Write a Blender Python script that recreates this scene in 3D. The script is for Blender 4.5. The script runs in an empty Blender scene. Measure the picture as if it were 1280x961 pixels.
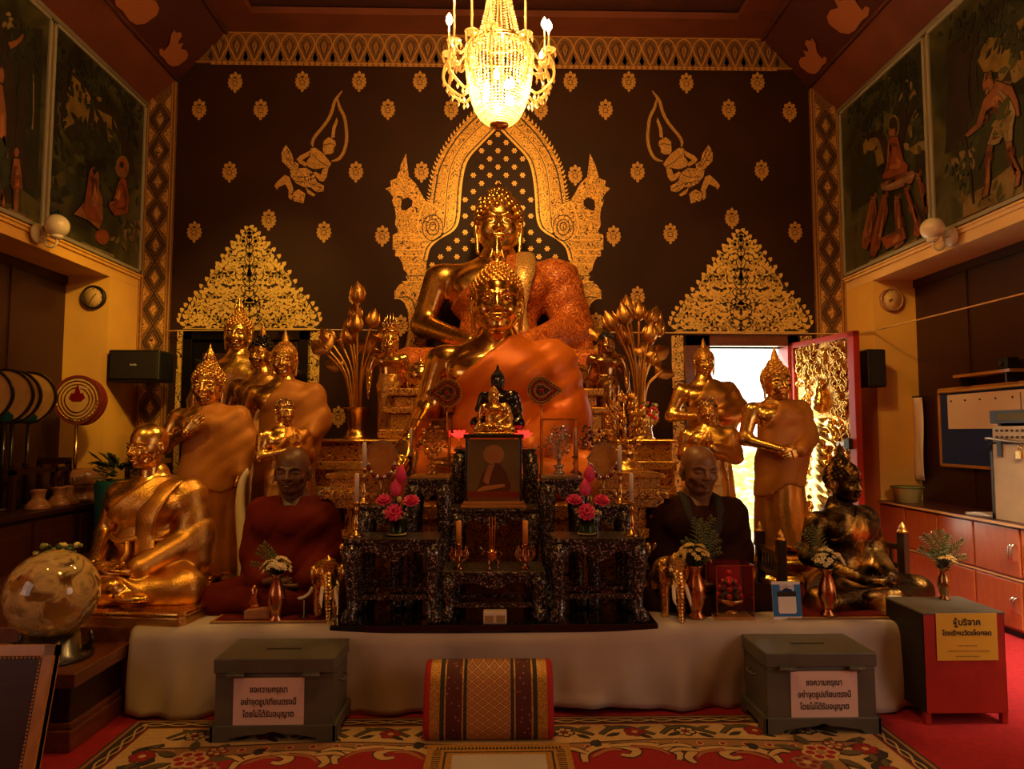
import bpy, bmesh, math, random
import numpy as np
from mathutils import Vector, Matrix, Euler
from mathutils.geometry import tessellate_polygon
random.seed(7); np.random.seed(7)
PI = math.pi
scene = bpy.context.scene
COL = scene.collection

# ------------------------------------------------------------------ camera
FPX = 880.0
cam_d = bpy.data.cameras.new('camera'); cam_d.sensor_width = 36; cam_d.lens = 36*FPX/1280
cam_d.clip_start = 0.02; cam_d.clip_end = 200
cam = bpy.data.objects.new('camera', cam_d); COL.objects.link(cam)
CAMZ = 1.55
cam.location = (0, 0, CAMZ)
cam.rotation_euler = (PI/2+math.atan(60/FPX), 0, -math.atan(20/FPX))
scene.camera = cam
CM = cam.rotation_euler.to_matrix()
def W(px, py, Y):
    """the place in the room seen at a photograph pixel, at depth Y"""
    d = CM @ Vector(((px-640)/FPX, -(py-480.5)/FPX, -1))
    t = Y/d.y
    return Vector((d.x*t, Y, CAMZ+d.z*t))
def WX(px, py, X):
    d = CM @ Vector(((px-640)/FPX, -(py-480.5)/FPX, -1))
    t = X/d.x
    return Vector((X, d.y*t, CAMZ+d.z*t))
# ------------------------------------------------------------------ view, sky, lamps
scene.view_settings.view_transform = 'Standard'
scene.view_settings.look = 'None'
scene.view_settings.gamma = 1
scene.view_settings.use_curve_mapping = False
scene.view_settings.exposure = 0.0
scene.cycles.use_denoising = True
scene.cycles.max_bounces = 8
scene.cycles.sample_clamp_indirect = 4
world = bpy.data.worlds.new('world'); scene.world = world; world.use_nodes = True
bg = world.node_tree.nodes['Background']
bg.inputs[0].default_value = (1.0, 0.97, 0.86, 1); bg.inputs[1].default_value = 4.5
def lamp(name, kind, loc, power, col, aim=None, **kw):
    d = bpy.data.lights.new(name, kind); d.energy = power; d.color = col
    for k, v in kw.items(): setattr(d, k, v)
    o = bpy.data.objects.new(name, d); COL.objects.link(o); o.location = loc
    if aim is not None:
        o.rotation_euler = (Vector(aim)-Vector(loc)).to_track_quat('-Z', 'Y').to_euler()
    return o
CH_IN, CH_OUT = 60, 24
WARM = (1.0, 0.45, 0.09)
SUNDIR = Vector((0.62, -0.62, -0.48))
lamp('sunlight', 'SUN', (-3, 14, 9), 20.0, (1.0, 0.93, 0.75), Vector((-3, 14, 9))+SUNDIR, angle=0.02)
# pair of unseen area lamps added as soft fill from both sides
lamp('side_fill_right', 'AREA', (3.85, 1.6, 1.7), 19, (1.0, 0.72, 0.55), (0.4, 4.2, 0.6), shape='RECTANGLE', size=1.6, size_y=1.8)
lamp('side_fill_left', 'AREA', (-3.85, 1.2, 1.8), 9, (1.0, 0.72, 0.55), (0.0, 4.2, 0.8), shape='RECTANGLE', size=1.4, size_y=1.6)
lamp('side_doorway_daylight', 'AREA', (3.3, 3.7, 2.4), 38, (1.0, 0.68, 0.46), (3.85, 4.8, 0.2), shape='RECTANGLE', size=0.7, size_y=0.7, spread=1.5)
# unseen overhead lamps aimed at the altar, gables, columns and statues
lamp('overhead_fill_centre', 'AREA', (0.1, 2.2, 5.6), 52, WARM, (0.1, 6.6, 1.9), shape='DISK', size=0.7)  # added as general warm fill for the whole hall
lamp('spot_altar', 'SPOT', (0.5, 3.0, 5.5), 150, (1.0, 0.40, 0.07), (0.05, 6.4, 1.7), spot_size=0.75, spot_blend=0.9, shadow_soft_size=0.12)
lamp('spot_gable_west', 'SPOT', (-1.7, 4.6, 5.6), 330, (1.0, 0.68, 0.14), (-2.6, 7.8, 2.7), spot_size=0.62, spot_blend=0.9, shadow_soft_size=0.1)
lamp('spot_gable_east', 'SPOT', (1.7, 4.6, 5.6), 90, (1.0, 0.6, 0.13), (2.7, 7.8, 2.7), spot_size=0.62, spot_blend=0.9, shadow_soft_size=0.1)
lamp('fill_column_west', 'SPOT', (-1.4, 4.4, 4.2), 380, (1.0, 0.60, 0.10), (-4.0, 7.2, 2.4), spot_size=0.6, spot_blend=0.9, shadow_soft_size=0.1)  # added to brighten the yellow column and beam
lamp('fill_column_east', 'SPOT', (1.4, 4.4, 4.2), 170, (1.0, 0.58, 0.15), (4.0, 7.2, 2.4), spot_size=0.6, spot_blend=0.9, shadow_soft_size=0.1)  # weaker twin, added to brighten the opposite column
lamp('fill_statues_east', 'SPOT', (2.3, 2.8, 4.6), 70, (1.0, 0.55, 0.10), (1.9, 5.4, 1.5), spot_size=0.7, spot_blend=0.9, shadow_soft_size=0.1)  # added to brighten the statues near the open door
lamp('spot_statues_west', 'SPOT', (-2.5, 2.6, 4.6), 170, (1.0, 0.56, 0.10), (-2.2, 4.9, 1.3), spot_size=0.8, spot_blend=0.9, shadow_soft_size=0.1)

# ------------------------------------------------------------------ materials
class N:
    def __init__(s, name):
        s.m = bpy.data.materials.new(name); s.m.use_nodes = True
        s.t = s.m.node_tree; s.b = s.t.nodes['Principled BSDF']; s.out = s.t.nodes['Material Output']
        s.tc = None
    def n(s, kind, **kw):
        nd = s.t.nodes.new('ShaderNode'+kind)
        for k, v in kw.items():
            if k[0] == '_': setattr(nd, k[1:], v)
            else:
                key = int(k[1:]) if k[0] == 'i' and k[1:].isdigit() else k
                if isinstance(v, bpy.types.NodeSocket): s.t.links.new(v, nd.inputs[key])
                else: nd.inputs[key].default_value = v
        return nd
    def co(s, kind='Object'):
        if s.tc is None: s.tc = s.n('TexCoord')
        return s.tc.outputs[kind]
    def link(s, a, b): s.t.links.new(a, b)
    def set(s, key, v):
        if isinstance(v, bpy.types.NodeSocket): s.link(v, s.b.inputs[key])
        else: s.b.inputs[key].default_value = v
    def noise(s, scale, detail=3, co=None, dist=0):
        return s.n('TexNoise', Vector=co or s.co(), Scale=scale, Detail=detail, Distortion=dist).outputs[0]
    def ramp(s, f, *st, const=False):
        r = s.n('ValToRGB', Fac=f); e = r.color_ramp.elements
        if const: r.color_ramp.interpolation = 'CONSTANT'
        while len(e) < len(st): e.new(0.5)
        for el, (p, c) in zip(e, st):
            el.position = p; el.color = (c, c, c, 1) if isinstance(c, (int, float)) else (*c, 1)
        return r.outputs[0]
    def math(s, op, a, b=0.0): 
        return s.n('Math', _operation=op, i0=a, i1=b).outputs[0]
    def mix(s, f, a, b):
        nd = s.n('Mix', _data_type='RGBA')
        for i, v in ((0, f), (6, a), (7, b)):
            if isinstance(v, bpy.types.NodeSocket): s.link(v, nd.inputs[i])
            else: nd.inputs[i].default_value = v if i == 0 else (*v, 1)
        return nd.outputs[2]
    def bump(s, h, strength, dist=0.01):
        s.set('Normal', s.n('Bump', Height=h, Strength=strength, Distance=dist).outputs[0])
def rgb(c): return (c[0], c[1], c[2], 1)
def plain(name, col, rough=.5, metal=0, var=None, bump=None, **kw):
    """var = (scale, colour, low, high) blends a second colour by noise; bump = (scale, strength, distance)"""
    n = N(name); n.set('Roughness', rough); n.set('Metallic', metal); n.set('Base Color', rgb(col))
    if var: n.set('Base Color', n.mix(n.ramp(n.noise(var[0], 5), (var[2], 0), (var[3], 1)), col, var[1]))
    if bump: n.bump(n.noise(bump[0], 4), bump[1], bump[2])
    for k, v in kw.items(): n.set(k.replace('_', ' '), v)
    return n.m
def emit(name, col, strength):
    n = N(name); n.set('Base Color', rgb(col)); n.set('Emission Color', rgb(col)); n.set('Emission Strength', strength); return n.m
M = {}
def gold(name, col, rough=.25, dirt=(.32, .15, .03), lo=.35, hi=.8, sc=6, b=.12):
    n = N(name); n.set('Metallic', 1.0)
    f = n.ramp(n.noise(sc, 6), (lo, 1), (hi, 0))
    n.set('Base Color', n.mix(f, dirt, col))
    n.set('Roughness', n.math('ADD', n.math('MULTIPLY', n.noise(sc*4, 4), .22), rough-.1))
    n.bump(n.noise(sc*9, 3), b, .01)
    M[name] = n.m
gold('gold', (.95, .60, .16), .26, (.62, .33, .07))
gold('gold_bright', (1.0, .70, .20), .16, (.8, .45, .1), b=.05)
gold('gold_satin', (.80, .44, .10), .38, (.5, .24, .05), sc=10, b=.35)
gold('gold_robe', (.72, .36, .07), .42, (.42, .19, .035), sc=14, b=.4)
gold('gold_leafed', (.75, .44, .10), .34, (.045, .024, .008), .34, .50, 5, .6)
gold('bronze', (.55, .33, .13), .2, (.28, .14, .05))
gold('brass', (.80, .50, .16), .22, (.5, .27, .07), sc=14)
gold('copper', (.75, .36, .14), .2, (.45, .18, .06), sc=14)
gold('steel', (.5, .40, .28), .3, (.35, .32, .28))
gold('silver', (.80, .76, .68), .22, (.6, .55, .48), sc=20)
def carved(name, col, dark, scale, metal=1.0, rough=.4, lo=.02, hi=.10, d=.02):
    """relief of leaf and scroll shapes: gilded cells between sunk dark lines"""
    n = N(name)
    nz = n.n('TexNoise', Vector=n.co(), Scale=scale*.42, Detail=1.0, Distortion=1.6).outputs[0]
    line = n.math('PINGPONG', n.math('MULTIPLY', nz, 7.0), .5)
    vo = n.n('TexVoronoi', _feature='F1', Vector=n.co(), Scale=scale*1.6)
    dots = n.ramp(vo.outputs[0], (.14, .25), (.22, 1))
    g = n.math('MULTIPLY', n.ramp(line, (.06+lo, 0), (.12+hi, 1)), dots)
    n.set('Base Color', n.mix(g, dark, col)); n.set('Metallic', n.math('MULTIPLY', g, metal))
    n.set('Roughness', rough); n.bump(g, .7, d); M[name] = n.m
carved('carved_gold', (.85, .48, .11), (.16, .035, .012), 22)
carved('carved_gold_fine', (.9, .52, .13), (.13, .04, .012), 48)
carved('carved_red_gold', (.85, .5, .13), (.22, .02, .012), 30)
carved('stencil_arch', (.92, .50, .10), (.03, .012, .004), 26, metal=.45, rough=.45, d=.002)
carved('stencil_gable', (.95, .58, .14), (.025, .012, .004), 15, metal=.45, rough=.45, lo=.03, hi=.08, d=.002)
carved('stencil_band', (.80, .42, .10), (.04, .015, .005), 30, metal=.4, rough=.45, d=.002)
carved('brocade', (.74, .23, .03), (.30, .045, .005), 42, metal=.25, rough=.5, lo=.12, hi=.22, d=.008)
carved('sash', (.85, .52, .16), (.35, .16, .03), 60, metal=.6, rough=.4)
carved('frieze_ground', (.26, .115, .030), (.06, .020, .007), 46, metal=.2, rough=.5, d=.002)
M['stencil_line'] = plain('stencil_line', (.95, .56, .13), .45, .4)
M['stencil_plain'] = plain('stencil_plain', (.70, .38, .09), .45, .4, var=(60, (.45, .22, .05), .45, .6))
M['stencil_dark'] = plain('stencil_dark', (.03, .012, .005), .5)
M['lacquer_wall'] = plain('lacquer_wall', (.026, .0085, .003), .55, var=(1.6, (.036, .0115, .0038), .35, .7), bump=(14, .05, .01), Specular_IOR_Level=.2)
M['satin_orange'] = plain('satin_orange', (.58, .13, .008), .45, .2, var=(4, (.66, .18, .012), .35, .7), bump=(5, .25, .02))
M['robe_cloth'] = plain('robe_cloth', (.50, .20, .025), .55, .25, var=(6, (.38, .13, .015), .35, .7), bump=(70, .3, .004))
M['yellow_paint'] = plain('yellow_paint', (.80, .43, .07), .6, var=(1.5, (.68, .36, .08), .4, .7), bump=(40, .04, .005))
M['cream_paint'] = plain('cream_paint', (.80, .50, .20), .55, var=(2, (.70, .42, .15), .4, .7))
M['brown_ceiling'] = plain('brown_ceiling', (.15, .035, .012), .6, var=(3, (.11, .026, .009), .4, .7), bump=(60, .08, .005))
M['dark_ceiling'] = plain('dark_ceiling', (.06, .016, .007), .6, var=(3, (.09, .022, .009), .4, .7))
M['ceiling_panel'] = plain('ceiling_panel', (.055, .008, .005), .55)
M['ceiling_figure'] = plain('ceiling_figure', (.38, .12, .045), .5, .2)
M['trim_grey'] = plain('trim_grey', (.30, .26, .18), .5)
def wood(name, a, b, rough=.35, sc=(1, 12, 12), coat=.3):
    n = N(name)
    mp = n.n('Mapping', Vector=n.co(), Scale=sc)
    f = n.noise(3, 6, mp.outputs[0], 1.2)
    n.set('Base Color', n.mix(n.ramp(f, (.3, 0), (.7, 1)), a, b)); n.set('Roughness', rough); n.set('Coat Weight', coat)
    n.set('Coat Roughness', .15); M[name] = n.m
wood('dark_red_wood', (.024, .0035, .002), (.042, .007, .0035), .5, coat=.08)
wood('brown_wood', (.10, .028, .009), (.18, .055, .016), .3, (12, 1, 12))
wood('wood_side', (.05, .010, .005), (.075, .017, .007), .35, (12, 1, 12))
wood('cabinet_wood', (.36, .085, .022), (.46, .12, .03), .35, (1, 12, 2))
wood('black_wood', (.012, .007, .005), (.022, .011, .007), .3)
wood('gilt_wood', (.40, .17, .04), (.55, .26, .07), .35, (2, 12, 2))
M['red_paint'] = plain('red_paint', (.42, .028, .015), .4, var=(5, (.32, .02, .012), .4, .7))
M['black'] = plain('black', (.005, .004, .003), .5)
M['black_gloss'] = plain('black_gloss', (.006, .005, .005), .12, Coat_Weight=.5)
M['black_metal'] = plain('black_metal', (.016, .011, .007), .55)
M['white'] = plain('white', (.80, .76, .68), .5)
M['ivory'] = plain('ivory', (.80, .70, .50), .35)
M['cloth'] = plain('cloth', (.52, .46, .40), .85, var=(2.5, (.42, .36, .32), .35, .75), bump=(160, .15, .003))
M['paper'] = plain('paper', (.80, .60, .52), .8)
M['paper_yellow'] = plain('paper_yellow', (.75, .46, .03), .7)
M['ink'] = plain('ink', (.02, .017, .015), .7)
M['ink_soft'] = plain('ink_soft', (.30, .17, .02), .7)
M['grey_box'] = plain('grey_box', (.115, .115, .085), .40, var=(5, (.085, .082, .06), .4, .7))
M['amp_grey'] = plain('amp_grey', (.40, .27, .12), .55, var=(6, (.34, .23, .10), .4, .7))
M['carpet'] = plain('carpet', (.42, .008, .014), .95, var=(25, (.30, .006, .010), .35, .7), bump=(350, .5, .006))
M['rug_red'] = plain('rug_red', (.36, .010, .010), .95, var=(60, (.27, .008, .008), .35, .7), bump=(300, .5, .006))
M['rug_dark'] = plain('rug_dark', (.035, .026, .014), .95, bump=(300, .5, .006))
M['rug_cream'] = plain('rug_cream', (.62, .42, .16), .95, var=(60, (.52, .34, .12), .35, .7), bump=(300, .5, .006))
M['rug_tan'] = plain('rug_tan', (.34, .17, .055), .95, bump=(300, .5, .006))
M['rug_green'] = plain('rug_green', (.11, .085, .03), .95, bump=(300, .5, .006))
M['rug_maroon'] = plain('rug_maroon', (.20, .014, .012), .95, bump=(300, .5, .006))
def pearl():
    n = N('mother_of_pearl')
    v = n.n('TexVoronoi', _feature='F1', Vector=n.co(), Scale=150)
    r = n.n('SeparateColor', Color=v.outputs[1]).outputs[0]
    inl = n.ramp(r, (.76, 0), (.80, 1))
    wv = n.n('TexVoronoi', _feature='DISTANCE_TO_EDGE', Vector=n.co(), Scale=26)
    sc = n.ramp(wv.outputs[0], (.10, 1), (.2, .25))
    f = n.math('MULTIPLY', inl, sc)
    shell = n.ramp(n.noise(40), (.3, (.30, .24, .20)), (.5, (.62, .55, .50)), (.7, (.42, .26, .22)))
    n.set('Base Color', n.mix(f, (.016, .009, .006), shell)); n.set('Roughness', .28); n.set('Metallic', n.math('MULTIPLY', f, .4))
    M['mother_of_pearl'] = n.m
pearl()
def glass(name, col, rough=.0, ior=1.45):
    n = N(name); n.set('Base Color', rgb(col)); n.set('Transmission Weight', 1.0); n.set('Roughness', rough); n.set('IOR', ior); M[name] = n.m
glass('crystal', (1, .96, .85), .0, 1.45)
def painted_refraction_ball():
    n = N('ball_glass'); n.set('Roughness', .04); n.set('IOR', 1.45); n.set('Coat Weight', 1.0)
    f = n.noise(6.5, 6, dist=1.2); n.set('Transmission Weight', n.ramp(f, (.44, 1), (.55, .15))); n.set('Base Color', n.ramp(f, (.42, (.95, .78, .40)), (.54, (.72, .52, .20)), (.66, (.30, .18, .06)))); M['ball_glass'] = n.m  # cream-to-brown patches painted in for the bright room refracted in the ball
painted_refraction_ball()
glass('green_glass', (.10, .28, .06), .1, 1.3)
def thin_glass():
    n = N('case_glass')
    g = n.n('BsdfGlossy', Roughness=.03); t = n.n('BsdfTransparent')
    lw = n.n('LayerWeight', Blend=.25)
    mx = n.n('MixShader'); n.link(n.math('ADD', n.math('MULTIPLY', lw.outputs[0], .5), .04), mx.inputs[0])
    n.link(t.outputs[0], mx.inputs[1]); n.link(g.outputs[0], mx.inputs[2]); n.link(mx.outputs[0], n.out.inputs[0]); M['case_glass'] = n.m
thin_glass()
def bead():
    n = N('crystal_bead')
    t = n.n('BsdfTranslucent', Color=(1, .82, .5, 1)); g = n.n('BsdfGlossy', Color=(1, .9, .7, 1), Roughness=.12); tr = n.n('BsdfTransparent', Color=(1, .92, .75, 1))
    a = n.n('MixShader', i0=.45); n.link(t.outputs[0], a.inputs[1]); n.link(g.outputs[0], a.inputs[2])
    b = n.n('MixShader', i0=.30); n.link(a.outputs[0], b.inputs[1]); n.link(tr.outputs[0], b.inputs[2])
    n.link(b.outputs[0], n.out.inputs[0]); M['crystal_bead'] = n.m
bead()
M['bulb'] = emit('bulb', (1.0, .74, .36), 60)
M['pilot_red'] = emit('pilot_red', (1.0, .03, .02), 2.2)
M['leaf'] = plain('leaf', (.13, .17, .035), .5, var=(20, (.22, .22, .06), .4, .7))
M['leaf_dark'] = plain('leaf_dark', (.018, .035, .010), .5)
M['pink'] = plain('pink', (.72, .030, .14), .55, var=(25, (.85, .10, .26), .4, .7))
M['pistil'] = plain('pistil', (.75, .40, .05), .6)
M['flower_white'] = plain('flower_white', (.80, .72, .45), .6)
M['flower_yellow'] = plain('flower_yellow', (.72, .55, .16), .6)
M['red_flower'] = plain('red_flower', (.62, .012, .015), .5)
M['wax'] = plain('wax', (.82, .72, .55), .4, Subsurface_Weight=.2)
M['wax_amber'] = plain('wax_amber', (.80, .34, .06), .4, Subsurface_Weight=.2)
M['skin_dark'] = plain('skin_dark', (.13, .05, .02), .45, var=(9, (.09, .036, .014), .4, .7))
M['skin_tan'] = plain('skin_tan', (.22, .095, .038), .42, var=(9, (.16, .068, .027), .4, .7))
M['robe_red'] = plain('robe_red', (.13, .011, .005), .8, var=(4, (.09, .008, .004), .4, .7), bump=(120, .2, .003), Specular_IOR_Level=.12)
M['robe_brown'] = plain('robe_brown', (.030, .008, .004), .85, var=(4, (.02, .006, .003), .4, .7), bump=(120, .2, .003), Specular_IOR_Level=.10)
M['robe_black'] = plain('robe_black', (.014, .010, .010), .8)
M['blue'] = plain('blue', (.02, .16, .45), .5)
M['blue_board'] = plain('blue_board', (.012, .03, .16), .85, bump=(200, .2, .003))
M['globe_white'] = plain('globe_white', (.75, .62, .42), .25, Coat_Weight=.4)
M['fan_cloth'] = plain('fan_cloth', (.62, .36, .12), .7, var=(9, (.52, .28, .08), .4, .7), bump=(90, .2, .003))
M['ceramic'] = plain('ceramic', (.42, .19, .08), .3, var=(12, (.30, .12, .05), .4, .7))
M['shade_cream'] = plain('shade_cream', (.66, .40, .14), .6)
M['jewel_dark'] = plain('jewel_dark', (.05, .015, .012), .35, .5, var=(120, (.5, .3, .12), .55, .62))
M['jewel_red'] = plain('jewel_red', (.25, .01, .01), .3, .4)
M['teal'] = plain('teal', (.01, .10, .10), .5)
M['bush'] = plain('bush', (.55, .62, .22), .7, var=(3, (.75, .75, .40), .4, .7))
M['outside'] = plain('outside', (.85, .80, .62), .9, var=(1, (.7, .68, .5), .4, .7))

# ------------------------------------------------------------------ mesh helpers
class MB:
    """collects shapes into one mesh"""
    def __init__(s): s.v = []; s.f = []; s.m = []; s.sm = []; s.n = 0
    def add(s, v, f, mat=0, smooth=False, T=None):
        v = np.asarray(v, dtype=float).reshape(-1, 3)
        if T is not None:
            A = np.array(T); v = v @ A[:3, :3].T + A[:3, 3]
        s.v.append(v); o = s.n
        for q in f: s.f.append([i+o for i in q])
        s.m += [mat]*len(f); s.sm += [smooth]*len(f); s.n += len(v); return s
    def box(s, c, d, mat=0, T=None):
        x, y, z = c; a, b, e = d[0]/2, d[1]/2, d[2]/2
        v = [(x+i*a, y+j*b, z+k*e) for k in (-1, 1) for j in (-1, 1) for i in (-1, 1)]
        return s.add(v, [(0, 2, 3, 1), (4, 5, 7, 6), (0, 1, 5, 4), (2, 6, 7, 3), (0, 4, 6, 2), (1, 3, 7, 5)], mat, False, T)
    def span(s, a, b, mat=0, T=None):
        return s.box([(p+q)/2 for p, q in zip(a, b)], [abs(q-p) for p, q in zip(a, b)], mat, T)
    def lathe(s, prof, n=24, c=(0, 0, 0), mat=0, smooth=True, T=None, ripple=None, flat=1.0, caps=True):
        v = []; f = []
        for (r, z) in prof:
            for i in range(n):
                a = 2*PI*i/n; q = r*(1+(ripple[1]*math.cos(ripple[0]*a) if ripple else 0))
                v.append((c[0]+q*math.cos(a), c[1]+q*math.sin(a)*flat, c[2]+z))
        for j in range(len(prof)-1):
            for i in range(n):
                k = (i+1) % n; f.append((j*n+i, j*n+k, (j+1)*n+k, (j+1)*n+i))
        if caps and prof[0][0] > 1e-6: f.append(tuple(range(n-1, -1, -1)))
        if caps and prof[-1][0] > 1e-6: f.append(tuple((len(prof)-1)*n+i for i in range(n)))
        return s.add(v, f, mat, smooth, T)
    def sphere(s, c, r, mat=0, nu=12, nv=8, T=None):
        if not hasattr(r, '__len__'): r = (r, r, r)
        v = [(c[0], c[1], c[2]-r[2])]; f = []
        for j in range(1, nv):
            t = -PI/2+PI*j/nv
            for i in range(nu):
                a = 2*PI*i/nu; v.append((c[0]+r[0]*math.cos(t)*math.cos(a), c[1]+r[1]*math.cos(t)*math.sin(a), c[2]+r[2]*math.sin(t)))
        v.append((c[0], c[1], c[2]+r[2])); L = len(v)-1
        for i in range(nu): k = (i+1) % nu; f.append((0, 1+k, 1+i)); f.append((L, L-nu+i, L-nu+k))
        for j in range(nv-2):
            for i in range(nu):
                k = (i+1) % nu; a = 1+j*nu; f.append((a+i, a+k, a+nu+k, a+nu+i))
        return s.add(v, f, mat, True, T)
    def tube(s, pts, r, n=8, mat=0, smooth=True, T=None, flat=1.0):
        P = [Vector(p) for p in pts]; R = r if hasattr(r, '__len__') else [r]*len(P)
        v = []; f = []; up = Vector((0, 0, 1)); u = None
        for i, p in enumerate(P):
            t = (P[min(i+1, len(P)-1)]-P[max(i-1, 0)])
            if t.length < 1e-9: t = Vector((0, 0, 1))
            t.normalize()
            if u is None: u = t.cross(up if abs(t.z) < .9 else Vector((1, 0, 0))).normalized()
            else: u = (u-t*u.dot(t)); u = u.normalized() if u.length > 1e-6 else t.orthogonal().normalized()
            w = t.cross(u)
            for k in range(n):
                a = 2*PI*(k+.5)/n; v.append(p+u*math.cos(a)*R[i]+w*math.sin(a)*R[i]*flat)
        for j in range(len(P)-1):
            for k in range(n):
                q = (k+1) % n; f.append((j*n+k, j*n+q, (j+1)*n+q, (j+1)*n+k))
        f.append(tuple(range(n-1, -1, -1))); f.append(tuple((len(P)-1)*n+k for k in range(n)))
        return s.add([tuple(q) for q in v], f, mat, smooth, T)
    def prism(s, poly, d0, d1, mat=0, holes=(), axis='y', T=None, edge=None):
        """flat outline in the xz plane (or xy with axis z, yz with axis x), thick from d0 (front) to d1"""
        loops = [list(poly)]+[list(h) for h in holes]
        flat = [p for l in loops for p in l]
        tris = tessellate_polygon([[Vector((p[0], p[1], 0)) for p in l] for l in loops])
        def put(p, d): return (p[0], d, p[1]) if axis == 'y' else ((p[0], p[1], d) if axis == 'z' else (d, p[0], p[1]))
        n = len(flat); v = [put(p, d0) for p in flat]+[put(p, d1) for p in flat]; f = []
        for t in tris: f.append(tuple(t)); f.append((t[2]+n, t[1]+n, t[0]+n))
        nf = len(f); o = 0
        for l in loops:
            for i in range(len(l)):
                j = (i+1) % len(l); f.append((o+i, o+j, o+j+n, o+i+n))
            o += len(l)
        return s.add(v, f, mat, False, T)
    def ribbon(s, pts, w, d0, d1, mat=0, closed=False, axis='y', T=None):
        """flat strip of width w (or a list of widths) along a line in the xz plane"""
        L = len(pts); A = []; B = []; ws = w if hasattr(w, '__len__') else [w]*L
        for i in range(L):
            a = pts[(i-1) % L] if closed or i > 0 else pts[i]; b = pts[(i+1) % L] if closed or i < L-1 else pts[i]
            dx, dz = b[0]-a[0], b[1]-a[1]; l = math.hypot(dx, dz) or 1e-9
            nx, nz = -dz/l*ws[i]/2, dx/l*ws[i]/2
            A.append((pts[i][0]+nx, pts[i][1]+nz)); B.append((pts[i][0]-nx, pts[i][1]-nz))
        def put(p, d): return (p[0], d, p[1]) if axis == 'y' else ((p[0], p[1], d) if axis == 'z' else (d, p[0], p[1]))
        v = [put(p, d0) for p in A]+[put(p, d0) for p in B]+[put(p, d1) for p in A]+[put(p, d1) for p in B]; f = []
        for i in range(L if closed else L-1):
            j = (i+1) % L
            f += [(i, j, L+j, L+i), (2*L+i, 3*L+i, 3*L+j, 2*L+j), (i, 2*L+i, 2*L+j, j), (L+i, L+j, 3*L+j, 3*L+i)]
        return s.add(v, f, mat, False, T)
    def build(s, name, mats, parent=None, bevel=0, loc=None):
        me = bpy.data.meshes.new(name)
        V = np.concatenate(s.v) if s.v else np.zeros((0, 3))
        me.from_pydata(V.tolist(), [], s.f)
        for m in (mats if isinstance(mats, (list, tuple)) else [mats]): me.materials.append(M[m])
        me.polygons.foreach_set('material_index', s.m); me.polygons.foreach_set('use_smooth', s.sm)
        bm = bmesh.new(); bm.from_mesh(me); bmesh.ops.recalc_face_normals(bm, faces=bm.faces); bm.to_mesh(me); bm.free()
        me.update()
        o = bpy.data.objects.new(name, me); COL.objects.link(o)
        if parent is not None: o.parent = parent
        if loc is not None: o.location = loc
        if bevel:
            b = o.modifiers.new('bevel', 'BEVEL'); b.width = bevel; b.segments = 2; b.limit_method = 'ANGLE'; b.angle_limit = .7
        return o
def tag(o, label=None, cat=None, group=None, kind=None):
    if label: o['label'] = label
    if cat: o['category'] = cat
    if group: o['group'] = group
    if kind: o['kind'] = kind
    return o
def thing(name, label, cat, loc=(0, 0, 0), rz=0, scale=1, group=None, rot=None):
    o = bpy.data.objects.new(name, None); COL.objects.link(o); o.empty_display_size = .1
    o.location = loc; o.rotation_euler = rot or (0, 0, rz); o.scale = (scale,)*3
    return tag(o, label, cat, group)
def copy_tree(o, parent=None):
    c = o.copy(); COL.objects.link(c)
    if parent is not None: c.parent = parent
    for ch in list(o.children): copy_tree(ch, c)
    return c
def again(o, label, loc, rz=None, scale=None, group=None):
    c = copy_tree(o); c.location = loc; c['label'] = label
    if rz is not None: c.rotation_euler = (0, 0, rz)
    if scale is not None: c.scale = scale if hasattr(scale, '__len__') else (scale,)*3
    if group: c['group'] = group
    return c
def struct(o): o['kind'] = 'structure'; return o
def text(body, size, mat, parent, loc, rot=(PI/2, 0, 0), name='lettering', align='CENTER', gap=1.0, bold=0, sx=1.0):
    cu = bpy.data.curves.new(name, 'FONT'); cu.body = body; cu.size = size; cu.align_x = align; cu.space_line = gap; cu.offset = bold; cu.extrude = .0006
    t = bpy.data.objects.new(name+'_tmp', cu); COL.objects.link(t)
    bpy.context.view_layer.update()
    me = bpy.data.meshes.new_from_object(t); bpy.data.objects.remove(t); bpy.data.curves.remove(cu)
    me.materials.clear(); me.materials.append(M[mat]); me.name = name
    o = bpy.data.objects.new(name, me); COL.objects.link(o); o.parent = parent; o.location = loc; o.rotation_euler = rot; o.scale = (sx, 1, 1)
    return o
def smooth_curve(pts, n=6, closed=False):
    """Catmull-Rom through the points"""
    out = []; L = len(pts)
    for i in range(L if closed else L-1):
        p = [pts[(i+k) % L] if closed else pts[max(0, min(L-1, i+k))] for k in (-1, 0, 1, 2)]
        for j in range(n):
            t = j/n
            out.append(tuple(.5*((2*p[1][d])+(-p[0][d]+p[2][d])*t+(2*p[0][d]-5*p[1][d]+4*p[2][d]-p[3][d])*t*t+(-p[0][d]+3*p[1][d]-3*p[2][d]+p[3][d])*t**3) for d in range(len(pts[0]))))
    if not closed: out.append(tuple(pts[-1]))
    return out

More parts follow.
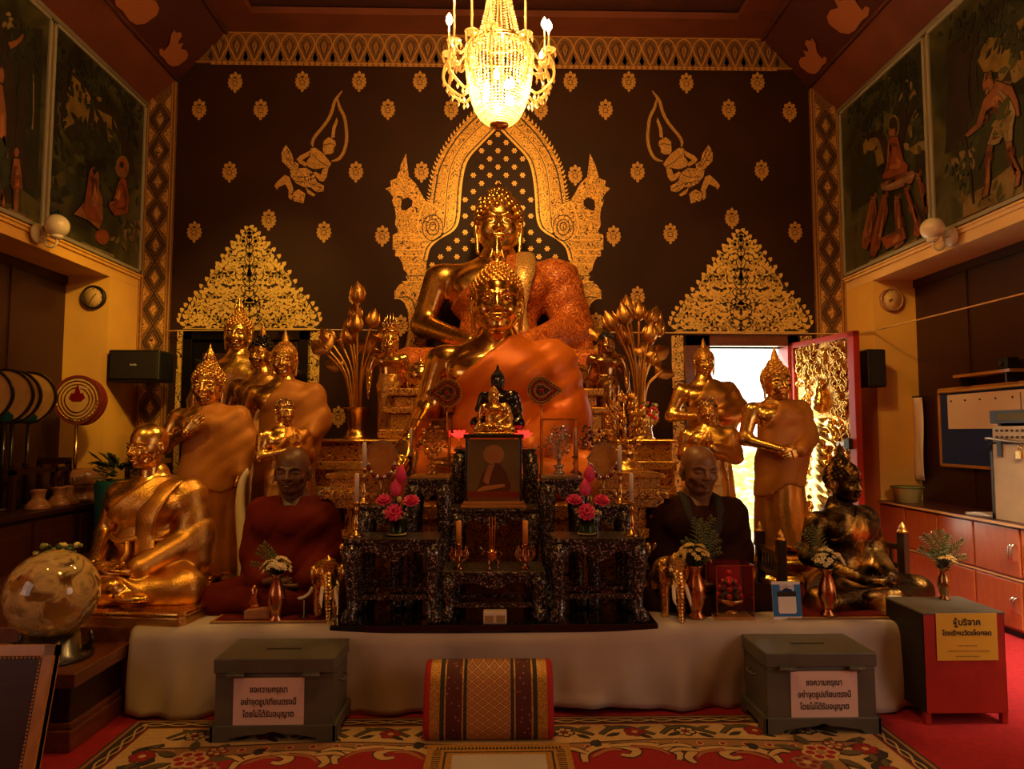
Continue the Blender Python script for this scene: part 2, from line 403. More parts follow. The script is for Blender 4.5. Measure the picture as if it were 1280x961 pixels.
# ------------------------------------------------------------------ implicit shapes -> one continuous surface
class Field:
    def __init__(s, b0, b1, h):
        s.o = np.array(b0, float); s.h = h
        n = [int(math.ceil((b-a)/h))+1 for a, b in zip(b0, b1)]
        s.x = (b0[0]+h*np.arange(n[0], dtype=np.float32))[:, None, None].astype(np.float32)
        s.y = (b0[1]+h*np.arange(n[1], dtype=np.float32))[None, :, None].astype(np.float32)
        s.z = (b0[2]+h*np.arange(n[2], dtype=np.float32))[None, None, :].astype(np.float32)
        s.d = np.full(n, 9.0, np.float32)
    def cone(s, a, b, ra, rb=None):
        rb = ra if rb is None else rb
        bx, by, bz = (b[i]-a[i] for i in range(3)); L = bx*bx+by*by+bz*bz+1e-12
        px, py, pz = s.x-a[0], s.y-a[1], s.z-a[2]
        t = np.clip((px*bx+py*by+pz*bz)/L, 0, 1)
        return np.sqrt((px-bx*t)**2+(py-by*t)**2+(pz-bz*t)**2)-(ra+(rb-ra)*t)
    def ell(s, c, r):
        q = ((s.x-c[0])/r[0])**2+((s.y-c[1])/r[1])**2+((s.z-c[2])/r[2])**2
        g = ((s.x-c[0])/r[0]**2)**2+((s.y-c[1])/r[1]**2)**2+((s.z-c[2])/r[2]**2)**2
        k0 = np.sqrt(q); return k0*(k0-1)/np.sqrt(g+1e-9)
    def prof(s, rows, cap=True):
        """upright body: rows of (z, rx, ry, cx, cy)"""
        zs = [r[0] for r in rows]; z = s.z[0, 0]
        f = [np.interp(z, zs, [r[i] for r in rows]).astype(np.float32)[None, None, :] for i in (1, 2, 3, 4)]
        k = np.sqrt(((s.x-f[2])/f[0])**2+((s.y-f[3])/f[1])**2)
        d = (k-1)*np.minimum(f[0], f[1])
        return np.maximum(d, np.maximum(zs[0]-s.z, s.z-zs[-1]))
    @staticmethod
    def smin(a, b, k):
        h = np.clip(.5+.5*(b-a)/k, 0, 1); return b+(a-b)*h-k*h*(1-h)
    def u(s, d, k=.03): s.d = s.smin(s.d, d, k); return s
    def cut(s, d, k=.02): s.d = -s.smin(-s.d, d, k); return s
    def mesh(s):
        D = s.d.copy()
        D[0] = np.maximum(D[0], 1e-3); D[-1] = np.maximum(D[-1], 1e-3); D[:, 0] = np.maximum(D[:, 0], 1e-3); D[:, -1] = np.maximum(D[:, -1], 1e-3); D[:, :, 0] = np.maximum(D[:, :, 0], 1e-3); D[:, :, -1] = np.maximum(D[:, :, -1], 1e-3)
        S = D < 0; nx, ny, nz = D.shape
        cnt = sum(S[i:nx-1+i, j:ny-1+j, k:nz-1+k].astype(np.int8) for i in (0, 1) for j in (0, 1) for k in (0, 1))
        act = (cnt > 0) & (cnt < 8); idx = np.full(act.shape, -1, np.int64); I, J, K = np.nonzero(act); idx[I, J, K] = np.arange(len(I))
        P = np.zeros((len(I), 3)); C = np.zeros(len(I))
        cor = [(i, j, k) for i in (0, 1) for j in (0, 1) for k in (0, 1)]
        for a in cor:
            for ax in range(3):
                if a[ax]: continue
                b = list(a); b[ax] = 1
                va = D[I+a[0], J+a[1], K+a[2]]; vb = D[I+b[0], J+b[1], K+b[2]]; m = (va < 0) != (vb < 0)
                t = np.where(m, va/np.where(m, va-vb, 1), 0)
                e = np.array(a, float)[None].repeat(len(I), 0); e[:, ax] += t
                P += e*m[:, None]; C += m
        V = s.o+s.h*(np.stack([I, J, K], 1)+P/C[:, None]); F = []
        for ax in range(3):
            s0 = [slice(1, None)]*3; s1 = [slice(1, None)]*3; s0[ax] = slice(0, -1); s1[ax] = slice(1, None)
            A = S[tuple(s0)]; B = S[tuple(s1)]; e = np.stack(np.nonzero(A != B), 1)
            if not len(e): continue
            fl = A[tuple(e.T)]
            g = e.copy(); o1, o2 = (ax+1) % 3, (ax+2) % 3
            g[:, o1] += 1; g[:, o2] += 1
            ok = (g[:, o1] < D.shape[o1]-1) & (g[:, o2] < D.shape[o2]-1); g = g[ok]; fl = fl[ok]
            def cell(da, db):
                q = g.copy(); q[:, o1] -= da; q[:, o2] -= db; return idx[tuple(q.T)]
            q = np.stack([cell(1, 1), cell(0, 1), cell(0, 0), cell(1, 0)], 1)
            q[~fl] = q[~fl][:, ::-1]; F.append(q)
        return V, np.concatenate(F)
def join_meshes(parts, name, mats, parent, smooth=True):
    """parts: list of (V, F, 4x4 or None, material index); one mesh object"""
    vs = []; fs = []; ms = []; o = 0
    for V, F, T, mi in parts:
        V = np.asarray(V); F = np.asarray(F)
        if T is not None:
            A = np.array(T); V = V @ A[:3, :3].T + A[:3, 3]
            if np.linalg.det(A[:3, :3]) < 0: F = F[:, ::-1]
        vs.append(V); fs.append(F+o); ms += [mi]*len(F); o += len(V)
    V = np.concatenate(vs); F = np.concatenate(fs); me = bpy.data.meshes.new(name)
    me.vertices.add(len(V)); me.vertices.foreach_set('co', V.astype(np.float32).ravel())
    me.loops.add(F.size); me.loops.foreach_set('vertex_index', F.astype(np.int32).ravel())
    me.polygons.add(len(F)); me.polygons.foreach_set('loop_start', np.arange(0, F.size, 4, dtype=np.int32))
    me.polygons.foreach_set('material_index', np.array(ms, dtype=np.int32)); me.polygons.foreach_set('use_smooth', np.full(len(F), smooth))
    for m in mats: me.materials.append(M[m])
    me.update(calc_edges=True); me.validate()
    ob = bpy.data.objects.new(name, me); COL.objects.link(ob); ob.parent = parent; return ob
# ------------------------------------------------------------------ heads, hands, bodies of the statues
_cache = {}
def head_mesh(kind, h):
    """chin at z 0, crown at z 1, face towards -y, neck below"""
    key = (kind, h)
    if key in _cache: return _cache[key]
    g = Field((-.50, -.62, -.42), (.50, .56, 1.08), h); monk = kind != 'buddha'
    w = .345 if not monk else .34
    g.u(g.ell((0, .05, .62), (w+.015, .43, .385)), .01)
    g.u(g.ell((0, -.06, .36), (w-.035, .34, .36)), .10)
    g.u(g.cone((0, -.28, .085), (0, -.20, .12), .085, .12), .10)
    for s in (-1, 1):
        g.u(g.ell((s*.165, -.25, .33), (.12, .12, .13)), .09)
        g.u(g.cone((s*.20, -.02, .22), (s*.10, -.22, .09), .10, .07), .09)
    for s in (-1, 1):
        g.cut(g.ell((s*.145, -.44, .475), (.11, .075, .060)), .05)
        g.u(g.cone((s*.045, -.395, .53), (s*.15, -.40, .575), .024), .03)
        g.u(g.cone((s*.15, -.40, .575), (s*.275, -.295, .53), .024, .016), .03)
        g.u(g.ell((s*.145, -.335, .470), (.088, .062, .050)), .012)
        g.cut(g.ell((s*.148, -.405, .452), (.082, .045, .0075)), .006)
    g.u(g.cone((0, -.385, .53), (0, -.475, .335), .035, .052), .04)
    for s in (-1, 1): g.u(g.ell((s*.055, -.425, .325), (.042, .05, .036)), .025)
    full = .035 if not monk else .028; mw = .085 if not monk else .068
    g.u(g.ell((-.045, -.405, .225), (mw, .050, full*.8)), .018); g.u(g.ell((.045, -.405, .225), (mw, .050, full*.8)), .018)
    g.u(g.ell((0, -.395, .172), (.095, .055, full)), .018)
    g.cut(g.ell((0, -.45, .199), (.125 if not monk else .095, .045, .007)), .010)
    if monk:
        for s in (-1, 1):
            g.cut(g.cone((s*.095, -.425, .31), (s*.145, -.38, .20), .005), .03)
            g.cut(g.ell((s*.255, -.25, .22), (.05, .10, .08)), .06)
        for zz in (.66, .71): g.cut(g.cone((-.15, -.39, zz), (.15, -.39, zz), .010), .03)
    el = .16 if not monk else .125
    for s in (-1, 1):
        g.u(g.ell((s*(w+.035), .04, .45), (.042, .085, el)), .02)
        g.cut(g.ell((s*(w+.075), .02, .46), (.025, .045, el*.6)), .015)
        if monk: g.u(g.ell((s*(w+.015), .015, .32), (.035, .05, .06)), .02)
        else: g.u(g.cone((s*(w+.02), .02, .36), (s*(w+.0), .01, .03), .042, .036), .02)
    g.u(g.cone((0, .08, .25), (0, .09, -.36), .20, .225), .06)
    if not monk:
        for zz in (-.02, -.09, -.16):
            q = np.sqrt(g.x**2+(g.y-.09)**2); g.u(np.sqrt((q-.205)**2+(g.z-zz)**2)-.028, .02)
    _cache[key] = g.mesh(); return _cache[key]
def hand_mesh(curl, h, spread=.0):
    """wrist at origin, fingers towards +x, palm down (-z), thumb on +y; length about 1"""
    key = ('hand', curl, h, spread)
    if key in _cache: return _cache[key]
    g = Field((-.2, -.42, -.62), (1.12, .55, .3), h)
    g.u(g.cone((-.1, 0, 0), (.08, 0, 0), .15, .14), .02)
    yk = [.17, .06, -.05, -.155]; ln = [.42, .47, .43, .33]
    for y, L in zip(yk, ln):
        g.u(g.cone((.06, y*.55, 0), (.47, y, .0), .10, .088), .05)
    for y, L in zip(yk, ln):
        p = np.array([.47 if y > -.1 else .43, y, 0.0]); a = curl*.5; yaw = y*spread
        for k, q in enumerate((.46, .30, .24)):
            d = np.array([math.cos(a)*math.cos(yaw), math.cos(a)*math.sin(yaw), -math.sin(a)]); e = p+d*L*q
            g.u(g.cone(tuple(p), tuple(e), .064-.008*k, .058-.009*k), .012); p = e; a += curl
    g.u(g.cone((.08, .10, -.02), (.27, .27, -.07), .085, .07), .05)
    g.u(g.cone((.27, .27, -.07), (.43, .33, -.10-.1*curl), .066, .06), .015)
    g.u(g.cone((.43, .33, -.10-.1*curl), (.56, .33, -.13-.15*curl), .058, .046), .012)
    _cache[key] = g.mesh(); return _cache[key]
def hand_T(at, fingers, palm, size, right=True):
    ex = Vector(fingers).normalized(); ez = -Vector(palm).normalized(); ez = (ez-ex*ez.dot(ex)).normalized(); ey = ez.cross(ex)
    if not right: ey = -ey
    m = Matrix(((ex.x, ey.x, ez.x, at[0]), (ex.y, ey.y, ez.y, at[1]), (ex.z, ey.z, ez.z, at[2]), (0, 0, 0, 1)))
    return m @ Matrix.Diagonal((size, size, size, 1))
def head_T(at, size, yaw=0, tilt=0):
    return Matrix.Translation(at) @ Matrix.Rotation(yaw, 4, 'Z') @ Matrix.Rotation(tilt, 4, 'X') @ Matrix.Diagonal((size, size, size, 1))
def hair(parent, T, mat='gold', finial='flame', fmat=None, n=230, r=.047, ush=.17):
    """tight curls over the skull, the raised crown and its flame tip"""
    m = MB()
    def ok(p):
        lim = .735-(p[1]+.40)*.62
        return p[2] > max(lim, .36)
    def fib(c, rr, n, test):
        for i in range(n):
            z = 1-2*(i+.5)/n; a = i*PI*(3-5**.5); q = math.sqrt(1-z*z)
            p = (c[0]+rr[0]*q*math.cos(a), c[1]+rr[1]*q*math.sin(a), c[2]+rr[2]*z)
            if test(p): yield p
    base = MB(); base.sphere((0, .05, .62), (.375, .445, .40), 0, 32, 24)
    V = np.concatenate(base.v); F = [f for f in base.f if all(ok(V[i]) for i in f)]
    m.add(V, F, 0, True)
    for p in fib((0, .05, .62), (.375, .445, .40), n, ok): m.sphere(p, (r, r, r*1.1), 0, 7, 5)
    if ush:
        m.sphere((0, .08, .98), (.20, .20, ush+.02), 0, 16, 10)
        for p in fib((0, .08, .98), (.20, .20, ush+.03), n//4, lambda p: p[2] > .96): m.sphere(p, r*.9, 0, 7, 5)
    o = m.build('hair', [mat], parent); o.matrix_local = T
    top = .98+ush
    if finial == 'flame':
        f = MB(); f.lathe([(.10, -.03), (.125, .02), (.09, .05), (.10, .09), (.11, .14), (.085, .22), (.055, .30), (.03, .38), (.0, .48)], 16, (0, .08, top), 0, True, None, (4, .22))
        for k in range(4):
            a = k*PI/2+PI/4; dx, dy = math.cos(a), math.sin(a)
            f.tube([(.10*dx, .08+.10*dy, top), (.15*dx, .08+.15*dy, top+.08), (.10*dx, .08+.10*dy, top+.19), (.11*dx, .08+.11*dy, top+.25)], [.03, .035, .02, .003], 6)
    elif finial == 'cone':
        f = MB(); f.lathe([(.13, -.04), (.14, 0), (.11, .03), (.10, .12), (.06, .25), (.02, .36), (.0, .40)], 16, (0, .08, top), 0)
    elif finial == 'bud':
        f = MB(); f.lathe([(.07, -.04), (.10, .0), (.10, .03), (.055, .09), (.03, .14), (0, .17)], 16, (0, .08, top), 0)
    else: return o
    fo = f.build('flame_finial', [fmat or mat], parent); fo.matrix_local = T
    return o

def robe_folds(g, amp, fx, fz, fy=0):
    ph = g.x*fx+g.z*fz+g.y*fy+.9*np.sin(g.z*9+g.x*6)
    return amp*(1.2-2*np.abs(np.sin(ph*.5)))
def seated(root, mats, head='buddha', hh=.285, yaw=0, tilt=0, h=.016, hhd=.022, right='lap', cover='left', shoulder=.27, lap_robe=True, fold=.004, robe=True, knees=.43, slim=1.0, hands=True, feet=True):
    """cross-legged figure one unit from seat to crown; mats = body, robe"""
    sh = shoulder; kn = knees
    def legs(g, e, k=.05):
        g.u(g.cone((-.13, .02, .105), (-kn+.05, -.20, .085), .125+e, .09+e), k); g.u(g.cone((.13, .02, .105), (kn-.05, -.20, .085), .125+e, .09+e), k)
        g.u(g.cone((kn-.06, -.21, .075), (-.10, -.36, .06), .082+e, .052+e), k)
        g.u(g.cone((-kn+.06, -.21, .085), (.05, -.37, .115), .082+e, .05+e), k)
        g.u(g.ell((0, .06, .12), (.27+e, .20+e, .13+e)), k)
        g.u(g.ell((0, -.16, .07), (.25+e, .2+e, .075+e)), k)
    def torso(g, e, k=.06):
        g.u(g.ell((0, .02, .29), ((min(.185, sh-.03)+e)*slim, .135+e, .18+e)), k); g.u(g.ell((0, .03, .50), (max(sh-.045, .165)*slim+e, .135+e, .155+e)), k)
        g.u(g.cone((-sh+.045, .04, .590), (sh-.045, .04, .590), .064+e), k); g.u(g.cone((0, .045, .57), (0, .045, .70), .14+e, .085+e), .09)
        for s in (-1, 1): g.u(g.ell((s*.10, -.075, .52), (.115+e, .055+e, .075+e)), k)
    eo = .035 if cover == 'both' else .075
    L = [(sh, .045, .575), (sh+eo, .05, .34), (.13, -.255, .20)]
    if right == 'lap': R = [(-sh, .045, .575), (-sh-eo, .05, .34), (-.13, -.265, .215)]
    elif right == 'knee': R = [(-sh, .045, .575), (-sh-.065, .04, .34), (-kn+.10, -.25, .225)]
    else: R = [(-sh, .045, .575), (-sh-.06, .03, .33), (-kn+.13, -.17, .23)]
    def arm(g, A, e, k=.03):
        g.u(g.cone(A[0], A[1], .074+e, .060+e), k); g.u(g.cone(A[1], A[2], .060+e, .038+e), k)
    b0, b1 = (-.56, -.50, -.03), (.56, .32, .76)
    g = Field(b0, b1, h); legs(g, 0); torso(g, 0); arm(g, R, 0); arm(g, L, 0)
    for s in ((-1, 1) if feet else ()):
        g.u(g.ell((s*-.16, -.365, .06 if s < 0 else .14), (.10, .05, .028)), .02)
    parts = [(*g.mesh(), None, 0)]
    hz = 1-hh
    parts.append((*head_mesh(head, hhd), head_T((0, .0 if head == 'buddha' else -.02, hz), hh, yaw, tilt), 0))
    if hands:
        hm = hand_mesh(.22, .028); hs = .20
        if right == 'lap': parts.append((*hm, hand_T((-.11, -.275, .215), (1, -.18, -.05), (0, -.15, 1), hs, True), 0))
        else: parts.append((*hm, hand_T(R[2], (-.25 if right == 'knee' else -.1, -.6, -.55), (0, .5, -.9), hs, True), 0))
        parts.append((*hm, hand_T((.13, -.265, .185), (-1, -.15, -.05), (0, -.15, 1), hs, False), 0))
    body = join_meshes(parts, 'body', [mats[0]], root)
    T = head_T((0, 0, hz), hh, yaw, tilt)
    if not robe: return T
    e = .014
    q = Field(b0, b1, h); torso(q, e)
    if cover != 'none': arm(q, L, e+.012, .05)
    if cover == 'both': arm(q, R, e+.012, .05)
    if cover == 'both':
        q.u(q.cone((-sh+.02, .05, .56), (-sh-.03, .02, .2), .085, .085), .06); q.u(q.cone((sh-.02, .05, .56), (sh+.03, .02, .2), .085, .085), .06)
        q.u(q.ell((0, .04, .30), (.27, .17, .28)), .07)
    elif cover == 'left':
        q.u(q.cone((sh+.02, .06, .56), (sh+.09, .03, .2), .085, .085), .06)
    q.d += robe_folds(q, fold, -40, 47)+robe_folds(q, fold*.45, -75, 60, 20)
    if cover == 'left':   # bare right breast and arm: everything above the slanted hem from the neck to the armpit
        reg = (q.z-.45)*.76-(q.x+.215)*.65       # > 0 is bare
        q.d = np.maximum(q.d, reg)
    if cover == 'both':
        reg = (q.z-.56)*.45-np.abs(q.x)*.9          # open V at the neck
        q.d = np.maximum(q.d, np.where(q.y < .06, reg, -1))
    q.d = np.maximum(q.d, q.z-.69)
    if lap_robe:
        w = Field(b0, b1, h); legs(w, .012); w.d += robe_folds(w, fold*1.1, 26, 14, 62)
        if feet: w.d = np.maximum(w.d, -(w.y+.335)-.10*np.abs(w.x))
        q.d = Field.smin(q.d, w.d, .02)
    join_meshes([(*q.mesh(), None, 0)], 'robe', [mats[1]], root)
    return T

def standing(root, mats, arms, head='buddha', hh=.15, yaw=0, h=.0125, hhd=.024, cover='left', cape=0.0, flare=.03, fold=.003, tilt=0, hem=None, skirt='gold_satin'):
    """standing figure one unit from sole to crown; arms = {side: (elbow, wrist, finger direction, palm normal)}"""
    hz = 1-hh; sh = .142
    def torso(g, e, k=.03):
        g.u(g.prof([(.44, .108+e, .078+e, 0, .0), (.50, .110+e, .080+e, 0, .0), (.58, .088+e, .066+e, 0, .0), (.66, .102+e, .072+e, 0, .0), (.725, .128+e, .080+e, 0, .005), (.762, .114+e, .068+e, 0, .01), (.79, .06+e, .05+e, 0, .015)]), k)
        g.u(g.cone((-sh+.025, .01, .756), (sh-.025, .01, .756), .040+e), k); g.u(g.cone((0, .012, .75), (0, .015, hz), .07+e, .045+e), .05)
        for s in (-1, 1): g.u(g.ell((s*.055, -.045, .72), (.06+e, .035+e, .042+e)), k)
    def arm(g, s, e, k=.02):
        a = arms[s]; S = (s*sh, .012, .752)
        g.u(g.cone(S, a[0], .043+e, .034+e), k); g.u(g.cone(a[0], a[1], .034+e, .022+e), k)
    b0, b1 = (-.32, -.26, -.01), (.36, .18, .90)
    g = Field(b0, b1, h); torso(g, 0)
    for s in (-1, 1):
        arm(g, s, 0)
        g.u(g.cone((s*.055, .0, .48), (s*.055, .01, .03), .06, .035), .03)
        g.u(g.cone((s*.058, .02, .025), (s*.068, -.10, .018), .026, .018), .02)
    parts = [(*g.mesh(), None, 0), (*head_mesh(head, hhd), head_T((0, .0, hz), hh, yaw, tilt), 0)]
    for s in (-1, 1):
        a = arms[s]; parts.append((*hand_mesh(.12, .034), hand_T(a[1], a[2], a[3], .115, s < 0), 0))
    join_meshes(parts, 'body', [mats[0]], root)
    e = .009
    q = Field(b0, b1, h); torso(q, e)
    if cover in ('left', 'both'): arm(q, 1, e+.006, .03)
    if cover == 'both': arm(q, -1, e+.006, .03)
    if cape:
        e2 = cape-.035; q.u(q.cone((sh-.02, .02, .748), (e2, .01, .625), .040, .034), .04); q.u(q.cone((e2, .01, .64), (.085, .01, .36), .034, .05), .05)
        q.u(q.ell((.085, .0, .58), (.085, .075, .20)), .04)
    q.d += robe_folds(q, fold, -60, 70)+robe_folds(q, fold*.5, -90, 50)
    if cover == 'left':
        q.d = np.maximum(q.d, (q.z-.665)*.56-(q.x+.10)*.83)
        q.d = np.maximum(q.d, -q.x-.135)
    q.d = np.maximum(q.d, q.z-.825 if cover != 'none' else q.z-.60)
    if hem is not None:
        o_ = q.prof([(.24, .150, .112, .01, 0), (.45, .132, .100, .004, 0), (.58, .105, .082, 0, 0), (.64, .10, .074, 0, 0)]); q.u(o_+robe_folds(q, fold, -60, 60), .02)
        q.d = np.maximum(q.d, hem+.25*q.x+.02*np.cos(q.x*30)-q.z)
    w = Field(b0, b1, h)
    w.u(w.prof([(.035, .120+flare, .098, .01, .0), (.06, .118+flare, .096, .01, .0), (.25, .116+flare*.6, .092, .008, .0), (.45, .116+flare*.2, .088, .004, .0), (.55, .100, .078, 0, .0), (.60, .094, .073, 0, .0)]), .02)
    w.d += robe_folds(w, fold*1.8, 95, 6)*np.clip((.62-w.z)*3, 0, 1)+fold*.5*np.sin(w.x*30+w.z*12)
    if hem is not None: join_meshes([(*w.mesh(), None, 0)], 'skirt', [skirt], root)
    else: q.d = Field.smin(q.d, w.d, .012)
    join_meshes([(*q.mesh(), None, 0)], 'robe', [mats[1]], root)
    return head_T((0, 0, hz), hh, yaw, tilt)
def lotus_base(root, r, hgt, mat='gold', name='pedestal', z0=None, flat=1.0):
    m = MB(); z = -hgt if z0 is None else z0
    m.lathe([(r*1.0, 0), (r*1.06, hgt*.12), (r*1.0, hgt*.3), (r*.82, hgt*.42), (r*.82, hgt*.55), (r*1.02, hgt*.72), (r*1.05, hgt*.85), (r*.95, hgt)], 32, (0, 0, z), 0, True, None, (16, .025), flat)
    return m.build(name, [mat], root)
ARM_DOWN = lambda s: ((s*.185, .02, .62), (s*.185, -.03, .475), (s*.05, -.1, -1), (-s, 0, 0))
ARM_CHEST = ((-.195, .0, .615), (-.045, -.125, .685), (.75, -.15, .65), (0, 1, .1))
ARM_BELLY = lambda s: ((s*.19, .0, .60), (s*.055, -.135, .545), (-s*.95, -.1, -.25), (0, 1, 0))
ARM_UP = lambda s: ((s*.19, .0, .615), (s*.15, -.14, .70), (0, -.1, 1), (0, -1, 0))
ARM_PRAY = lambda s: ((s*.165, -.01, .62), (s*.020, -.15, .67), (-s*.06, -.12, 1), (-s, 0, 0))
# ------------------------------------------------------------------ the hall
YB, XW, XR = 7.8, 3.95, 4.42
m = MB(); m.span((-5, -3, -.1), (5, YB+.2, 0)); floor = struct(m.build('floor', ['carpet']))
DX0, DX1, DZ0, DZ1 = 2.37, 3.25, .30, 2.51
m = MB()
m.span((-4.1, YB, 0), (DX0, YB+.2, 6.4)); m.span((DX1, YB, 0), (4.1, YB+.2, 6.4)); m.span((DX0, YB, 0), (DX1, YB+.2, DZ0)); m.span((DX0, YB, DZ1), (DX1, YB+.2, 6.4))
wall_back = struct(m.build('wall_back', ['lacquer_wall']))
for side, s in (('left', -1), ('right', 1)):
    m = MB(); m.span((s*XW, -3, 3.28), (s*(XW+.15), YB, 5.24)); m.span((s*XR, -3, 0), (s*(XR+.1), YB, 3.2), 0)
    m.span((s*XW, 7.2, 0), (s*(XR+.02), YB, 3.14)); m.span((s*XW, 3.4, 0), (s*(XR+.02), 4.0, 3.14))
    w = struct(m.build('wall_'+side, ['yellow_paint']))
    m = MB(); m.span((s*XW, -3, 3.14), (s*(XR+.02), YB, 3.285)); m.span((s*(XW-.02), -3, 3.235), (s*XW, YB, 3.285)); m.span((s*(XW-.035), -3, 3.265), (s*XW, YB, 3.285), 0)
    struct(m.build('trim_1' if s < 0 else 'trim_2', ['yellow_paint' if s < 0 else 'cream_paint'], bevel=.004))
    # dark boarded bay between the columns
    m = MB(); m.span((s*(XR-.03), 4.0, 0), (s*XR, 7.2, 3.1))
    for y in (6.4, 5.55, 4.75): m.span((s*(XR-.045), y-.02, .9), (s*(XR-.02), y+.02, 3.1))
    m.span((s*(XR-.05), 4.0, 3.06), (s*XR, 7.2, 3.14)); struct(m.build('door_3' if s < 0 else 'door_4', ['dark_red_wood']))
m = MB(); m.span((-4.5, -3.1, 0), (4.5, -3, 6.4)); struct(m.build('wall_front', ['cream_paint']))
# ceiling: two sloping sides, boards round a dark sunken field
m = MB()
for s in (-1, 1):
    for (x0, z0), (x1, z1), mt in (((3.95, 5.22), (3.60, 5.525), 0), ((3.60, 5.525), (3.06, 6.09), 2)):
        nx, nz = (z1-z0), (x0-x1); l = math.hypot(nx, nz); ox, oz = nx/l*.1, nz/l*.1
        v = [(s*x0, -3, z0), (s*x1, -3, z1), (s*x1, YB, z1), (s*x0, YB, z0), (s*(x0+ox), -3, z0+oz), (s*(x1+ox), -3, z1+oz), (s*(x1+ox), YB, z1+oz), (s*(x0+ox), YB, z0+oz)]
        m.add(v, [(0, 1, 2, 3), (4, 7, 6, 5), (0, 4, 5, 1), (2, 6, 7, 3), (1, 5, 6, 2), (0, 3, 7, 4)], mt)
    m.tube([(s*3.60, -3, 5.52), (s*3.60, YB, 5.52)], .022, 6, 0); m.tube([(s*3.07, -3, 6.08), (s*3.07, YB, 6.08)], .03, 6, 0)
    m.tube([(s*3.93, -3, 5.225), (s*3.93, YB, 5.225)], .03, 6, 3)
    m.span((s*2.66, -3, 6.09), (s*3.1, YB, 6.16), 0)
m.span((-2.7, 7.40, 6.087), (2.7, YB, 6.16), 0); m.span((-2.7, 3.6, 6.087), (2.7, 4.0, 6.16), 0)
m.span((-3.1, -3, 6.22), (3.1, YB, 6.28), 1)
ceiling = struct(m.build('ceiling', ['brown_ceiling', 'dark_ceiling', 'ceiling_panel', 'trim_grey']))
# crouching animals painted on the sloping panels
deer = [(.00, .30), (.02, .12), (.10, .03), (.22, .0), (.40, .02), (.52, .0), (.62, .05), (.60, .10), (.52, .10), (.55, .22), (.60, .28), (.70, .36), (.74, .46), (.66, .45), (.60, .52), (.52, .50), (.48, .40), (.42, .36), (.36, .44), (.30, .34), (.18, .40), (.06, .38)]
for s in (-1, 1):
    for y0, k in ((7.62, .62), (6.85, .80), (5.95, .8)):
        sl = Vector((-s*.54, 0, .51)).normalized()
        T = Matrix(((0, sl.x, 0, s*3.575), (-1, sl.y, 0, y0), (0, sl.z, 0, 5.55), (0, 0, 0, 1)))
        nrm = Vector((-s*.51, 0, -.54)).normalized()
        for i in range(3): T[i][2] = nrm[i]
        mm = MB(); mm.prism([(p[0]*k, p[1]*k) for p in deer], .001, .006, axis='z', T=T)
        mm.build('painted_deer', ['ceiling_figure'], ceiling)
M['frieze_line'] = plain('frieze_line', (.52, .25, .06), .5, .3)
# gilded mitred strips at both ends of the back wall
for s in (-1, 1):
    m = MB(); x0, x1 = 3.60, 3.95
    poly = [(s*x0, 0), (s*x1, 0), (s*x1, 5.22), (s*x0, 5.525)]
    m.prism(poly, YB-.03, YB, 1)
    for a in (x0+.012, x0+.045, x1-.045, x1-.012): m.ribbon([(s*a, 0), (s*a, 5.50 if a < 3.8 else 5.22)], .010, YB-.034, YB-.03, 3)
    z = .2; h = .36
    while z < 5.0:
        xm = (x0+x1)/2; w = .105
        for k, (ww, hh) in enumerate(((1, 1), (.72, .72))):
            m.ribbon([(s*(xm-w*ww), z+h/2), (s*xm, z+h/2+h*.5*hh), (s*(xm+w*ww), z+h/2), (s*xm, z+h/2-h*.5*hh)], .018, YB-.034, YB-.03, 0, True)
        m.prism([(s*(xm-w*.36), z+h/2), (s*xm, z+h/2+h*.2), (s*(xm+w*.36), z+h/2), (s*xm, z+h/2-h*.2)], YB-.034, YB-.03, 2)
        for q in (-1, 1): m.prism([(s*xm+q*.115, z+h-.10), (s*xm+q*.115, z+h+.10), (s*xm+q*.045, z+h)], YB-.034, YB-.03, 2)
        z += h
    m.build('gilded_strip', ['stencil_dark', 'frieze_ground', 'stencil_band', 'frieze_line'], wall_back)
def wp(px, py): p = W(px, py, YB); return (p.x, p.z)
def wps(L): return [wp(*p) for p in L]
F0, F1 = YB-.004, YB   # gold leaf stencil laid on the lacquer
m = MB(); bl, br, tl, tr = -3.40, 3.40, -3.06, 3.06; zb, zt = 5.72, 6.09
m.prism([(bl, zb), (br, zb), (tr, zt), (tl, zt)], YB-.03, YB, 1)
u = .196; n = int(6.5/u)
for i in range(-n//2, n//2+1):
    x = i*u
    if abs(x) > 3.30: continue
    og = [(x, zb+.03), (x+u*.25, zb+.12), (x+u*.47, zb+.22), (x+u*.3, zb+.31), (x, zb+.345), (x-u*.3, zb+.31), (x-u*.47, zb+.22), (x-u*.25, zb+.12)]
    m.ribbon(smooth_curve(og, 3, True), .014, YB-.034, YB-.03, 0, True)
    m.ribbon([(x, zb+.07), (x+u*.14, zb+.16), (x+u*.24, zb+.23), (x, zb+.30), (x-u*.24, zb+.23), (x-u*.14, zb+.16)], .012, YB-.033, YB-.03, 2, True); m.ribbon([(x, zb+.13), (x+u*.10, zb+.20), (x, zb+.25), (x-u*.10, zb+.20)], .010, YB-.033, YB-.03, 0, True)
    for q in (-1, 1): m.prism([(x+q*u*.5, zb+.15), (x+q*u*.5+u*.14, zb+.07), (x+q*u*.5, zb+.02), (x+q*u*.5-u*.14, zb+.07)], YB-.033, YB-.03, 2)
    for q in range(3): m.prism([(x-u*.5+q*u/3, zb-.02), (x-u*.5+(q+1)*u/3, zb-.02), (x-u*.5+(q+.5)*u/3, zb+.03)], YB-.033, YB-.03, 0)
for z, xx in ((zb+.012, 3.42), (zt-.012, 3.08)): m.ribbon([(-xx, z), (xx, z)], .010, YB-.034, YB-.03, 0)
m.build('gilded_frieze', ['frieze_line', 'frieze_ground', 'stencil_dark'], wall_back)
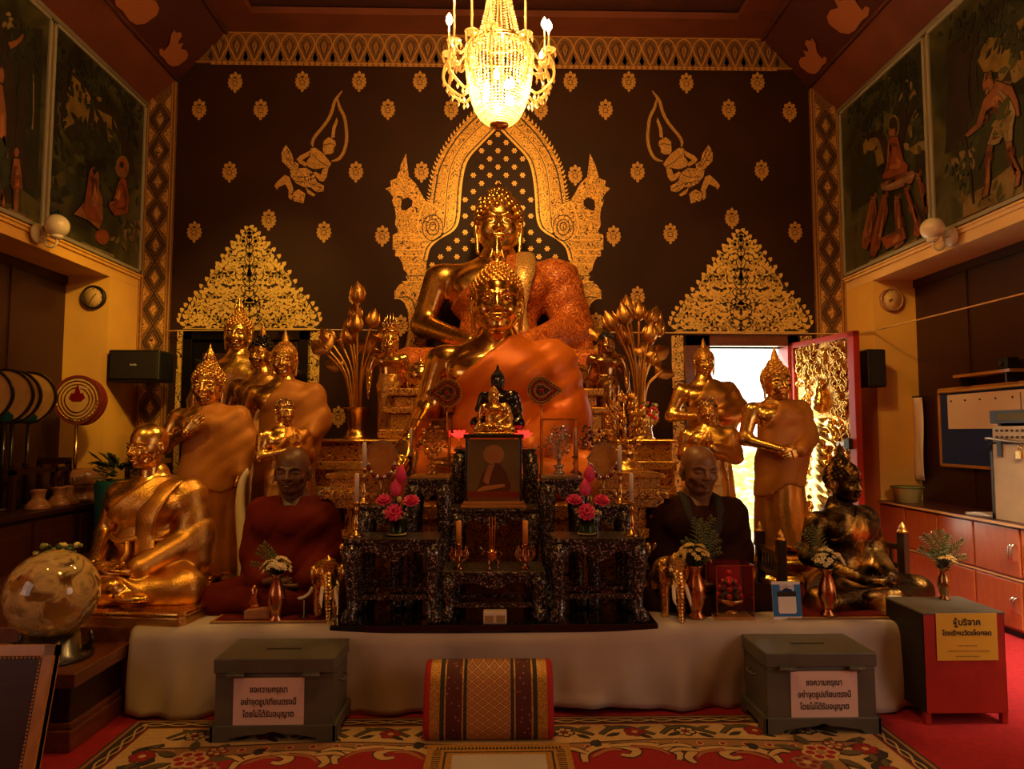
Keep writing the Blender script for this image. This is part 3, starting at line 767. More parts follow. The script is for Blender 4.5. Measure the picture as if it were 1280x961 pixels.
# the great arch
AO = [(622.5, 126), (594, 141), (577, 158), (563, 175), (551, 195), (543, 215), (539, 238), (537, 253)]
AN = [(533, 252), (527, 243), (520, 230), (511, 221), (509, 205), (507.5, 192), (501, 206), (496, 223), (488, 226), (489, 233), (481.7, 235.7), (487, 240), (492, 247), (490, 251), (494, 262), (495, 271), (494, 281), (498, 290), (491, 294), (491, 312), (494, 312), (494, 320), (498, 320), (503, 329), (505, 338), (510, 342), (507, 345.5), (510, 350), (499, 356), (493, 364), (493.5, 373), (499, 372), (506, 379), (510, 390), (511, 407), (508, 430), (502, 440), (495, 446), (506, 449), (517, 447), (533, 440)]
AI = [(533, 412), (533, 325), (537, 310), (548, 299), (566, 288), (573, 275), (575, 250), (577, 228), (581, 208), (588, 194), (603, 178), (622.5, 158)]
AH = [(501, 258), (502, 250), (510, 246), (516, 251), (515, 258), (507, 263), (502, 263)]
def both(L, mirror): return [(1245-x, y) for x, y in L] if mirror else L
m = MB()
for mi in (False, True):
    f = lambda L: wps(both(L, mi))
    m.prism(f(smooth_curve(AO, 3)+AN+AI), F0, F1, 0, [f(AH)])
    inner = smooth_curve(AI[1:], 4)
    m.ribbon(f(inner), .020, F0-.003, F0, 1); off = [(x-3.2, y-.5) for x, y in inner]; m.ribbon(f(off), .012, F0-.003, F0, 2); m.ribbon(f([(x-5, y-.8) for x, y in inner]), .012, F0-.003, F0, 1)
    mid = smooth_curve([(612, 148), (592, 166), (574, 187), (563, 210), (559, 235), (557, 260), (555, 285)], 4)
    m.ribbon(f(mid), .024, F0-.003, F0, 1); m.ribbon(f([(x+.2, y) for x, y in mid]), .010, F0-.005, F0-.003, 2)
    out = smooth_curve(AO[1:], 4); m.ribbon(f([(x+5, y+2) for x, y in out]), .016, F0-.003, F0, 2)
    for a in smooth_curve([(616, 156), (600, 166), (585, 184), (573, 205), (568, 228), (566, 252), (563, 274)], 3)[::1]:   # rosettes along the inner band
        p = wp(*both([a], mi)[0])
        m.ribbon([(p[0]+.034*math.cos(q*PI/5), p[1]+.034*math.sin(q*PI/5)) for q in range(10)], .010, F0-.003, F0, 1, True)
        m.prism([(p[0]+.014*math.cos(q*PI/3), p[1]+.014*math.sin(q*PI/3)) for q in range(6)], F0-.003, F0, 1)
    for i in range(len(out)-1):   # flame teeth along the outer edge
        a, b = out[i], out[i+1]; t = (b[0]-a[0], b[1]-a[1]); nl = math.hypot(*t); nx, ny = t[1]/nl, -t[0]/nl
        if nx > 0: nx, ny = -nx, -ny
        m.prism(f([a, ((a[0]+b[0])/2+nx*1.5, (a[1]+b[1])/2+ny*1.5), (a[0]+nx*4.5-t[0]*.3, a[1]+ny*4.5-t[1]*.3)]), F0-.001, F1, 1)
    for y in (294, 300, 312, 320, 330, 345, 352): m.ribbon(f([(495+(8 if y > 325 else 0), y), (532, y)]), .010, F0-.003, F0, 1 if y % 2 == 0 else 2)
    for c, r in (((541, 285), 13), ((541, 284), 8), ((541, 283), 4)):
        m.ribbon(f([(c[0]+r*math.cos(q*PI/8), c[1]+r*1.25*math.sin(q*PI/8)) for q in range(16)]), .011, F0-.003, F0, 2, True)
    m.ribbon(f(smooth_curve([(531, 252), (525, 268), (522, 284), (528, 296), (541, 301), (553, 294), (557, 280), (551, 265), (540, 256), (533, 252)], 3)), .013, F0-.003, F0, 1)
    m.ribbon(f(smooth_curve([(499, 372), (512, 372), (519, 385), (522, 405), (519, 430)], 3)), .012, F0-.003, F0, 2)
    m.ribbon(f(smooth_curve([(493, 373), (501, 374), (509, 382), (513, 395), (513, 412), (510, 432)], 3)), .010, F0-.003, F0, 1)
m.build('gilded_arch', ['stencil_arch', 'stencil_line', 'stencil_dark'], wall_back)
# small star flowers inside the arch
star0 = None
def in_arch(x, y):
    lim = np.interp(y, [165, 178, 194, 208, 228, 250, 275, 288, 299, 310, 325, 440], [617, 604, 589, 582, 578, 576, 574, 567, 549, 538, 534, 534])
    return lim+5 < x < 1245-lim-5
stars = []
for r in range(28):
    y = 168+r*10.2
    for c in range(-5, 6):
        x = 622.5+c*20.5+(10.2 if r % 2 else 0)
        if not in_arch(x, y): continue
        if y > 232 and abs(x-626) < 24+max(0, y-300)*.5: continue
        if y > 330 and 560 < x < 690: continue
        if y > 415: continue
        stars.append((x, y))
for x, y in stars:
    p = W(x, y, YB)
    if star0 is None:
        m = MB()
        for k in range(6):
            a = k*PI/3; ca, sa = math.cos(a), math.sin(a)
            m.prism([(ca*.006, sa*.006), (ca*.022-sa*.010, sa*.022+ca*.010), (ca*.034, sa*.034), (ca*.022+sa*.010, sa*.022-ca*.010)], -.004, 0)
        m.prism([(.008*math.cos(k*PI/3), .008*math.sin(k*PI/3)) for k in range(6)], -.005, 0)
        star0 = m.build('star_flower', ['stencil_line'], wall_back); star0.location = (p.x, YB, p.z)
    else:
        c = star0.copy(); COL.objects.link(c); c.parent = wall_back; c.location = (p.x, YB, p.z)
# leafy rosettes
RS = [(294,104),(378,103),(449,103),(525,103),(249,138),(326,138),(485,138),(564,138),(676,138),(713,103),(786,103),(757,138),(858,105),(947,104),(911,138),(987,141),(287,216),(445,216),(527,216),(719,220),(797,216),(952,214),(243,291),(336,276),(405,291),(478,296),(767,296),(838,293),(915,274),(994,291),(501,408),(797,372),(745,405),(445,372),(423,522),(815,522)]
m = MB(); k = .0089
def leafp(cx, cz, a, l, w):
    ca, sa = math.cos(a), math.sin(a); q = [(0, 0), (.35*l, w*.5), (.7*l, w*.42), (l, 0), (.7*l, -w*.42), (.35*l, -w*.5)]
    return [(cx+ca*x-sa*z, cz+sa*x+ca*z) for x, z in q]
for i in range(12):
    a = PI/2+i*PI/6; R = 8.2+4.2*max(0, math.cos(i*PI/6))**3
    m.prism(leafp(math.cos(a)*R*.55*k, math.sin(a)*R*.62*k, a, R*.62*k, 4.6*k), -.004, 0, 0)
for i in range(8):
    a = i*PI/4+.2; m.prism(leafp(math.cos(a)*3*k, math.sin(a)*3.2*k, a+.5, 4.2*k, 3.6*k), -.005, 0, 0)
for i in range(5):
    a = PI/2+i*2*PI/5; m.prism(leafp(0, 0, a, 3*k, 2.6*k), -.005, 0, 0)
for a, R in ((PI/2, 10.5), (PI/2+.35, 9), (PI/2-.35, 9), (-PI/2, 9.5)): m.prism(leafp(math.cos(a)*R*.8*k, math.sin(a)*R*.8*k, a, 5.5*k, 4*k), -.004, 0, 0)
ros0 = m.build('gilded_rosette', ['stencil_plain'], wall_back)
for i, (x, y) in enumerate(RS):
    p = W(x, y, YB); c = ros0 if i == 0 else ros0.copy()
    if i: COL.objects.link(c); c.parent = wall_back
    c.location = (p.x, YB, p.z)
# flying angels
def angel(mirror):
    q = lambda L: wps([((1243-(335+x/6.2)) if mirror else 335+x/6.2, 105+y/6.2) for x, y in L])
    m = MB()
    for L, mt in (([(490,420),(500,340),(533,260),(542,290),(522,350),(517,412)], 0), ([(425,520),(430,445),(470,412),(520,440),(527,470),(508,500),(510,530),(480,545),(440,545)], 0),
        ([(330,500),(370,495),(430,540),(470,590),(490,620),(470,650),(420,650),(370,665),(310,640),(300,600),(330,560)], 0), ([(330,515),(250,555),(222,585),(240,610),(290,640),(310,620),(265,590),(320,555)], 0),
        ([(470,640),(455,720),(430,755),(400,750),(345,690),(370,680),(410,705),(425,660)], 0), ([(170,670),(230,655),(300,650),(350,690),(380,760),(435,790),(430,830),(380,840),(330,800),(280,800),(220,770),(180,720)], 1),
        ([(140,470),(185,540),(200,600),(240,620),(230,665),(170,660),(110,600),(105,540),(122,500)], 1), ([(50,790),(70,760),(130,705),(165,720),(190,790),(200,830),(170,840),(135,775),(80,800),(70,820)], 0),
        ([(180,850),(240,815),(290,850),(275,925),(200,905)], 1), ([(290,800),(330,830),(370,860),(350,870),(310,850)], 0), ([(160,830),(200,840),(180,900),(160,880)], 0)):
        m.prism(q(L), F0, F1, mt)
    for L, w in (([(350,490),(345,450),(370,400),(420,340),(470,270),(500,200),(520,130),(575,55)], .034), ([(540,110),(555,180),(590,250),(605,330),(610,430),(590,520),(550,580),(490,600)], .034)):
        c = q(smooth_curve(L, 4)); m.ribbon(c, [w*min(1, .3+.2*min(i, len(c)-1-i)) for i in range(len(c))], F0, F1, 0); m.ribbon(c, .013, F0-.003, F0, 2)
        m.ribbon(c, .006, F0-.004, F0-.003, 3)
    for L in ([(120,520),(165,600),(210,650)], [(150,500),(180,580),(225,640)], [(430,475),(480,465),(520,470)], [(340,540),(400,600),(470,640)], [(360,690),(300,720),(200,720)], [(300,660),(400,660)], [(200,750),(320,770),(420,810)]):
        m.ribbon(q(smooth_curve(L, 4)), .007, F0-.003, F0, 2)
    return m.build('gilded_angel', ['stencil_plain', 'stencil_band', 'stencil_dark', 'stencil_line'], wall_back)
angel(False); angel(True)
# leafy gables over the two doors
M['gable_leaf'] = plain('gable_leaf', (.98, .62, .15), .45, .35, var=(30, (.8, .46, .10), .4, .65))
GL = [(312, 284), (320, 291), (332, 303), (345, 318), (358, 337), (372, 360), (388, 378), (397, 392), (400, 404), (396, 412), (228, 412), (224, 404), (227, 392), (236, 379), (250, 363), (264, 345), (277, 325), (289, 308), (302, 293)]
for dx, dy in ((0, 0), (614, 4)):
    q = lambda L: wps([(x+dx, y+dy) for x, y in L])
    m = MB(); m.prism(q(GL), F0, F1, 1); rr = random.Random(21)
    def ingab(x, y): return 287 < y < 409 and abs(x-312) < np.interp(y, [284, 291, 303, 318, 337, 360, 378, 392, 404, 412], [0, 7, 19, 32, 45, 59, 75, 84, 87, 84])-3
    put = []
    for i in range(5200):   # mirrored leaf and flower sprays, packed close
        x, y = rr.uniform(312, 399), rr.uniform(288, 409)
        if not ingab(x, y) or any((x-a)**2+(y-b)**2 < 21 for a, b in put): continue
        put.append((x, y))
        a = math.atan2(345-y, x-312)*.6+.9+rr.uniform(-1.0, 1.0); l = rr.uniform(8.0, 11.0)*.0089; kd = rr.random()
        for s in (1, -1):
            p = wp(312+s*(x-312)+dx, y+dy); aa = a if s > 0 else PI-a
            if kd < .18:
                for t in range(5): m.prism(leafp(p[0], p[1], aa+t*2*PI/5, l*.52, l*.42), F0-.002, F0, 0)
            else:
                m.prism(leafp(p[0]-.45*l*math.cos(aa), p[1]-.45*l*math.sin(aa), aa, l, l*.52), F0-.002, F0, 0)
                m.prism(leafp(p[0]-.3*l*math.cos(aa), p[1]-.3*l*math.sin(aa), aa+s*1.1, l*.62, l*.36), F0-.0015, F0, 0)
    L = len(GL)
    for i in range(L):   # leaf tips all along the slopes
        a, b = GL[i], GL[(i+1) % L]
        if a[1] > 403 and b[1] > 403: continue
        for t in (.2, .7):
            cx, cy = a[0]+(b[0]-a[0])*t, a[1]+(b[1]-a[1])*t; p = wp(cx+dx, cy+dy); nx = 1 if cx > 312 else -1
            m.prism(leafp(p[0]-nx*.02, p[1]-.015, (PI/2-nx*.75), .075, .05), F0+.0005, F1, 2)
    for i in range(9):   # the double stem through the middle and its scrolls
        y = 300+i*12.5; w = 3+i*1.5
        for s in (-1, 1):
            m.ribbon(q(smooth_curve([(312, y+10), (312+s*w*.7, y+4), (312+s*w, y-3), (312+s*w*.5, y-7)], 3)), .012, F0-.003, F0, 1)
    m.ribbon(q([(229, 411), (395, 411)]), .012, F0-.003, F0, 2)
    m.build('gilded_gable', ['gable_leaf', 'stencil_dark', 'gable_leaf'], wall_back)
# carved dado between the doors
m = MB(); m.span((-2.25, YB-.10, .95), (1.98, YB, 1.12), 0); m.span((-2.25, YB-.06, 1.12), (1.98, YB, 1.40), 1); m.span((-2.25, YB-.12, 1.40), (1.98, YB, 1.48), 0); m.span((-2.25, YB-.04, 0), (1.98, YB, .95), 2)
struct(m.build('trim_3', ['carved_red_gold', 'carved_gold_fine', 'dark_red_wood'], bevel=.006))
# closed door on the clock-and-speaker side
def dframe(px0, px1, pxa, pxb, ytop, name):
    x0, x1, xa, xb = (W(p, 440, YB).x for p in (px0, px1, pxa, pxb)); zt = W(300, ytop, YB).z
    m = MB()
    for a, b in ((x0, xa), (xb, x1)): m.span((a, YB-.03, 0), (b, YB, zt), 1)
    return m, xa, xb, zt
m, xa, xb, zt = dframe(222, 400, 233, 388, 414, 'door_1')
m.span((xa-.09, YB-.05, zt), (xb+.09, YB, zt+.02), 0)
for a, b in ((xa, xa+.10), (xb-.10, xb)): m.span((a, YB-.10, 0), (b, YB, zt), 0)
m.span((xa, YB-.10, zt-.11), (xb, YB, zt), 0)
d1 = struct(m.build('door_1', ['black_gloss', 'stencil_gable'], bevel=.006)); xm = (xa+xb)/2
for a, b in ((xa+.10, xm-.005), (xm+.005, xb-.10)):
    m = MB(); m.span((a, YB-.06, 0), (b, YB-.01, zt-.11), 0)
    for z0, z1 in ((.5, 1.35), (1.45, zt-.25)): m.span((a+.10, YB-.065, z0), (b-.10, YB-.05, z1), 1)
    m.build('leaf', ['black_gloss', 'dark_red_wood'], d1, bevel=.008)
# open door
m, xa, xb, zt = dframe(839, 1014, 854, 1000, 418, 'door_2')
m.span((xa, YB-.08, 0), (DX0+.005, YB+.2, zt), 2); m.span((xa, YB-.08, DZ1), (DX1+.12, YB+.2, zt), 2); m.span((DX1-.005, YB-.08, 0), (DX1+.12, YB+.2, zt), 3); m.span((xa-.05, YB-.10, 0), (DX1+.12, YB+.2, DZ0), 2)
d2 = struct(m.build('door_2', ['black', 'stencil_gable', 'brown_wood', 'red_paint'], bevel=.005))
A = Vector((3.27, 7.74, 0)); B = Vector((3.47, 6.72, 0)); dl = (B-A); wl = dl.length; rz = math.atan2(dl.y, dl.x)
leaf_T = Matrix.Translation(A) @ Matrix.Rotation(rz, 4, 'Z')   # local x along the leaf, -y towards the room's middle
z0, z1 = .32, W(1070, 413, 6.72).z
m = MB(); m.span((0, 0, z0), (.07, .07, z1), 0); m.span((wl-.09, 0, z0), (wl, .07, z1), 0); m.span((0, 0, z0), (wl, .07, z0+.10), 0); m.span((0, 0, z1-.06), (wl, .07, z1), 0); m.span((.06, .03, z0+.08), (wl-.08, .06, z1-.05), 1)
lf = m.build('leaf', ['red_paint', 'carved_gold'], d2, bevel=.004); lf.matrix_local = leaf_T
m = MB(); rr = random.Random(4)
for i in range(420):   # flame scrolls in relief
    x = rr.uniform(.10, wl-.13); z = rr.uniform(z0+.15, z1-.12)
    if abs(x-.50) < .19 and z < 1.95 and rr.random() < .93: continue
    s = rr.choice((-1, 1)); h = rr.uniform(.05, .11); w = rr.uniform(.02, .04)
    m.tube(smooth_curve([(x, .022, z), (x+s*w, .012, z+h*.35), (x+s*w*.7, .006, z+h*.7), (x-s*w*.5, .014, z+h), (x-s*w*.2, .02, z+h*1.15)], 2), [.006, .011, .014, .014, .013, .011, .009, .006, .003], 5)
m.build('flame_carving', ['gold_bright'], lf)
m = MB(); g = Field((-.3, -.12, -.02), (.3, .06, 1.5), .016)   # guardian in relief
g.u(g.prof([(.0, .12, .05, 0, 0), (.3, .10, .05, 0, 0), (.62, .11, .06, 0, 0), (.8, .08, .05, 0, 0), (1.0, .13, .055, 0, 0), (1.08, .07, .04, 0, 0)]), .03)
g.u(g.ell((.0, -.01, 1.20), (.065, .055, .095)), .02); g.u(g.cone((0, 0, 1.26), (0, 0, 1.47), .05, .006), .03)
for s in (-1, 1):
    g.u(g.cone((s*.12, 0, 1.03), (s*.19, 0, .82), .038, .03), .02); g.u(g.cone((s*.19, 0, .82), (s*.05, -.05, .92), .03, .022), .02)
    g.u(g.cone((s*.10, 0, .45), (s*.24, 0, .10), .05, .015), .04)
g.d += .005*np.sin(g.z*70+g.x*40)
join_meshes([(*g.mesh(), Matrix.Translation((.50, .005, z0+.18)) @ Matrix.Diagonal((1.35, 1.3, 1.12, 1)), 0)], 'guardian_carving', ['gold_bright'], lf)
m = MB(); m.span((.62, -.03, 1.42), (.98, 0, 1.46), 0); m.span((.92, -.05, 1.39), (.99, 0, 1.49), 1); m.build('bolt', ['steel', 'black_metal'], lf)
# the garden beyond the door
m = MB(); m.span((-6, YB+.2, -.2), (14, 24, 0), 0); struct(m.build('ground_outside', ['outside']))
for i, (x, y, s) in enumerate(((4.2, 11.2, 1.1), (6.9, 13.4, 1.5), (4.5, 14.2, 1.1))):
    m = MB(); rr = random.Random(i)
    for k in range(260):
        a, b = rr.uniform(0, 2*PI), rr.uniform(0, PI*.62); q = s*rr.uniform(.75, 1.0)
        c = (q*math.sin(b)*math.cos(a), q*math.sin(b)*math.sin(a), q*math.cos(b)*.9+.3); m.sphere(c, (.10*s, .10*s, .05*s), 0, 6, 4)
    m.tube([(0, 0, 0), (0, 0, s)], .06, 6, 0)
    tag(m.build('garden_bush', ['bush'], None, loc=(x, y, 0)), 'sunlit bush in the garden, %s through the open doorway' % ('nearest the sill', 'largest', 'farthest off')[i], 'bush')

# ------------------------------------------------------------------ murals
for nm, col in (('sky', (.20, .115, .02)), ('pale', (.20, .13, .05)), ('skin', (.24, .08, .026)), ('orange', (.22, .045, .012)), ('trunk', (.022, .011, .005)), ('green', (.025, .03, .009)), ('white', (.28, .19, .09)), ('water', (.024, .034, .022)), ('pink', (.24, .09, .05)), ('darkhair', (.012, .008, .005)), ('mid', (.013, .016, .006)), ('fold', (.10, .022, .007)), ('light', (.36, .13, .04)), ('leafy', (.055, .06, .014))):
    M['mural_'+nm] = plain('mural_'+nm, col, .5, var=(7, tuple(c*.55 for c in col), .42, .68))
n = N('mural_ground'); f = n.noise(1.6, 8, dist=.6)
n.set('Base Color', n.ramp(f, (.38, (.008, .008, .004)), (.50, (.030, .032, .010)), (.58, (.075, .062, .020)), (.70, (.012, .012, .006)))); n.set('Roughness', .4); M['mural_ground'] = n.m
MUR = ['mural_ground', 'mural_sky', 'mural_pale', 'mural_skin', 'mural_orange', 'mural_trunk', 'mural_green', 'mural_white', 'mural_water', 'mural_pink', 'mural_darkhair', 'mural_mid', 'gilt_wood', 'mural_fold', 'mural_light', 'mural_leafy']
MI = {k.replace('mural_', ''): i for i, k in enumerate(MUR)}
def mural(s, y0, y1, label, shapes, conv, writing):
    """canvas on a side wall between depths y0 and y1; shapes in photograph coordinates dropped onto the wall plane"""
    X = s*(XW-.012)
    o = thing('mural_painting', label, 'painting', (s*XW, (y0+y1)/2, 3.30)); inv = Vector(o.location)
    def pt(p): q = WX(*conv(*p), X); return (min(max(q.y, y0+.045), y1-.045)-inv.y, min(max(q.z, 3.345), 5.165)-inv.z)
    m = MB(); m.span((-s*.002, y0-inv.y+.03, .03), (-s*.012, y1-inv.y-.03, 1.88), 0); d = .012
    rr = random.Random(int(y0*10)+s)
    for sh in shapes:
        d += .0006; k = sh[0]
        if k == 'p':
            m.prism([pt(p) for p in sh[2]], -s*d, -s*.005, MI[sh[1]], axis='x')
            P = sh[2]; gx, gy = sum(p[0] for p in P)/len(P), sum(p[1] for p in P)/len(P); sz = max(max(p[0] for p in P)-min(p[0] for p in P), max(p[1] for p in P)-min(p[1] for p in P))
            if sh[1] in ('orange', 'skin', 'white', 'pink'):   # painted folds and outlines
                m.ribbon([pt(p) for p in P], .008, -s*(d+.0003), -s*.005, MI['trunk'], True, axis='x')
                for t, nm in ((.62, 'fold'), (.34, 'light' if sh[1] != 'white' else 'fold')):
                    L = [(gx+(p[0]-gx)*t+rr.gauss(0, 1), gy+(p[1]-gy)*t) for p in P]; n0 = rr.randrange(len(L)); L = (L+L)[n0:n0+max(3, len(L)*2//3)]
                    c = smooth_curve(L, 3); w_ = .05 if sz > 60 else .022; m.ribbon([pt(p) for p in c], [w_*math.sin(PI*(i+.5)/len(c)) for i in range(len(c))], -s*(d+.0002), -s*.005, MI[nm], axis='x')
            elif sh[1] in ('mid', 'green', 'pale', 'sky', 'water'):   # dabs of neighbouring tones
                for _ in range(26):
                    a, b = rr.choice(P), rr.random()**.6; cx, cy = gx+(a[0]-gx)*b, gy+(a[1]-gy)*b; q = pt((cx, cy)); an = rr.uniform(0, PI); l = rr.uniform(.06, .16)
                    lf_ = leafp(q[0], q[1], an, l, l*.45)
                    if all(y0+.04 < p[0]+inv.y < y1-.04 and .04 < p[1] < 1.87 for p in lf_): m.prism(lf_, -s*(d+rr.uniform(.0001, .0004)), -s*.005, MI[rr.choice({'mid': ('green', 'mid', 'trunk'), 'green': ('mid', 'leafy', 'green'), 'pale': ('sky', 'pale', 'leafy'), 'sky': ('pale', 'sky', 'sky'), 'water': ('mid', 'water', 'green')}[sh[1]])], axis='x')
        elif k == 'r': c = smooth_curve(sh[2], 4); L = len(c); m.ribbon([pt(p) for p in c], [(sh[3][0]+(sh[3][1]-sh[3][0])*i/(L-1)) for i in range(L)], -s*d, -s*.005, MI[sh[1]], axis='x')
        elif k == 'c':
            m.prism([pt((sh[2][0]+sh[3]*math.cos(a*PI/9), sh[2][1]+sh[4]*math.sin(a*PI/9))) for a in range(18)], -s*d, -s*.005, MI[sh[1]], axis='x')
        elif k == 'l':   # sprays of leaves
            for _ in range(sh[4]):
                c = pt((sh[2][0]+rr.gauss(0, 1)*sh[3][0], sh[2][1]+rr.gauss(0, 1)*sh[3][1])); a = rr.uniform(-2.6, -.5); l = rr.uniform(.05, .11)
                q = leafp(c[0], c[1], a, l, l*.4)
                if all(y0+.04 < p[0]+inv.y < y1-.04 and .04 < p[1] < 1.87 for p in q): m.prism(q, -s*(d+rr.uniform(0, .001)), -s*.005, MI[sh[1]], axis='x')
    m.build('canvas', MUR, o)
    f = MB(); w = .035
    a, b, z0, z1 = y0-inv.y, y1-inv.y, 0, 1.91
    for p, q in (((a, z0), (b, z0+w)), ((a, z1-w), (b, z1)), ((a, z0), (a+w, z1)), ((b-w, z0), (b, z1))): f.span((0, p[0], p[1]), (-s*.03, q[0], q[1]), 0)
    f.build('frame', ['trim_grey'], o, bevel=.004)
    wr = MB()   # a line of small brush lettering, too small to read
    for i in range(22):
        q = pt((writing[0][0]+(writing[1][0]-writing[0][0])*i/21, writing[0][1]+(writing[1][1]-writing[0][1])*i/21))
        wr.ribbon([(q[0]-.012, q[1]-.012), (q[0]-.008, q[1]+.012), (q[0]+.006, q[1]+.010), (q[0]+.010, q[1]-.012)], .006, -s*.0225, -s*.012, 0, axis='x')
    wr.build('caption', ['mural_white'], o)
    return o
cl = lambda x, y: (x/2.784, y/2.784); cr = lambda x, y: (1050+x/2.787, y/2.787)
mural(-1, 6.12, 7.77, 'jungle mural of two kneeling orange-robed figures by a pond under a yellow sky', [
    ('p', 'sky', [(222, 450), (236, 320), (250, 245), (300, 300), (330, 350), (390, 390), (415, 430), (425, 560), (400, 520), (350, 440), (270, 420)]),
    ('p', 'water', [(140, 650), (300, 610), (295, 660), (180, 705), (140, 720)]), ('p', 'green', [(200, 470), (285, 560), (240, 590), (140, 590), (145, 520)]),
    ('p', 'mid', [(222, 460), (275, 425), (300, 450), (310, 490), (250, 500)]), ('p', 'trunk', [(305, 430), (318, 340), (328, 350), (326, 430)]),
    ('p', 'mid', [(300, 480), (330, 440), (350, 400), (372, 450), (380, 540), (330, 560), (290, 560)]), ('p', 'green', [(375, 540), (395, 470), (420, 480), (428, 560)]),
    ('r', 'trunk', [(432, 620), (430, 500), (400, 400), (340, 365), (300, 300), (240, 245)], (.16, .03)), ('r', 'trunk', [(450, 600), (455, 480), (470, 420)], (.14, .06)),
    ('p', 'trunk', [(165, 130), (180, 480), (195, 480), (200, 160)]), ('p', 'trunk', [(215, 180), (212, 430), (225, 400), (232, 200)]),
    ('l', 'mid', (300, 260), (60, 40), 60), ('l', 'mid', (200, 330), (22, 90), 50), ('l', 'mid', (440, 400), (30, 50), 50), ('l', 'green', (190, 160), (25, 25), 20), ('l', 'green', (330, 320), (60, 30), 24), ('l', 'green', (430, 640), (40, 60), 26),
    ('c', 'sky', (423, 582), 22, 40), ('c', 'orange', (423, 580), 17, 33), ('c', 'skin', (421, 600), 10, 19), ('c', 'darkhair', (420, 573), 7, 12), ('p', 'orange', [(405, 640), (418, 615), (436, 625), (446, 690), (440, 745), (395, 752), (372, 715), (392, 690)]),
    ('p', 'skin', [(372, 705), (400, 690), (410, 700), (380, 716)]), ('p', 'skin', [(310, 590), (322, 580), (340, 610), (340, 660), (352, 690), (355, 760), (340, 800), (300, 765), (250, 745), (300, 690)]), ('p', 'orange', [(305, 600), (315, 580), (322, 620), (312, 690), (350, 780), (300, 760), (285, 730)]), ('c', 'skin', (328, 605), 9, 17), ('p', 'darkhair', [(316, 590), (328, 578), (336, 592), (322, 612)]),
    ('c', 'orange', (352, 825), 22, 26), ('l', 'water', (180, 730), (18, 22), 16), ('l', 'pale', (450, 800), (20, 30), 20)], cl, ((285, 848), (390, 890)))
mural(-1, 4.3, 6.09, 'jungle mural with tall tree trunks and two standing half-clad figures', [
    ('p', 'mid', [(0, 100), (150, 100), (130, 700), (0, 600)]), ('r', 'trunk', [(15, 700), (30, 400), (10, 100)], (.2, .16)), ('r', 'sky', [(72, 640), (78, 480), (74, 340)], (.02, .015)), ('r', 'pale', [(112, 450), (116, 380), (116, 260)], (.02, .015)), ('r', 'trunk', [(100, 640), (70, 520), (80, 300), (76, 200)], (.12, .10)), ('l', 'mid', (70, 200), (40, 80), 60), ('l', 'green', (80, 120), (30, 30), 20), ('l', 'pale', (35, 60), (8, 10), 5),
    ('r', 'skin', [(30, 160), (60, 145), (80, 120)], (.05, .02)),
    ('c', 'skin', (3, 262), 9, 28), ('p', 'skin', [(-5, 290), (8, 300), (20, 400), (20, 470), (28, 540), (22, 560), (12, 500), (8, 560), (-5, 560)]), ('p', 'water', [(-5, 500), (14, 510), (18, 620), (6, 680), (-5, 660)]), ('p', 'skin', [(-4, 660), (6, 660), (18, 735), (0, 735)]),
    ('c', 'skin', (54, 530), 8, 16), ('p', 'skin', [(44, 550), (64, 552), (72, 600), (76, 660), (64, 660), (60, 735), (44, 735), (42, 660), (32, 640), (38, 590)]), ('p', 'orange', [(42, 610), (68, 612), (66, 660), (44, 655)])], cl, ((30, 742), (108, 778)))
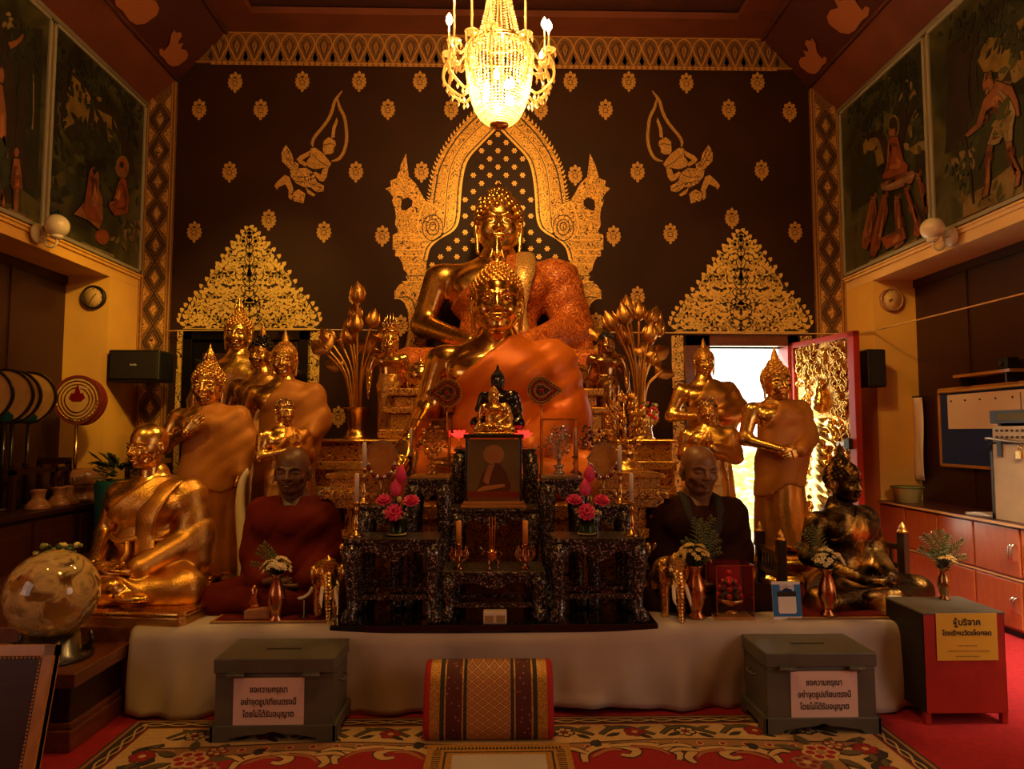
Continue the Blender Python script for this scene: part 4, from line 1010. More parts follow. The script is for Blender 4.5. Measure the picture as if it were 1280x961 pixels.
mural(1, 6.16, 7.77, 'mural of an orange-robed figure seated on a lotus under a tree above kneeling monks', [
    ('p', 'pale', [(225, 400), (290, 325), (340, 330), (320, 430), (245, 480)]), ('p', 'sky', [(80, 500), (130, 470), (165, 500), (160, 560), (90, 610)]), ('p', 'pale', [(240, 520), (300, 480), (360, 475), (368, 560), (340, 690), (310, 560)]), ('p', 'mid', [(40, 560), (120, 520), (140, 640), (110, 700), (40, 740)]), ('p', 'mid', [(260, 540), (310, 520), (340, 570), (330, 650), (270, 640)]), ('p', 'green', [(255, 430), (345, 330), (362, 330), (362, 470), (300, 470), (250, 510)]),
    ('r', 'trunk', [(200, 640), (195, 520), (215, 420), (215, 330)], (.30, .18)), ('r', 'trunk', [(225, 440), (260, 370), (295, 305)], (.12, .03)), ('r', 'trunk', [(170, 560), (140, 470), (85, 480)], (.14, .03)), ('r', 'trunk', [(345, 460), (345, 330)], (.03, .03)),
    ('l', 'mid', (180, 330), (70, 45), 80), ('l', 'green', (220, 310), (80, 45), 46), ('l', 'mid', (310, 250), (36, 50), 60), ('l', 'green', (300, 250), (40, 40), 24), ('l', 'mid', (90, 410), (35, 30), 40), ('l', 'pale', (250, 280), (60, 30), 8),
    ('c', 'pale', (189, 440), 19, 40), ('c', 'trunk', (189, 441), 16, 35), ('c', 'skin', (186, 458), 10, 20), ('c', 'darkhair', (186, 436), 9, 14), ('p', 'orange', [(172, 490), (184, 474), (206, 476), (216, 520), (226, 560), (242, 575), (236, 612), (190, 618), (155, 625), (150, 612), (162, 595)]), ('p', 'skin', [(170, 500), (180, 480), (184, 540), (168, 575)]),
    ('p', 'pink', [(146, 640), (200, 612), (258, 592), (268, 606), (255, 638), (200, 660), (152, 668)]), ('r', 'white', [(150, 655), (205, 638), (262, 610)], (.025, .025)),
    *[q for i, (a, b) in enumerate((((120, 690), (88, 865)), ((160, 685), (118, 890)), ((205, 690), (205, 870)), ((238, 660), (272, 820)), ((280, 610), (320, 770)))) for q in (
        ('c', 'skin', (a[0], a[1]-8), 8, 14), ('c', 'darkhair', (a[0]-1, a[1]-14), 7, 9), ('p', 'orange' if i % 2 else 'skin', [(a[0]-10, a[1]+6), (a[0]+9, a[1]+4), (a[0]+14, a[1]+50), (b[0]+20, b[1]-20), (b[0]+10, b[1]+6), (b[0]-10, b[1]), (b[0]-4, b[1]-50)]), ('p', 'orange', [(a[0]-2, a[1]+15), (a[0]+10, a[1]+10), (b[0]+26, b[1]-24), (b[0]+6, b[1]-6)]))],
    ('p', 'orange', [(150, 830), (230, 790), (240, 830), (170, 870)]), ('l', 'pale', (345, 650), (12, 12), 8)], cr, ((105, 925), (265, 858)))
mural(1, 4.4, 6.13, 'mural of a bent bearded old man in a white loincloth leaning on a stick', [
    ('p', 'sky', [(480, 210), (520, 150), (640, 60), (640, 240), (560, 250), (500, 250)]), ('p', 'water', [(520, 130), (560, 70), (640, 0), (640, 60), (560, 130)]), ('p', 'green', [(500, 330), (560, 320), (640, 330), (640, 560), (540, 600), (400, 600), (420, 420)]), ('p', 'pale', [(430, 690), (520, 640), (640, 540), (640, 690), (560, 740), (430, 770)]), ('p', 'pale', [(560, 280), (592, 228), (625, 280)]), ('p', 'trunk', [(566, 282), (592, 240), (600, 282)]),
    ('r', 'trunk', [(405, 520), (410, 330), (400, 140)], (.30, .22)), ('r', 'trunk', [(450, 430), (432, 330), (450, 180), (500, 60), (540, 20)], (.14, .06)), ('r', 'trunk', [(475, 380), (470, 220), (500, 150)], (.07, .03)), ('l', 'mid', (530, 60), (40, 40), 50), ('l', 'mid', (600, 130), (26, 26), 40), ('l', 'green', (600, 120), (30, 24), 24), ('l', 'mid', (440, 90), (30, 30), 40), ('l', 'pale', (430, 560), (26, 22), 26), ('l', 'green', (430, 560), (30, 26), 30),
    ('r', 'trunk', [(436, 470), (452, 560), (468, 710)], (.025, .02)), ('c', 'skin', (520, 292), 20, 38), ('p', 'white', [(502, 290), (508, 255), (530, 248), (540, 290), (534, 272), (516, 268)]), ('p', 'white', [(506, 310), (520, 306), (528, 330), (514, 348)]),
    ('p', 'skin', [(505, 345), (535, 310), (548, 280), (605, 300), (625, 350), (632, 400), (622, 410), (600, 345), (590, 380), (575, 405), (550, 385), (515, 385), (498, 440), (450, 478), (438, 470), (480, 430), (495, 380)]),
    ('p', 'white', [(545, 300), (600, 345), (618, 390), (608, 440), (606, 490), (580, 495), (575, 470), (560, 500), (530, 510), (518, 500), (548, 420), (575, 400), (585, 365)]), ('r', 'pale', [(560, 410), (540, 460), (528, 500)], (.015, .015)), ('r', 'pale', [(600, 400), (590, 440), (588, 485)], (.015, .015)), ('p', 'pale', [(566, 400), (580, 400), (576, 480), (566, 470)]),
    ('p', 'skin', [(520, 505), (540, 505), (530, 560), (528, 640), (522, 680), (498, 694), (512, 650), (508, 560)]), ('p', 'skin', [(582, 495), (605, 490), (610, 540), (638, 600), (630, 645), (612, 655), (622, 610), (595, 560)])], cr, ((418, 790), (522, 745)))
# ------------------------------------------------------------------ platforms and cloth
PZ = .46
m = MB(); m.span((-3.95, 4.09, 0), (2.87, YB-.0, PZ)); struct(m.build('floor_platform', ['brown_wood'], bevel=.004))
m = MB(); zt = .38
sx = W(95, 838, 3.56).x
m.span((-3.95, 3.61, 0), (sx-.05, 4.09, zt-.05), 1); m.span((-3.95, 3.55, zt-.07), (sx, 4.09, zt), 0); m.span((-3.95, 3.57, 0), (sx-.02, 4.09, .10), 2); m.span((-3.95, 3.595, .10), (sx-.035, 4.09, .13), 0)
struct(m.build('floor_step', ['brown_wood', 'dark_red_wood', 'brown_wood'], bevel=.006))
# white cloth over the platform edge
def cloth():
    X0, X1, n = -2.02, 2.79, 200; prof = [(4.75, PZ+.006), (4.3, PZ+.006), (4.09, PZ+.008), (4.055, PZ+.004), (4.035, PZ-.02)]+[(4.025-.0*k, PZ-.02-(PZ-.035)*k/14) for k in range(1, 15)]
    V = []; F = []; rr = random.Random(3); ph = [rr.uniform(0, 6) for _ in range(6)]
    for j, (y, z) in enumerate(prof):
        for i in range(n+1):
            x = X0+(X1-X0)*i/n; k = max(0, (PZ-z)/PZ)
            w = .018*math.sin(x*5.1+ph[0])+.016*math.sin(x*11.3+ph[1]+2*k)+.012*math.sin(x*23+ph[2]-3*k)+.006*math.sin(x*41+ph[3]+4*k)+.012*math.sin(x*3.1+k*4)
            if abs(x) > 1.0: w *= 1.6
            dz = -.035*math.exp(-(x/.85)**4) if j in (3, 4) else (-.03*math.exp(-(x/.85)**4)*(1-k) if j > 4 else 0)
            lift = (.014*math.sin(x*2.3+1)+.018*math.exp(-((x-.55)/.25)**2))*k if z < .1 else 0
            V.append((x, y+(w-.03)*k, z+dz+lift))
    for j in range(len(prof)-1):
        for i in range(n): a = j*(n+1)+i; F.append((a, a+1, a+n+2, a+n+1))
    m = MB(); m.add(V, F, 0, True); o = m.build('altar_cloth', ['cloth'])
    s = o.modifiers.new('thickness', 'SOLIDIFY'); s.thickness = .004; return o
tag(cloth(), 'plain white cloth hanging over the front edge of the altar platform', 'cloth')
def runner(px0, px1, yf, yb, lab):
    a, b = W(px0, 770, yf).x, W(px1, 770, yf).x; m = MB(); m.span((a, yf, PZ+.012), (b, yb, PZ+.018), 0); m.span((a+.02, yf+.03, PZ+.018), (b-.02, yb-.03, PZ+.022), 1)
    return tag(m.build('seat_mat', ['rug_tan', 'robe_red']), lab, 'mat')
runner(262, 408, 4.11, 5.0, 'dark red woven mat under the seated wax monk in the maroon robe')
runner(985, 1118, 4.12, 5.1, 'brown board mat under the blotchy gilt seated Buddha')

# ------------------------------------------------------------------ carved gilded altar of the two big images
def tiers(name, rows, mats, parent):
    """rows: (x0, x1, y0, y1, z0, z1, material)"""
    m = MB()
    for r in rows: m.span((r[0], r[2], r[4]), (r[1], r[3], r[5]), r[6])
    return m.build(name, mats, parent, bevel=.012)
alt = thing('carved_altar', 'stepped red and gilt carved altar base carrying the two great seated Buddhas', 'altar', (0, 6.4, PZ))
def T_(rows): return [(a, b, c-6.4, d-6.4, e-PZ, f-PZ, k) for a, b, c, d, e, f, k in rows]
CG = ['carved_gold', 'carved_red_gold', 'carved_gold_fine', 'gold', 'satin_orange']
tiers('upper_tier', T_([(-1.0, 1.0, 6.36, 7.62, PZ, 1.55, 1), (-1.06, 1.06, 6.34, 7.64, 1.50, 1.58, 0), (-.96, .96, 6.38, 7.62, 1.58, 1.72, 2), (-1.02, 1.02, 6.35, 7.63, 1.72, 1.78, 0), (-.92, .92, 6.40, 7.62, 1.78, 1.88, 1), (-.98, .98, 6.37, 7.62, 1.88, 1.95, 0)]), CG, alt)
tiers('lower_tier', T_([(-.98, .98, 5.17, 6.34, PZ, .92, 1), (-1.02, 1.02, 5.14, 6.34, .92, 1.03, 0)]), CG, alt)
for s in (-1, 1):
    a, b = sorted((s*.70, s*1.60))
    tiers('side_tier', T_([(a, b, 6.28, 7.2, PZ, 1.0, 1), (a, b+.0, 6.24, 7.2, 1.0, 1.08, 2), (a, b, 6.30, 7.2, 1.08, 1.22, 0), (a, b, 6.22, 7.2, 1.22, 1.30, 2), (a+.03, b-.03, 6.26, 7.2, 1.30, 1.46, 0), (a, b, 6.22, 7.2, 1.46, 1.49, 3)]), CG, alt)
    # stepped carved wing flanking the inlaid tables
    x1 = s*1.12
    m = MB()
    for (w, z0, z1, y0, k) in ((.28, PZ, .56, 4.62, 1), (.24, .56, .66, 4.66, 0), (.27, .66, .72, 4.63, 2), (.22, .72, .86, 4.68, 1), (.25, .86, .92, 4.65, 0), (.16, .92, 1.06, 4.70, 0), (.26, 1.06, 1.12, 4.63, 2), (.29, 1.12, 1.18, 4.60, 0), (.24, 1.18, 1.25, 4.66, 2), (.27, 1.25, 1.28, 4.64, 3)):
        m.span((x1-s*.45, y0-6.4, z0-PZ), (x1-s*.28+s*w, 5.12-6.4, z1-PZ), k)
    for i in range(8):
        m.sphere((x1-s*.06, 4.66-6.4+i*.058, 1.0-PZ), (.05, .03, .07), 0, 8, 6); m.sphere((x1-s*.03, 4.64-6.4+i*.06, .62-PZ), (.04, .03, .045), 0, 8, 6)
        m.sphere((x1-s*(.40-i*.055), 4.61-6.4, 1.15-PZ), (.022, .016, .03), 0, 8, 6); m.sphere((x1-s*(.38-i*.05), 4.62-6.4, .79-PZ), (.026, .02, .05), 0, 8, 6)
    m.build('carved_wing', CG, alt, bevel=.008)

# ------------------------------------------------------------------ statues
def place(px, py, Y): p = W(px, py, Y); return (p.x, p.y, p.z)
# the great seated Buddha
big = thing('buddha_statue', 'huge gold seated Buddha in orange brocade under the painted arch, highest of all', 'statue', place(623, 490, 7.2), 0, 2.06)
Tm = seated(big, ('gold', 'brocade'), hh=.305, h=.012, hhd=.016, shoulder=.305, knees=.47, fold=.004)
hair(big, Tm, 'gold', 'bud', n=190, r=.052, ush=.10)
m = MB(); c = smooth_curve([(.03, -.10, .66), (.10, -.17, .60), (.00, -.19, .50), (-.10, -.18, .42), (-.20, -.10, .40)], 5)
m = MB(); c = smooth_curve([(.13, -.03, .685), (.13, -.13, .60), (.105, -.160, .50), (.085, -.150, .38), (.10, -.18, .27), (.12, -.25, .21)], 6); m.tube(c, .052, 10, 0, True, None, .35); m.build('sash', ['sash'], big)
# the second, in front of it
sec = thing('buddha_statue', 'large gold seated Buddha in plain orange satin in front of the great one', 'statue', place(621, 614, 6.0), 0, 1.92)
Tm = seated(sec, ('gold_bright', 'satin_orange'), hh=.300, h=.012, hhd=.016, shoulder=.25, knees=.46, right='knee', fold=.0035)
hair(sec, Tm, 'gold_satin', 'flame', 'gold', n=420, r=.030, ush=.07)
# small pair on the shrine top
bb = thing('buddha_statue', 'small black lacquered Buddha right behind the small gold one', 'statue', place(622, 535, 5.02), 0, .40)
Tm = seated(bb, ('black_gloss', 'black_gloss'), hh=.30, h=.02, hhd=.035); hair(bb, Tm, 'black_gloss', 'cone', n=120, r=.05, ush=.12)
# left group
A1 = thing('buddha_statue', 'tall gold standing Buddha at the back before the closed door, one palm raised', 'statue', place(291, 676, 6.95), .05, 2.19)
Tm = standing(A1, ('gold', 'gold_satin'), {-1: ARM_DOWN(-1), 1: ARM_UP(1)}, hh=.155, h=.011); hair(A1, Tm, 'gold_satin', 'flame', 'gold', n=230); lotus_base(A1, .20, .05)
B2 = thing('buddha_statue', 'gold standing figure half hidden behind the praying one with a flared orange robe', 'statue', place(321, 668, 6.35), -.2, 1.74)
Tm = standing(B2, ('gold', 'gold_satin'), {-1: ARM_DOWN(-1), 1: ARM_DOWN(1)}, hh=.155); hair(B2, Tm, 'black_gloss', 'cone', 'gold_satin', n=140, ush=.15); lotus_base(B2, .20, .10)
B1 = thing('buddha_statue', 'gold standing Buddha with smooth hair and a stiff flared orange robe', 'statue', place(350, 690, 5.75), .10, 1.68)
Tm = standing(B1, ('gold', 'robe_cloth'), {-1: ARM_DOWN(-1), 1: ((.165, .0, .63), (.14, -.08, .56), (-.6, -.4, -.2), (0, 1, 0))}, hh=.16, cape=.215, hem=.36, flare=.05, fold=.0018); hair(B1, Tm, 'gold_satin', 'cone', n=500, r=.02, ush=.06); lotus_base(B1, .21, .06)
C1 = thing('buddha_statue', 'large gold standing Buddha with hand on chest behind the seated gold monk', 'statue', place(253, 724, 5.25), .04, 1.56)
Tm = standing(C1, ('gold', 'robe_cloth'), {-1: ARM_CHEST, 1: ((.18, .0, .62), (.18, -.05, .50), (.1, -.1, -1), (-1, 0, 0))}, hh=.185, h=.011, hhd=.02, hem=.40, cape=.235, flare=.06, fold=.0018); hair(C1, Tm, 'gold', 'flame', n=210, r=.05, ush=.12)
lotus_base(C1, .22, .055)
D1 = thing('disciple_statue', 'short gold disciple with palms together behind the maroon-robed wax monk', 'statue', place(352, 690, 5.12), .75, 1.09)
Tm = standing(D1, ('gold', 'gold_robe'), {-1: ARM_PRAY(-1), 1: ARM_PRAY(1)}, hh=.165); hair(D1, Tm, 'bronze', None, n=260, r=.035, ush=0); lotus_base(D1, .21, .10)
# right group
E1 = thing('buddha_statue', 'gold standing Buddha with smooth crown in front of the open doorway jamb', 'statue', place(884, 652, 6.6), .0, 1.62)
Tm = standing(E1, ('gold', 'gold_robe'), {-1: ((-.20, .0, .61), (-.06, -.13, .60), (.9, -.1, .1), (0, 1, .2)), 1: ((.21, .0, .64), (.05, -.14, .62), (-.9, -.1, .1), (0, 1, .2))}, hh=.155, cape=.20, flare=.05); hair(E1, Tm, 'gold_satin', 'cone', n=500, r=.02, ush=.06); lotus_base(E1, .21, .22)
D2 = thing('disciple_statue', 'short gold disciple with palms together behind the brown-robed wax monk', 'statue', place(888, 690, 5.6), -.25, 1.22)
Tm = standing(D2, ('gold', 'gold_satin'), {-1: ARM_PRAY(-1), 1: ARM_PRAY(1)}, hh=.165); hair(D2, Tm, 'bronze', None, n=260, r=.035, ush=0); lotus_base(D2, .21, .10)
G1 = thing('buddha_statue', 'gold standing Buddha with hands crossed low in front of the bright doorway', 'statue', place(976, 690, 5.30), .12, 1.41)
Tm = standing(G1, ('gold', 'robe_cloth'), {-1: ARM_BELLY(-1), 1: ((.175, .0, .61), (.05, -.14, .54), (-.9, -.1, -.3), (0, 1, 0))}, hh=.19, h=.011, hhd=.02, fold=.0018, hem=.34, cape=.20, flare=.04); hair(G1, Tm, 'gold_satin', 'cone', n=230, r=.045, ush=.16)
lotus_base(G1, .22, .14)
# seated life-size monks
J1 = thing('monk_statue', 'life-size gold seated old monk with shaven head on a low gold box', 'statue', place(181, 742, 4.60), -.12, 1.08)
seated(J1, ('gold', 'gold_satin'), head='monk', hh=.262, h=.010, hhd=.016, yaw=-.30, shoulder=.215, fold=.0022, knees=.42)
m = MB(); c = smooth_curve([(.155, .08, .60), (.155, -.01, .655), (.135, -.12, .58), (.105, -.17, .47), (.09, -.16, .36), (.11, -.19, .27)], 6); m.tube(c, .075, 12, 0, True, None, .22); m.build('folded_sash', ['gold_satin'], J1)
m = MB(); m.tube([(.20*math.cos(a*PI/16), .0+.15*math.sin(a*PI/16), .335+.01*math.cos(a)) for a in range(33)], .016, 8); m.tube([(-.01, -.155, .33), (0, -.165, .26), (.0, -.20, .20)], [.03, .035, .045], 8, 0, True, None, .5); m.build('waistband', ['gold_satin'], J1)
m = MB(); m.prism([(-.47, -.45), (-.50, -.42), (-.50, .24), (-.47, .27), (.47, .27), (.50, .24), (.50, -.42), (.47, -.45)], -.150, -.012, 0, axis='z')
m.prism([(-.48, -.46), (-.51, -.43), (-.51, .25), (-.48, .28), (.48, .28), (.51, .25), (.51, -.43), (.48, -.46)], -.012, .012, 1, axis='z'); m.build('pedestal', ['gold_satin', 'gold'], J1, bevel=.01)
I1 = thing('monk_statue', 'dark wax monk seated in a maroon robe beside the inlaid tables', 'statue', place(363, 757, 4.62), .06, 1.01)
seated(I1, ('skin_dark', 'robe_red'), head='monk', hh=.292, h=.011, hhd=.018, cover='both', shoulder=.20, fold=.0025, yaw=-.05, feet=False)
m = MB(); m.sphere((0, .0, .52), (.16, .165, .14), 0, 16, 10); m.build('undershirt', ['robe_red'], I1)
H1 = thing('monk_statue', 'dark wax monk seated in a blackish brown robe beside the red flower case', 'statue', place(876, 762, 4.66), .0, 1.07)
seated(H1, ('skin_tan', 'robe_brown'), head='monk', hh=.295, h=.011, hhd=.018, cover='both', shoulder=.215, yaw=.10, feet=False, fold=.003, knees=.37)
m = MB()
for s in (-1, 1): m.tube(smooth_curve([(s*.085, .07, .70), (s*.10, -.04, .675), (s*.09, -.12, .58), (s*.03, -.185, .46), (s*-.01, -.20, .40)], 4), .030, 8, 0, True, None, .5)
m.build('collar', ['robe_black'], H1)
m = MB(); m.sphere((0, .0, .52), (.16, .165, .14), 0, 16, 10); m.build('undershirt', ['robe_brown'], H1)
K1 = thing('buddha_statue', 'seated Buddha patched with peeling gold leaf before the chair rail', 'statue', place(1059, 752, 4.66), .38, .91)
Tm = seated(K1, ('gold_leafed', 'gold_leafed'), hh=.285, h=.012, hhd=.018, shoulder=.24, knees=.52, cover='left', fold=.002, yaw=.1); hair(K1, Tm, 'gold_leafed', 'cone', n=230, r=.05, ush=.14)
m = MB(); m.lathe([(.56, 0), (.58, .03), (.54, .06), (.55, .10), (.52, .115)], 40, (0, -.08, -.115), 0, True, None, None, .72); m.build('pedestal', ['gold_leafed'], K1)
# slender crowned pair beside the lotus bouquets
for (px, Yq, lab, mats, hm, fin) in ((486, 6.55, 'metre-high crowned gold Buddha standing beside the bouquet nearest the closed door', ('gold_bright', 'carved_gold_fine'), 'gold', 'flame'), (759, 6.55, 'metre-high bronze Buddha with black hair standing beside the bouquet nearest the open door', ('bronze', 'bronze'), 'black_gloss', None)):
    o = thing('buddha_statue', lab, 'statue', place(px, 549, Yq), .0, 1.0)
    Tm = standing(o, mats, {-1: ARM_DOWN(-1), 1: ARM_DOWN(1)}, hh=.20, cover='none', h=.011, flare=-.01); hair(o, Tm, hm, fin, n=180, ush=.16 if fin else .06)
    if fin: 
        m = MB()
        for k in range(7): a = math.pi*(k+.5)/7; m.tube([(.055*math.cos(a), .0, 1.03+.0*k), (.075*math.cos(a), .0, 1.06+.05*math.sin(a)), (.05*math.cos(a), 0, 1.10+.09*math.sin(a))], [.012, .010, .002], 6)
        m.lathe([(.082, 0), (.088, .015), (.080, .03)], 20, (0, .01, .985), 0); m.build('crown', ['gold_bright'], o)
    lotus_base(o, .18, .05)
# ------------------------------------------------------------------ inlaid lacquer tables
m = MB(); m.span((-.93, 4.045, PZ-.035), (.92, 5.05, PZ+.012)); tag(m.build('plinth_board', ['black_gloss'], bevel=.006), 'low black lacquer board under all the inlaid altar tables', 'board')
BZ = PZ+.012
def inlaid_table(lab, x0, x1, yf, yb, z0, z1, shelf=True, grp=None):
    w, d, h = x1-x0, yb-yf, z1-z0; o = thing('altar_table', lab, 'table', ((x0+x1)/2, (yf+yb)/2, z0), group=grp)
    m = MB(); m.span((-w/2, -d/2, h-.022), (w/2, d/2, h)); m.span((-w/2+.012, -d/2+.012, h-.04), (w/2-.012, d/2-.012, h-.022)); m.build('tabletop', ['mother_of_pearl'], o, bevel=.005)
    m = MB(); n = 24; ap = min(.11, h*.26)
    for y in (-d/2+.018, d/2-.034):
        up = [(-w/2+.02+(w-.04)*i/n, h-.04) for i in range(n+1)]
        lo = [(-w/2+.02+(w-.04)*i/n, h-.04-ap*(.55+.25*math.cos(4*PI*(i/n-.5))+.35*max(0, abs(2*i/n-1)-.72)/.28)) for i in range(n+1)]
        m.prism(up+lo[::-1], y, y+.016)
    for s in (-1, 1): m.span((s*(w/2-.034), -d/2+.03, h-.04-ap*.6), (s*(w/2-.018), d/2-.03, h-.04))
    m.build('apron', ['mother_of_pearl'], o)
    for sx in (-1, 1):
        for sy in (-1, 1):
            X, Yy = sx*(w/2-.042), sy*(d/2-.042); q = Vector((sx, sy, 0)).normalized()
            pts = [(X, Yy, h-.04), (X+q.x*.012, Yy+q.y*.012, h-.04-h*.10), (X+q.x*.012, Yy+q.y*.012, h*.62), (X, Yy, h*.36), (X-q.x*.004, Yy-q.y*.004, h*.17), (X+q.x*.018, Yy+q.y*.018, .045), (X+q.x*.022, Yy+q.y*.022, .018), (X+q.x*.02, Yy+q.y*.02, 0)]
            mm = MB(); mm.tube(pts, [.050, .052, .040, .032, .032, .044, .046, .036], 8); mm.build('leg', ['mother_of_pearl'], o)
    if shelf:
        m = MB(); zz = min(.14, h*.3)
        for y in (-d/2+.05, d/2-.05): m.span((-w/2+.05, y-.012, zz-.012), (w/2-.05, y+.012, zz+.012))
        for x in (-w/2+.05, w/2-.05): m.span((x-.012, -d/2+.05, zz-.012), (x+.012, d/2-.05, zz+.012))
        m.build('stretcher', ['mother_of_pearl'], o)
    return o
XA = lambda px, Y: W(px, 600, Y).x
for s, lab in ((-1, 'on the maroon monk side'), (1, 'on the brown monk side')):
    def xr(a, b): return sorted((s*abs(a), s*abs(b)))
    inlaid_table('front pearl-inlaid black table '+lab+', lotus vase on its top', *xr(.325, .86), 4.06, 4.36, BZ, .945)
    inlaid_table('pearl-inlaid black table '+lab+' carrying a glass tree case', *xr(.29, .56), 4.40, 4.80, BZ, 1.262)
    inlaid_table('small pearl-inlaid black side table '+lab+', a tall candle on it', *xr(.575, .84), 4.385, 4.60, BZ, 1.10)
inlaid_table('lowest middle pearl-inlaid table holding the incense pot and amber candles', -.31, .285, 4.10, 4.44, BZ, .752)
inlaid_table('middle pearl-inlaid table under the glass case with the monk picture', -.285, .27, 4.46, 4.78, BZ, 1.075, False)
inlaid_table('highest middle pearl-inlaid table behind the glass case, black Buddha on it', -.285, .275, 4.80, 5.12, BZ, 1.442, False)

# ------------------------------------------------------------------ things on the tables
for x, lab in ((-.70, 'lidded gold alms bowl at the great Buddha knee, crowned gold Buddha side'), (.72, 'lidded gold alms bowl at the great Buddha knee, black-haired bronze Buddha side')):
    o = thing('alms_bowl', lab, 'bowl', (x, 6.52, 1.95)); m = MB(); m.lathe([(.07, 0), (.08, .015), (.05, .03), (.10, .05), (.138, .10), (.142, .14), (.12, .19), (.115, .195)], 28); m.build('bowl', ['gold_bright'], o); m = MB(); m.lathe([(.122, .192), (.10, .225), (.05, .25), (.018, .262), (.022, .275), (.0, .29)], 28); m.build('lid', ['gold_bright'], o)
# glass case with the monk's picture
p = W(617, 625, 4.52)
o = thing('display_case', 'dark framed glass case with a picture of a seated monk inside', 'display case', (p.x, 4.62, 1.075))
w, h, d = .345, .44, .24
m = MB()
for sx in (-1, 1):
    for sy in (-1, 1): m.span((sx*w/2-.008, sy*d/2-.008, .04), (sx*w/2+.008, sy*d/2+.008, h))
m.span((-w/2-.02, -d/2-.02, h), (w/2+.02, d/2+.02, h+.025)); m.build('frame', ['black_wood'], o, bevel=.003)
m = MB(); m.span((-w/2-.035, -d/2-.03, 0), (w/2+.035, d/2+.03, .018)); m.span((-w/2-.02, -d/2-.015, .018), (w/2+.02, d/2+.015, .04)); m.build('base', ['gilt_wood'], o, bevel=.005)
m = MB(); m.span((-w/2, -d/2-.002, .04), (w/2, -d/2, h)); m.span((-w/2-.001, -d/2, .04), (-w/2+.001, d/2, h)); m.span((w/2-.001, -d/2, .04), (w/2+.001, d/2, h)); m.build('pane', ['case_glass'], o)
m = MB(); q = lambda L: [(x*w, .05+z*(h-.06)) for x, z in L]
for nm, c in (('pic_bg', (.32, .24, .07)), ('pic_gold', (.85, .42, .10)), ('pic_skin', (.85, .38, .11)), ('pic_robe', (.16, .045, .014)), ('pic_red', (.42, .03, .015))): M[nm] = plain(nm, c, .5)
m.prism(q([(-.5, 0), (.5, 0), (.5, 1), (-.5, 1)]), .02, .03, 0)
m.prism(q([(-.5, .0), (.5, 0), (.5, .10), (-.5, .12)]), .016, .021, 4)
m.prism(q([(.0+.20*math.cos(a*PI/8), .74+.17*math.sin(a*PI/8)) for a in range(16)]), .017, .021, 1)
m.prism(q([(-.10, .55), (-.22, .40), (-.28, .22), (-.34, .12), (.30, .10), (.33, .20), (.24, .42), (.14, .56), (.05, .60)]), .014, .020, 3)
m.prism(q([(-.10, .56), (-.16, .44), (-.20, .28), (-.10, .22), (-.05, .40), (.02, .58)]), .012, .018, 2); m.prism(q([(.0+.075*math.cos(a*PI/8), .70+.095*math.sin(a*PI/8)) for a in range(16)]), .011, .018, 2)
m.prism(q([(-.20, .20), (.20, .24), (.22, .19), (.0, .15), (-.30, .10), (-.32, .13)]), .010, .018, 2)
m.build('picture', ['pic_bg', 'pic_gold', 'pic_skin', 'pic_robe', 'pic_red'], o)
# small gold Buddha on the case
sg = thing('buddha_statue', 'small gold Buddha seated on top of the picture case', 'statue', (p.x, 4.64, 1.075+h+.025+.012), 0, .285)
Tm = seated(sg, ('gold_bright', 'gold'), hh=.30, h=.02, hhd=.035, right='knee'); hair(sg, Tm, 'gold', 'bud', n=120, r=.05, ush=.12)
m = MB(); m.span((-.46, -.44, -.04), (.46, .26, .0)); m.build('pedestal', ['gold'], sg, bevel=.02)
# glass cases with little bodhi trees
def tree_case(px, lab, tm, wm):
    o = thing('tree_case', lab, 'display case', (XA(px, 4.55), 4.58, 1.262)); w, d, h = .225, .20, .375; m = MB()
    for sx in (-1, 1):
        for sy in (-1, 1): m.span((sx*w/2-.003, sy*d/2-.003, .02), (sx*w/2+.003, sy*d/2+.003, h))
        m.span((sx*w/2-.003, -d/2, h-.006), (sx*w/2+.003, d/2, h)); m.span((-w/2, sx*d/2-.003, h-.006), (w/2, sx*d/2+.003, h))
    m.build('frame', ['brass'], o); m = MB(); m.span((-w/2-.01, -d/2-.01, 0), (w/2+.01, d/2+.01, .02)); m.build('base', [wm], o, bevel=.003)
    m = MB(); m.span((-w/2, -d/2-.001, .02), (w/2, -d/2, h)); m.span((-w/2, -d/2, h), (w/2, d/2, h+.002)); m.span((-w/2-.001, -d/2, .02), (-w/2, d/2, h)); m.span((w/2, -d/2, .02), (w/2+.001, d/2, h)); m.build('pane', ['case_glass'], o)
    m = MB(); m.lathe([(.035, .02), (.04, .03), (.02, .045), (.025, .06), (.038, .075), (.03, .08)], 16); m.tube([(0, 0, .07), (.005, 0, .14), (0, 0, .22)], [.012, .009, .005], 6)
    rr = random.Random(px)
    for i in range(14):
        a = rr.uniform(0, 2*PI); z = rr.uniform(.13, .3); m.tube([(0, 0, z-.04), (.04*math.cos(a), .04*math.sin(a), z), (.075*math.cos(a), .07*math.sin(a), z+.02)], [.004, .003, .001], 5)
    for i in range(230):
        a, b = rr.uniform(0, 2*PI), rr.uniform(-1, 1); q = math.sqrt(1-b*b); k = rr.uniform(.55, 1)
        c = Vector((.092*k*q*math.cos(a), .082*k*q*math.sin(a), .225+.115*k*b)); t = Vector((rr.gauss(0, 1), rr.gauss(0, 1), rr.gauss(0, 1))).normalized(); u = t.orthogonal().normalized(); v = t.cross(u)
        s = .011; m.add([tuple(c+u*s), tuple(c+v*s*.8), tuple(c-u*s), tuple(c-v*s*.8), tuple(c+t*.002), tuple(c-t*.002)], [(0, 1, 4), (1, 2, 4), (2, 3, 4), (3, 0, 4), (1, 0, 5), (2, 1, 5), (3, 2, 5), (0, 3, 5)], 0)
    m.build('ornamental_tree', [tm], o); return o
